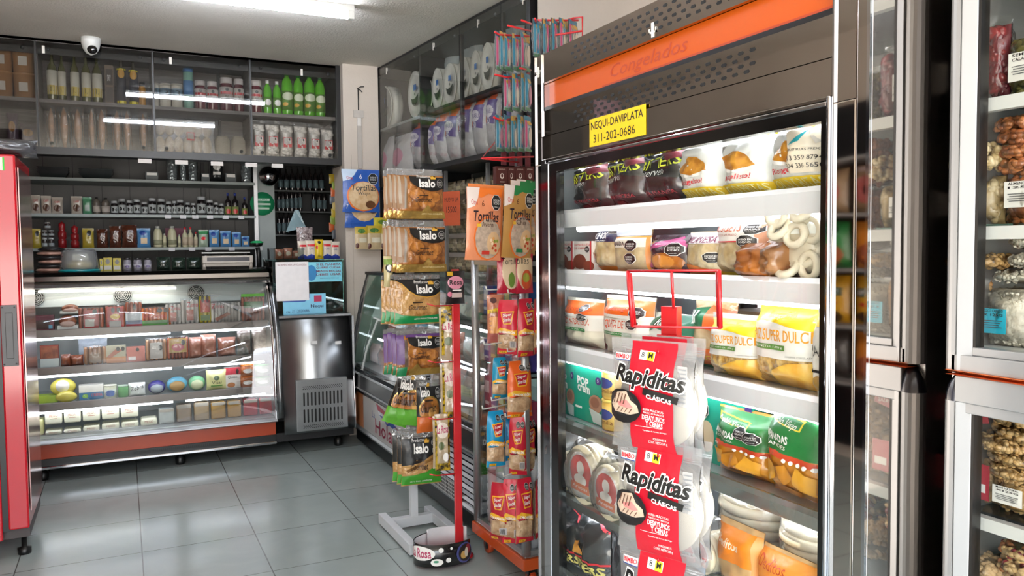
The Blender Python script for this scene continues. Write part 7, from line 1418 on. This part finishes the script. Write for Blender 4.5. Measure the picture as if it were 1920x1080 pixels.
def nbag(x0, x1, y0, y1, m, n, r, L, cat='nut bag', z=None, d=NF, flat=.9, lab=None, labc='#f1efe9', labrect=(.1, .3, .9, .75), grp=None, th=.055, seed=1, yaw=0., lean=0., core=None, lines=4):
    xc, zb, w, h = FRI.spot(d, x0, x1, y0, y1)
    if z is not None: h += zb-z; zb = z
    e = lumps('nut_bag', w, h, th, m, n, r, seed, flat=flat, core=core or m[-1], filmm=NUTF); e.location = FRI.w(xc, d+th*.5, zb); e.rotation_euler = (lean, 0, FRI.r+yaw); tag(e, L, cat, grp)
    if lab is not None:
        q = MB(); lx0, lz0, lx1, lz1 = labrect; X0_, X1b, Z0_, Z1_ = -w/2+w*lx0, -w/2+w*lx1, h*lz0, h*lz1
        q.box(X0_, X1b, -th*.58, -th*.57, Z0_, Z1_, ink(labc)); flat_art(q, [('t', s, .12, .86-.16*i, .88, .97-.16*i, K, {'bold': .02}) for i, s in enumerate(lab)]+[('r', .12+.05*(i % 2), .50-.09*i, .88-.06*(i % 3), .53-.09*i, ink('#55585a')) for i in range(lines)], X0_, X1b, Z0_, Z1_, -th*.58); q.build('label', e)
    return e
# shelf A
nbag(1826, 1879, 28, 170, redf, 70, .010, 'bag of dried red fruit on the upper shelf of the nut cabinet', 'dried fruit bag', NSH['A'], lab=['', ''], labrect=(-.3, .2, .12, .55), seed=3)
nbag(1880, 1960, 48, 162, seed_, 190, .0055, 'bag of olive green seeds with a white label on the upper shelf', 'seed bag', NSH['A'], lab=['SEMILLA', 'CALABAZA'], labrect=(.18, .2, .95, .62), seed=4)
# shelf B
nbag(1822, 1870, 318, 418, pist, 55, .0085, 'upright bag of pale pistachios with a label at its left edge', 'nut bag', NSH['B'], lab=['', ''], labrect=(-.2, .2, .22, .62), seed=5)
nbag(1872, 1950, 320, 416, alm, 75, .0085, 'upright bag of almonds with a white label', 'nut bag', NSH['B'], lab=['ALMENDRAS', '125g'], labrect=(.18, .30, .98, .80), seed=6)
def flatbag(x0, x1, y0, y1, m, n, r, L, d=NF, seed=1, cat='nut bag', grp=None, tilt=0., th=.15):
    "a bag lying on its side: a low wide pile"
    xc, zb, w, h = FRI.spot(d, x0, x1, y0, y1); rnd_ = random.Random(seed); b = MB()
    e = empty('nut_bag', FRI.w(xc, d+.05, zb), FRI.r, L, cat, grp, ry=tilt)
    b.ell((0, .0, h/2), (w*.46, th*.36, h*.38), m[-1], 14, 8)
    for i in range(n):
        a = rnd_.uniform(PI, 2*PI); u = rnd_.uniform(-.95, .95); v = rnd_.uniform(-.95, .95); t = math.sqrt(max(0, 1-u*u*abs(u)))*math.sqrt(max(0, 1-v*v))
        R_ = Matrix.Rotation(rnd_.uniform(0, PI), 3, 'Y') @ Matrix.Rotation(rnd_.uniform(-.6, .6), 3, 'Z'); b.ell((u*w*.46, -th*.42*t, h/2+v*h*.40*math.sqrt(max(.1, 1-abs(u)**4))), (r*1.3, r*.6, r*.85), m[i % len(m)], 7, 5, R=R_)
    tag(b.build('contents', e), kind='stuff')
    b = MB(); b.ell((0, 0, h/2), (w*.52, th*.5, h*.5), NUTF, 16, 10); b.build('film', e); return e
G2 = 'flat bags piled in the nut cabinet'
flatbag(1828, 1882, 290, 318, pist, 30, .0085, 'bag of pale pistachios lying on the upright pistachio bag', seed=2)
flatbag(1826, 1880, 270, 296, pist, 30, .0085, 'topmost bag of pale pistachios lying on another', seed=3)
flatbag(1866, 1962, 296, 322, alm, 40, .0085, 'almond bag lying lowest in the almond pile', seed=4)
flatbag(1866, 1962, 268, 300, alm, 50, .0085, 'almond bag second from below in the almond pile', seed=5)
flatbag(1862, 1960, 242, 270, alm, 45, .0085, 'almond bag second from top in the almond pile', seed=6)
flatbag(1858, 1960, 218, 246, alm, 45, .0085, 'almond bag lying on top of the almond pile', seed=7)
# shelf C
nbag(1836, 1930, 528, 652, coco, 230, .004, 'large bag of grated coconut with a cyan label', 'coconut bag', NSH['C'], lab=['COCO CABELLO', 'X 125G'], labc='#2fb9d6', labrect=(.06, .20, .58, .58), seed=7, flat=1.2)
flatbag(1846, 1970, 504, 534, coco, 70, .004, 'bag of grated coconut lying on the labelled one', seed=8, cat='coconut bag')
flatbag(1878, 1975, 470, 506, coco, 80, .004, 'second bag of grated coconut lying higher in the pile', seed=9, cat='coconut bag')
flatbag(1880, 1980, 436, 470, coco, 80, .004, 'topmost bag of grated coconut in the pile', seed=10, cat='coconut bag')
flatbag(1816, 1884, 474, 508, [mat('brown_flakes', '#c2995f', rough=.5, var=.3, vscale=40)], 90, .005, 'bag of brown flakes lying beside the coconut', seed=11, cat='flake bag')
nbag(1812, 1842, 508, 645, [mat('brown_flakes', '#c2995f'), mat('brown_flakes_b', '#b07f4a', rough=.5)], 70, .007, 'narrow upright bag of brown flakes at the left of the coconut', 'flake bag', NSH['C'], seed=12)
# lower cabinet
flatbag(1846, 1962, 772, 806, pean, 80, .0058, 'peanut bag lying on top of the lower pile', seed=20)
flatbag(1842, 1965, 796, 834, pean, 80, .0058, 'peanut bag second from top in the lower pile', seed=21, tilt=.12)
flatbag(1818, 1916, 815, 852, pean, 70, .0058, 'peanut bag sticking out at the left of the lower pile', seed=22, d=1.35, tilt=.08)
flatbag(1838, 1965, 845, 880, pean, 80, .0058, 'peanut bag second from below in the lower pile', seed=23)
flatbag(1840, 1965, 874, 906, pean, 80, .0058, 'peanut bag lowest in the lower pile', seed=24)
nbag(1856, 1945, 896, 1010, pean, 170, .0060, 'upright peanut bag with a white Mani Natural label', 'nut bag', NSH['D'], lab=['MANI NATURAL', 'X125G'], labrect=(.08, .26, .72, .72), seed=25, d=1.355)
o = nbag(1816, 1858, 856, 975, shel, 40, .009, 'tall bag of peanuts in the shell with red cards', 'nut bag', NSH['D'], seed=26, d=1.365)
b = MB(); b.box(-.028, .022, -.036, -.034, .012, .075, ink('#b3243a')); b.box(-.012, .016, -.0365, -.036, .025, .04, Wt); b.build('red_card', o)
b = MB(); b.prism([(-.03, .14), (.02, .15), (.012, .185), (-.02, .19), (-.03, .18)], -.036, -.034, ink('#b3243a'), 'y'); flat_art(b, [('t', 'MANI CON', 0, .5, 1, .8, Wt), ('t', 'PASAS', .1, .1, .9, .4, Wt)], -.024, .012, .150, .176, -.036); b.build('red_card', o)
flatbag(1862, 1975, 1024, 1058, mixn, 60, .007, 'bag of mixed nuts and fruit lying under the lower shelf, upper one', seed=27)
flatbag(1858, 1970, 1052, 1086, mixn, 60, .007, 'bag of mixed nuts and fruit lying under the lower shelf, lower one', seed=28)
flatbag(1812, 1880, 1046, 1090, [shel[0]], 60, .009, 'bag of peanuts in the shell at the bottom edge of the picture', seed=29)
for i, (y0, y1) in enumerate(((1086, 1120), (1120, 1150))):
    flatbag(1816, 1960, y0, y1, shel, 30, .009, 'bag of peanuts in the shell resting on the lowest deck, %s' % ('upper', 'lower')[i], seed=31+i)

# the same goods continue to the right; they show mirrored in the polished refrigerator side
_all = [o for o in COL.objects if o.parent is None and o.name.startswith('nut_bag')]
for o in _all:
    L = o['label'].split(); L = ' '.join(L if len(L) < 13 else L[:7]+L[-4:])
    for q, sh in enumerate((.125, .25)):
        L2 = L+(', next one right', ', two places right')[q]
        dup(o, o.location+FRI.ex*sh, label=L2)
# ================================================================ SNACK SHELVES ON THE LEFT WALL (seen mirrored in the refrigerator's steel)
ls = empty('snack_shelving', (-2.17, 3.3, 0), PI/2, 'dark snack shelving against the left wall, seen mirrored in the polished refrigerator steel', 'shelves')
b = MB(); b.box(-1.2, .95, -.02, 0, .1, 2.4, BLACKF); b.build('back_board', ls)
for z in (.6, .95, 1.3, 1.65, 2.0):
    b = MB(); b.box(-1.2, .95, -.34, -.02, z-.02, z, matte('#9a9a98')); b.build('shelf', ls)
for x in (-1.21, .94):
    b = MB(); b.box(x, x+.02, -.34, 0, 0, 2.4, BLACKF); b.build('side_panel', ls)
LSF = Frame((-2.17, 3.3), 90)
kinds = [('#e0a81c', [('r', .1, .6, .9, .78, ink('#1f4a33')), ('t', 'CORONA', .18, .63, .82, .75, Wt, {'bold': .03}), ('r', .25, .4, .75, .48, REDI), ('e', .5, .15, .4, .14, ink('#3a2418'))], 'yellow bag with green band'), ('#e8902a', [('e', .5, .3, .4, .25, ink('#a0502c')), ('e', .3, .8, .12, .08, K)], 'orange bag with brown picture'),
         ('#2f8a45', [('e', .5, .3, .4, .25, ink('#b8643c')), ('e', .35, .8, .12, .08, K), ('e', .65, .8, .12, .08, K)], 'green bag with brown picture'), ('#a88a68', [('e', .5, .5, .35, .3, ink('#b8605a')), ('e', .5, .5, .12, .1, K), ('r', .6, .88, .95, .97, ink('#e0c8c4'))], 'brown sack with round print'), ('#3a3432', [('r', .2, .3, .8, .6, ink('#c9c2b5'))], 'dark bag with a pale label')]
pr_ = {}
for zi, z in enumerate((.6, .95, 1.3, 1.65)):
    for i in range(7):
        k = (1, 0, 1, 3)[zi] if i % 2 == 0 else (4, 0, 2, 3)[zi]
        L = '%s, %s on the %s left wall shelf' % (kinds[k][2], ordl(i, 7, 'near end', 'far end').replace('near endmost', 'nearest').replace('far endmost', 'farthest'), ('lowest', 'second', 'third', 'fourth')[zi])
        loc = LSF.w(-1.05+i*.30, -.2, z+.001)
        if k not in pr_: o = pr_[k] = pouch(.25, .30, .12, film(kinds[k][0]), kinds[k][1], k, nu=8, nv=10).build('shelf_bag', None, loc, LSF.r)
        else: o = dup(pr_[k], loc)
        tag(o, L, 'snack bag', 'bags on the left wall shelving')
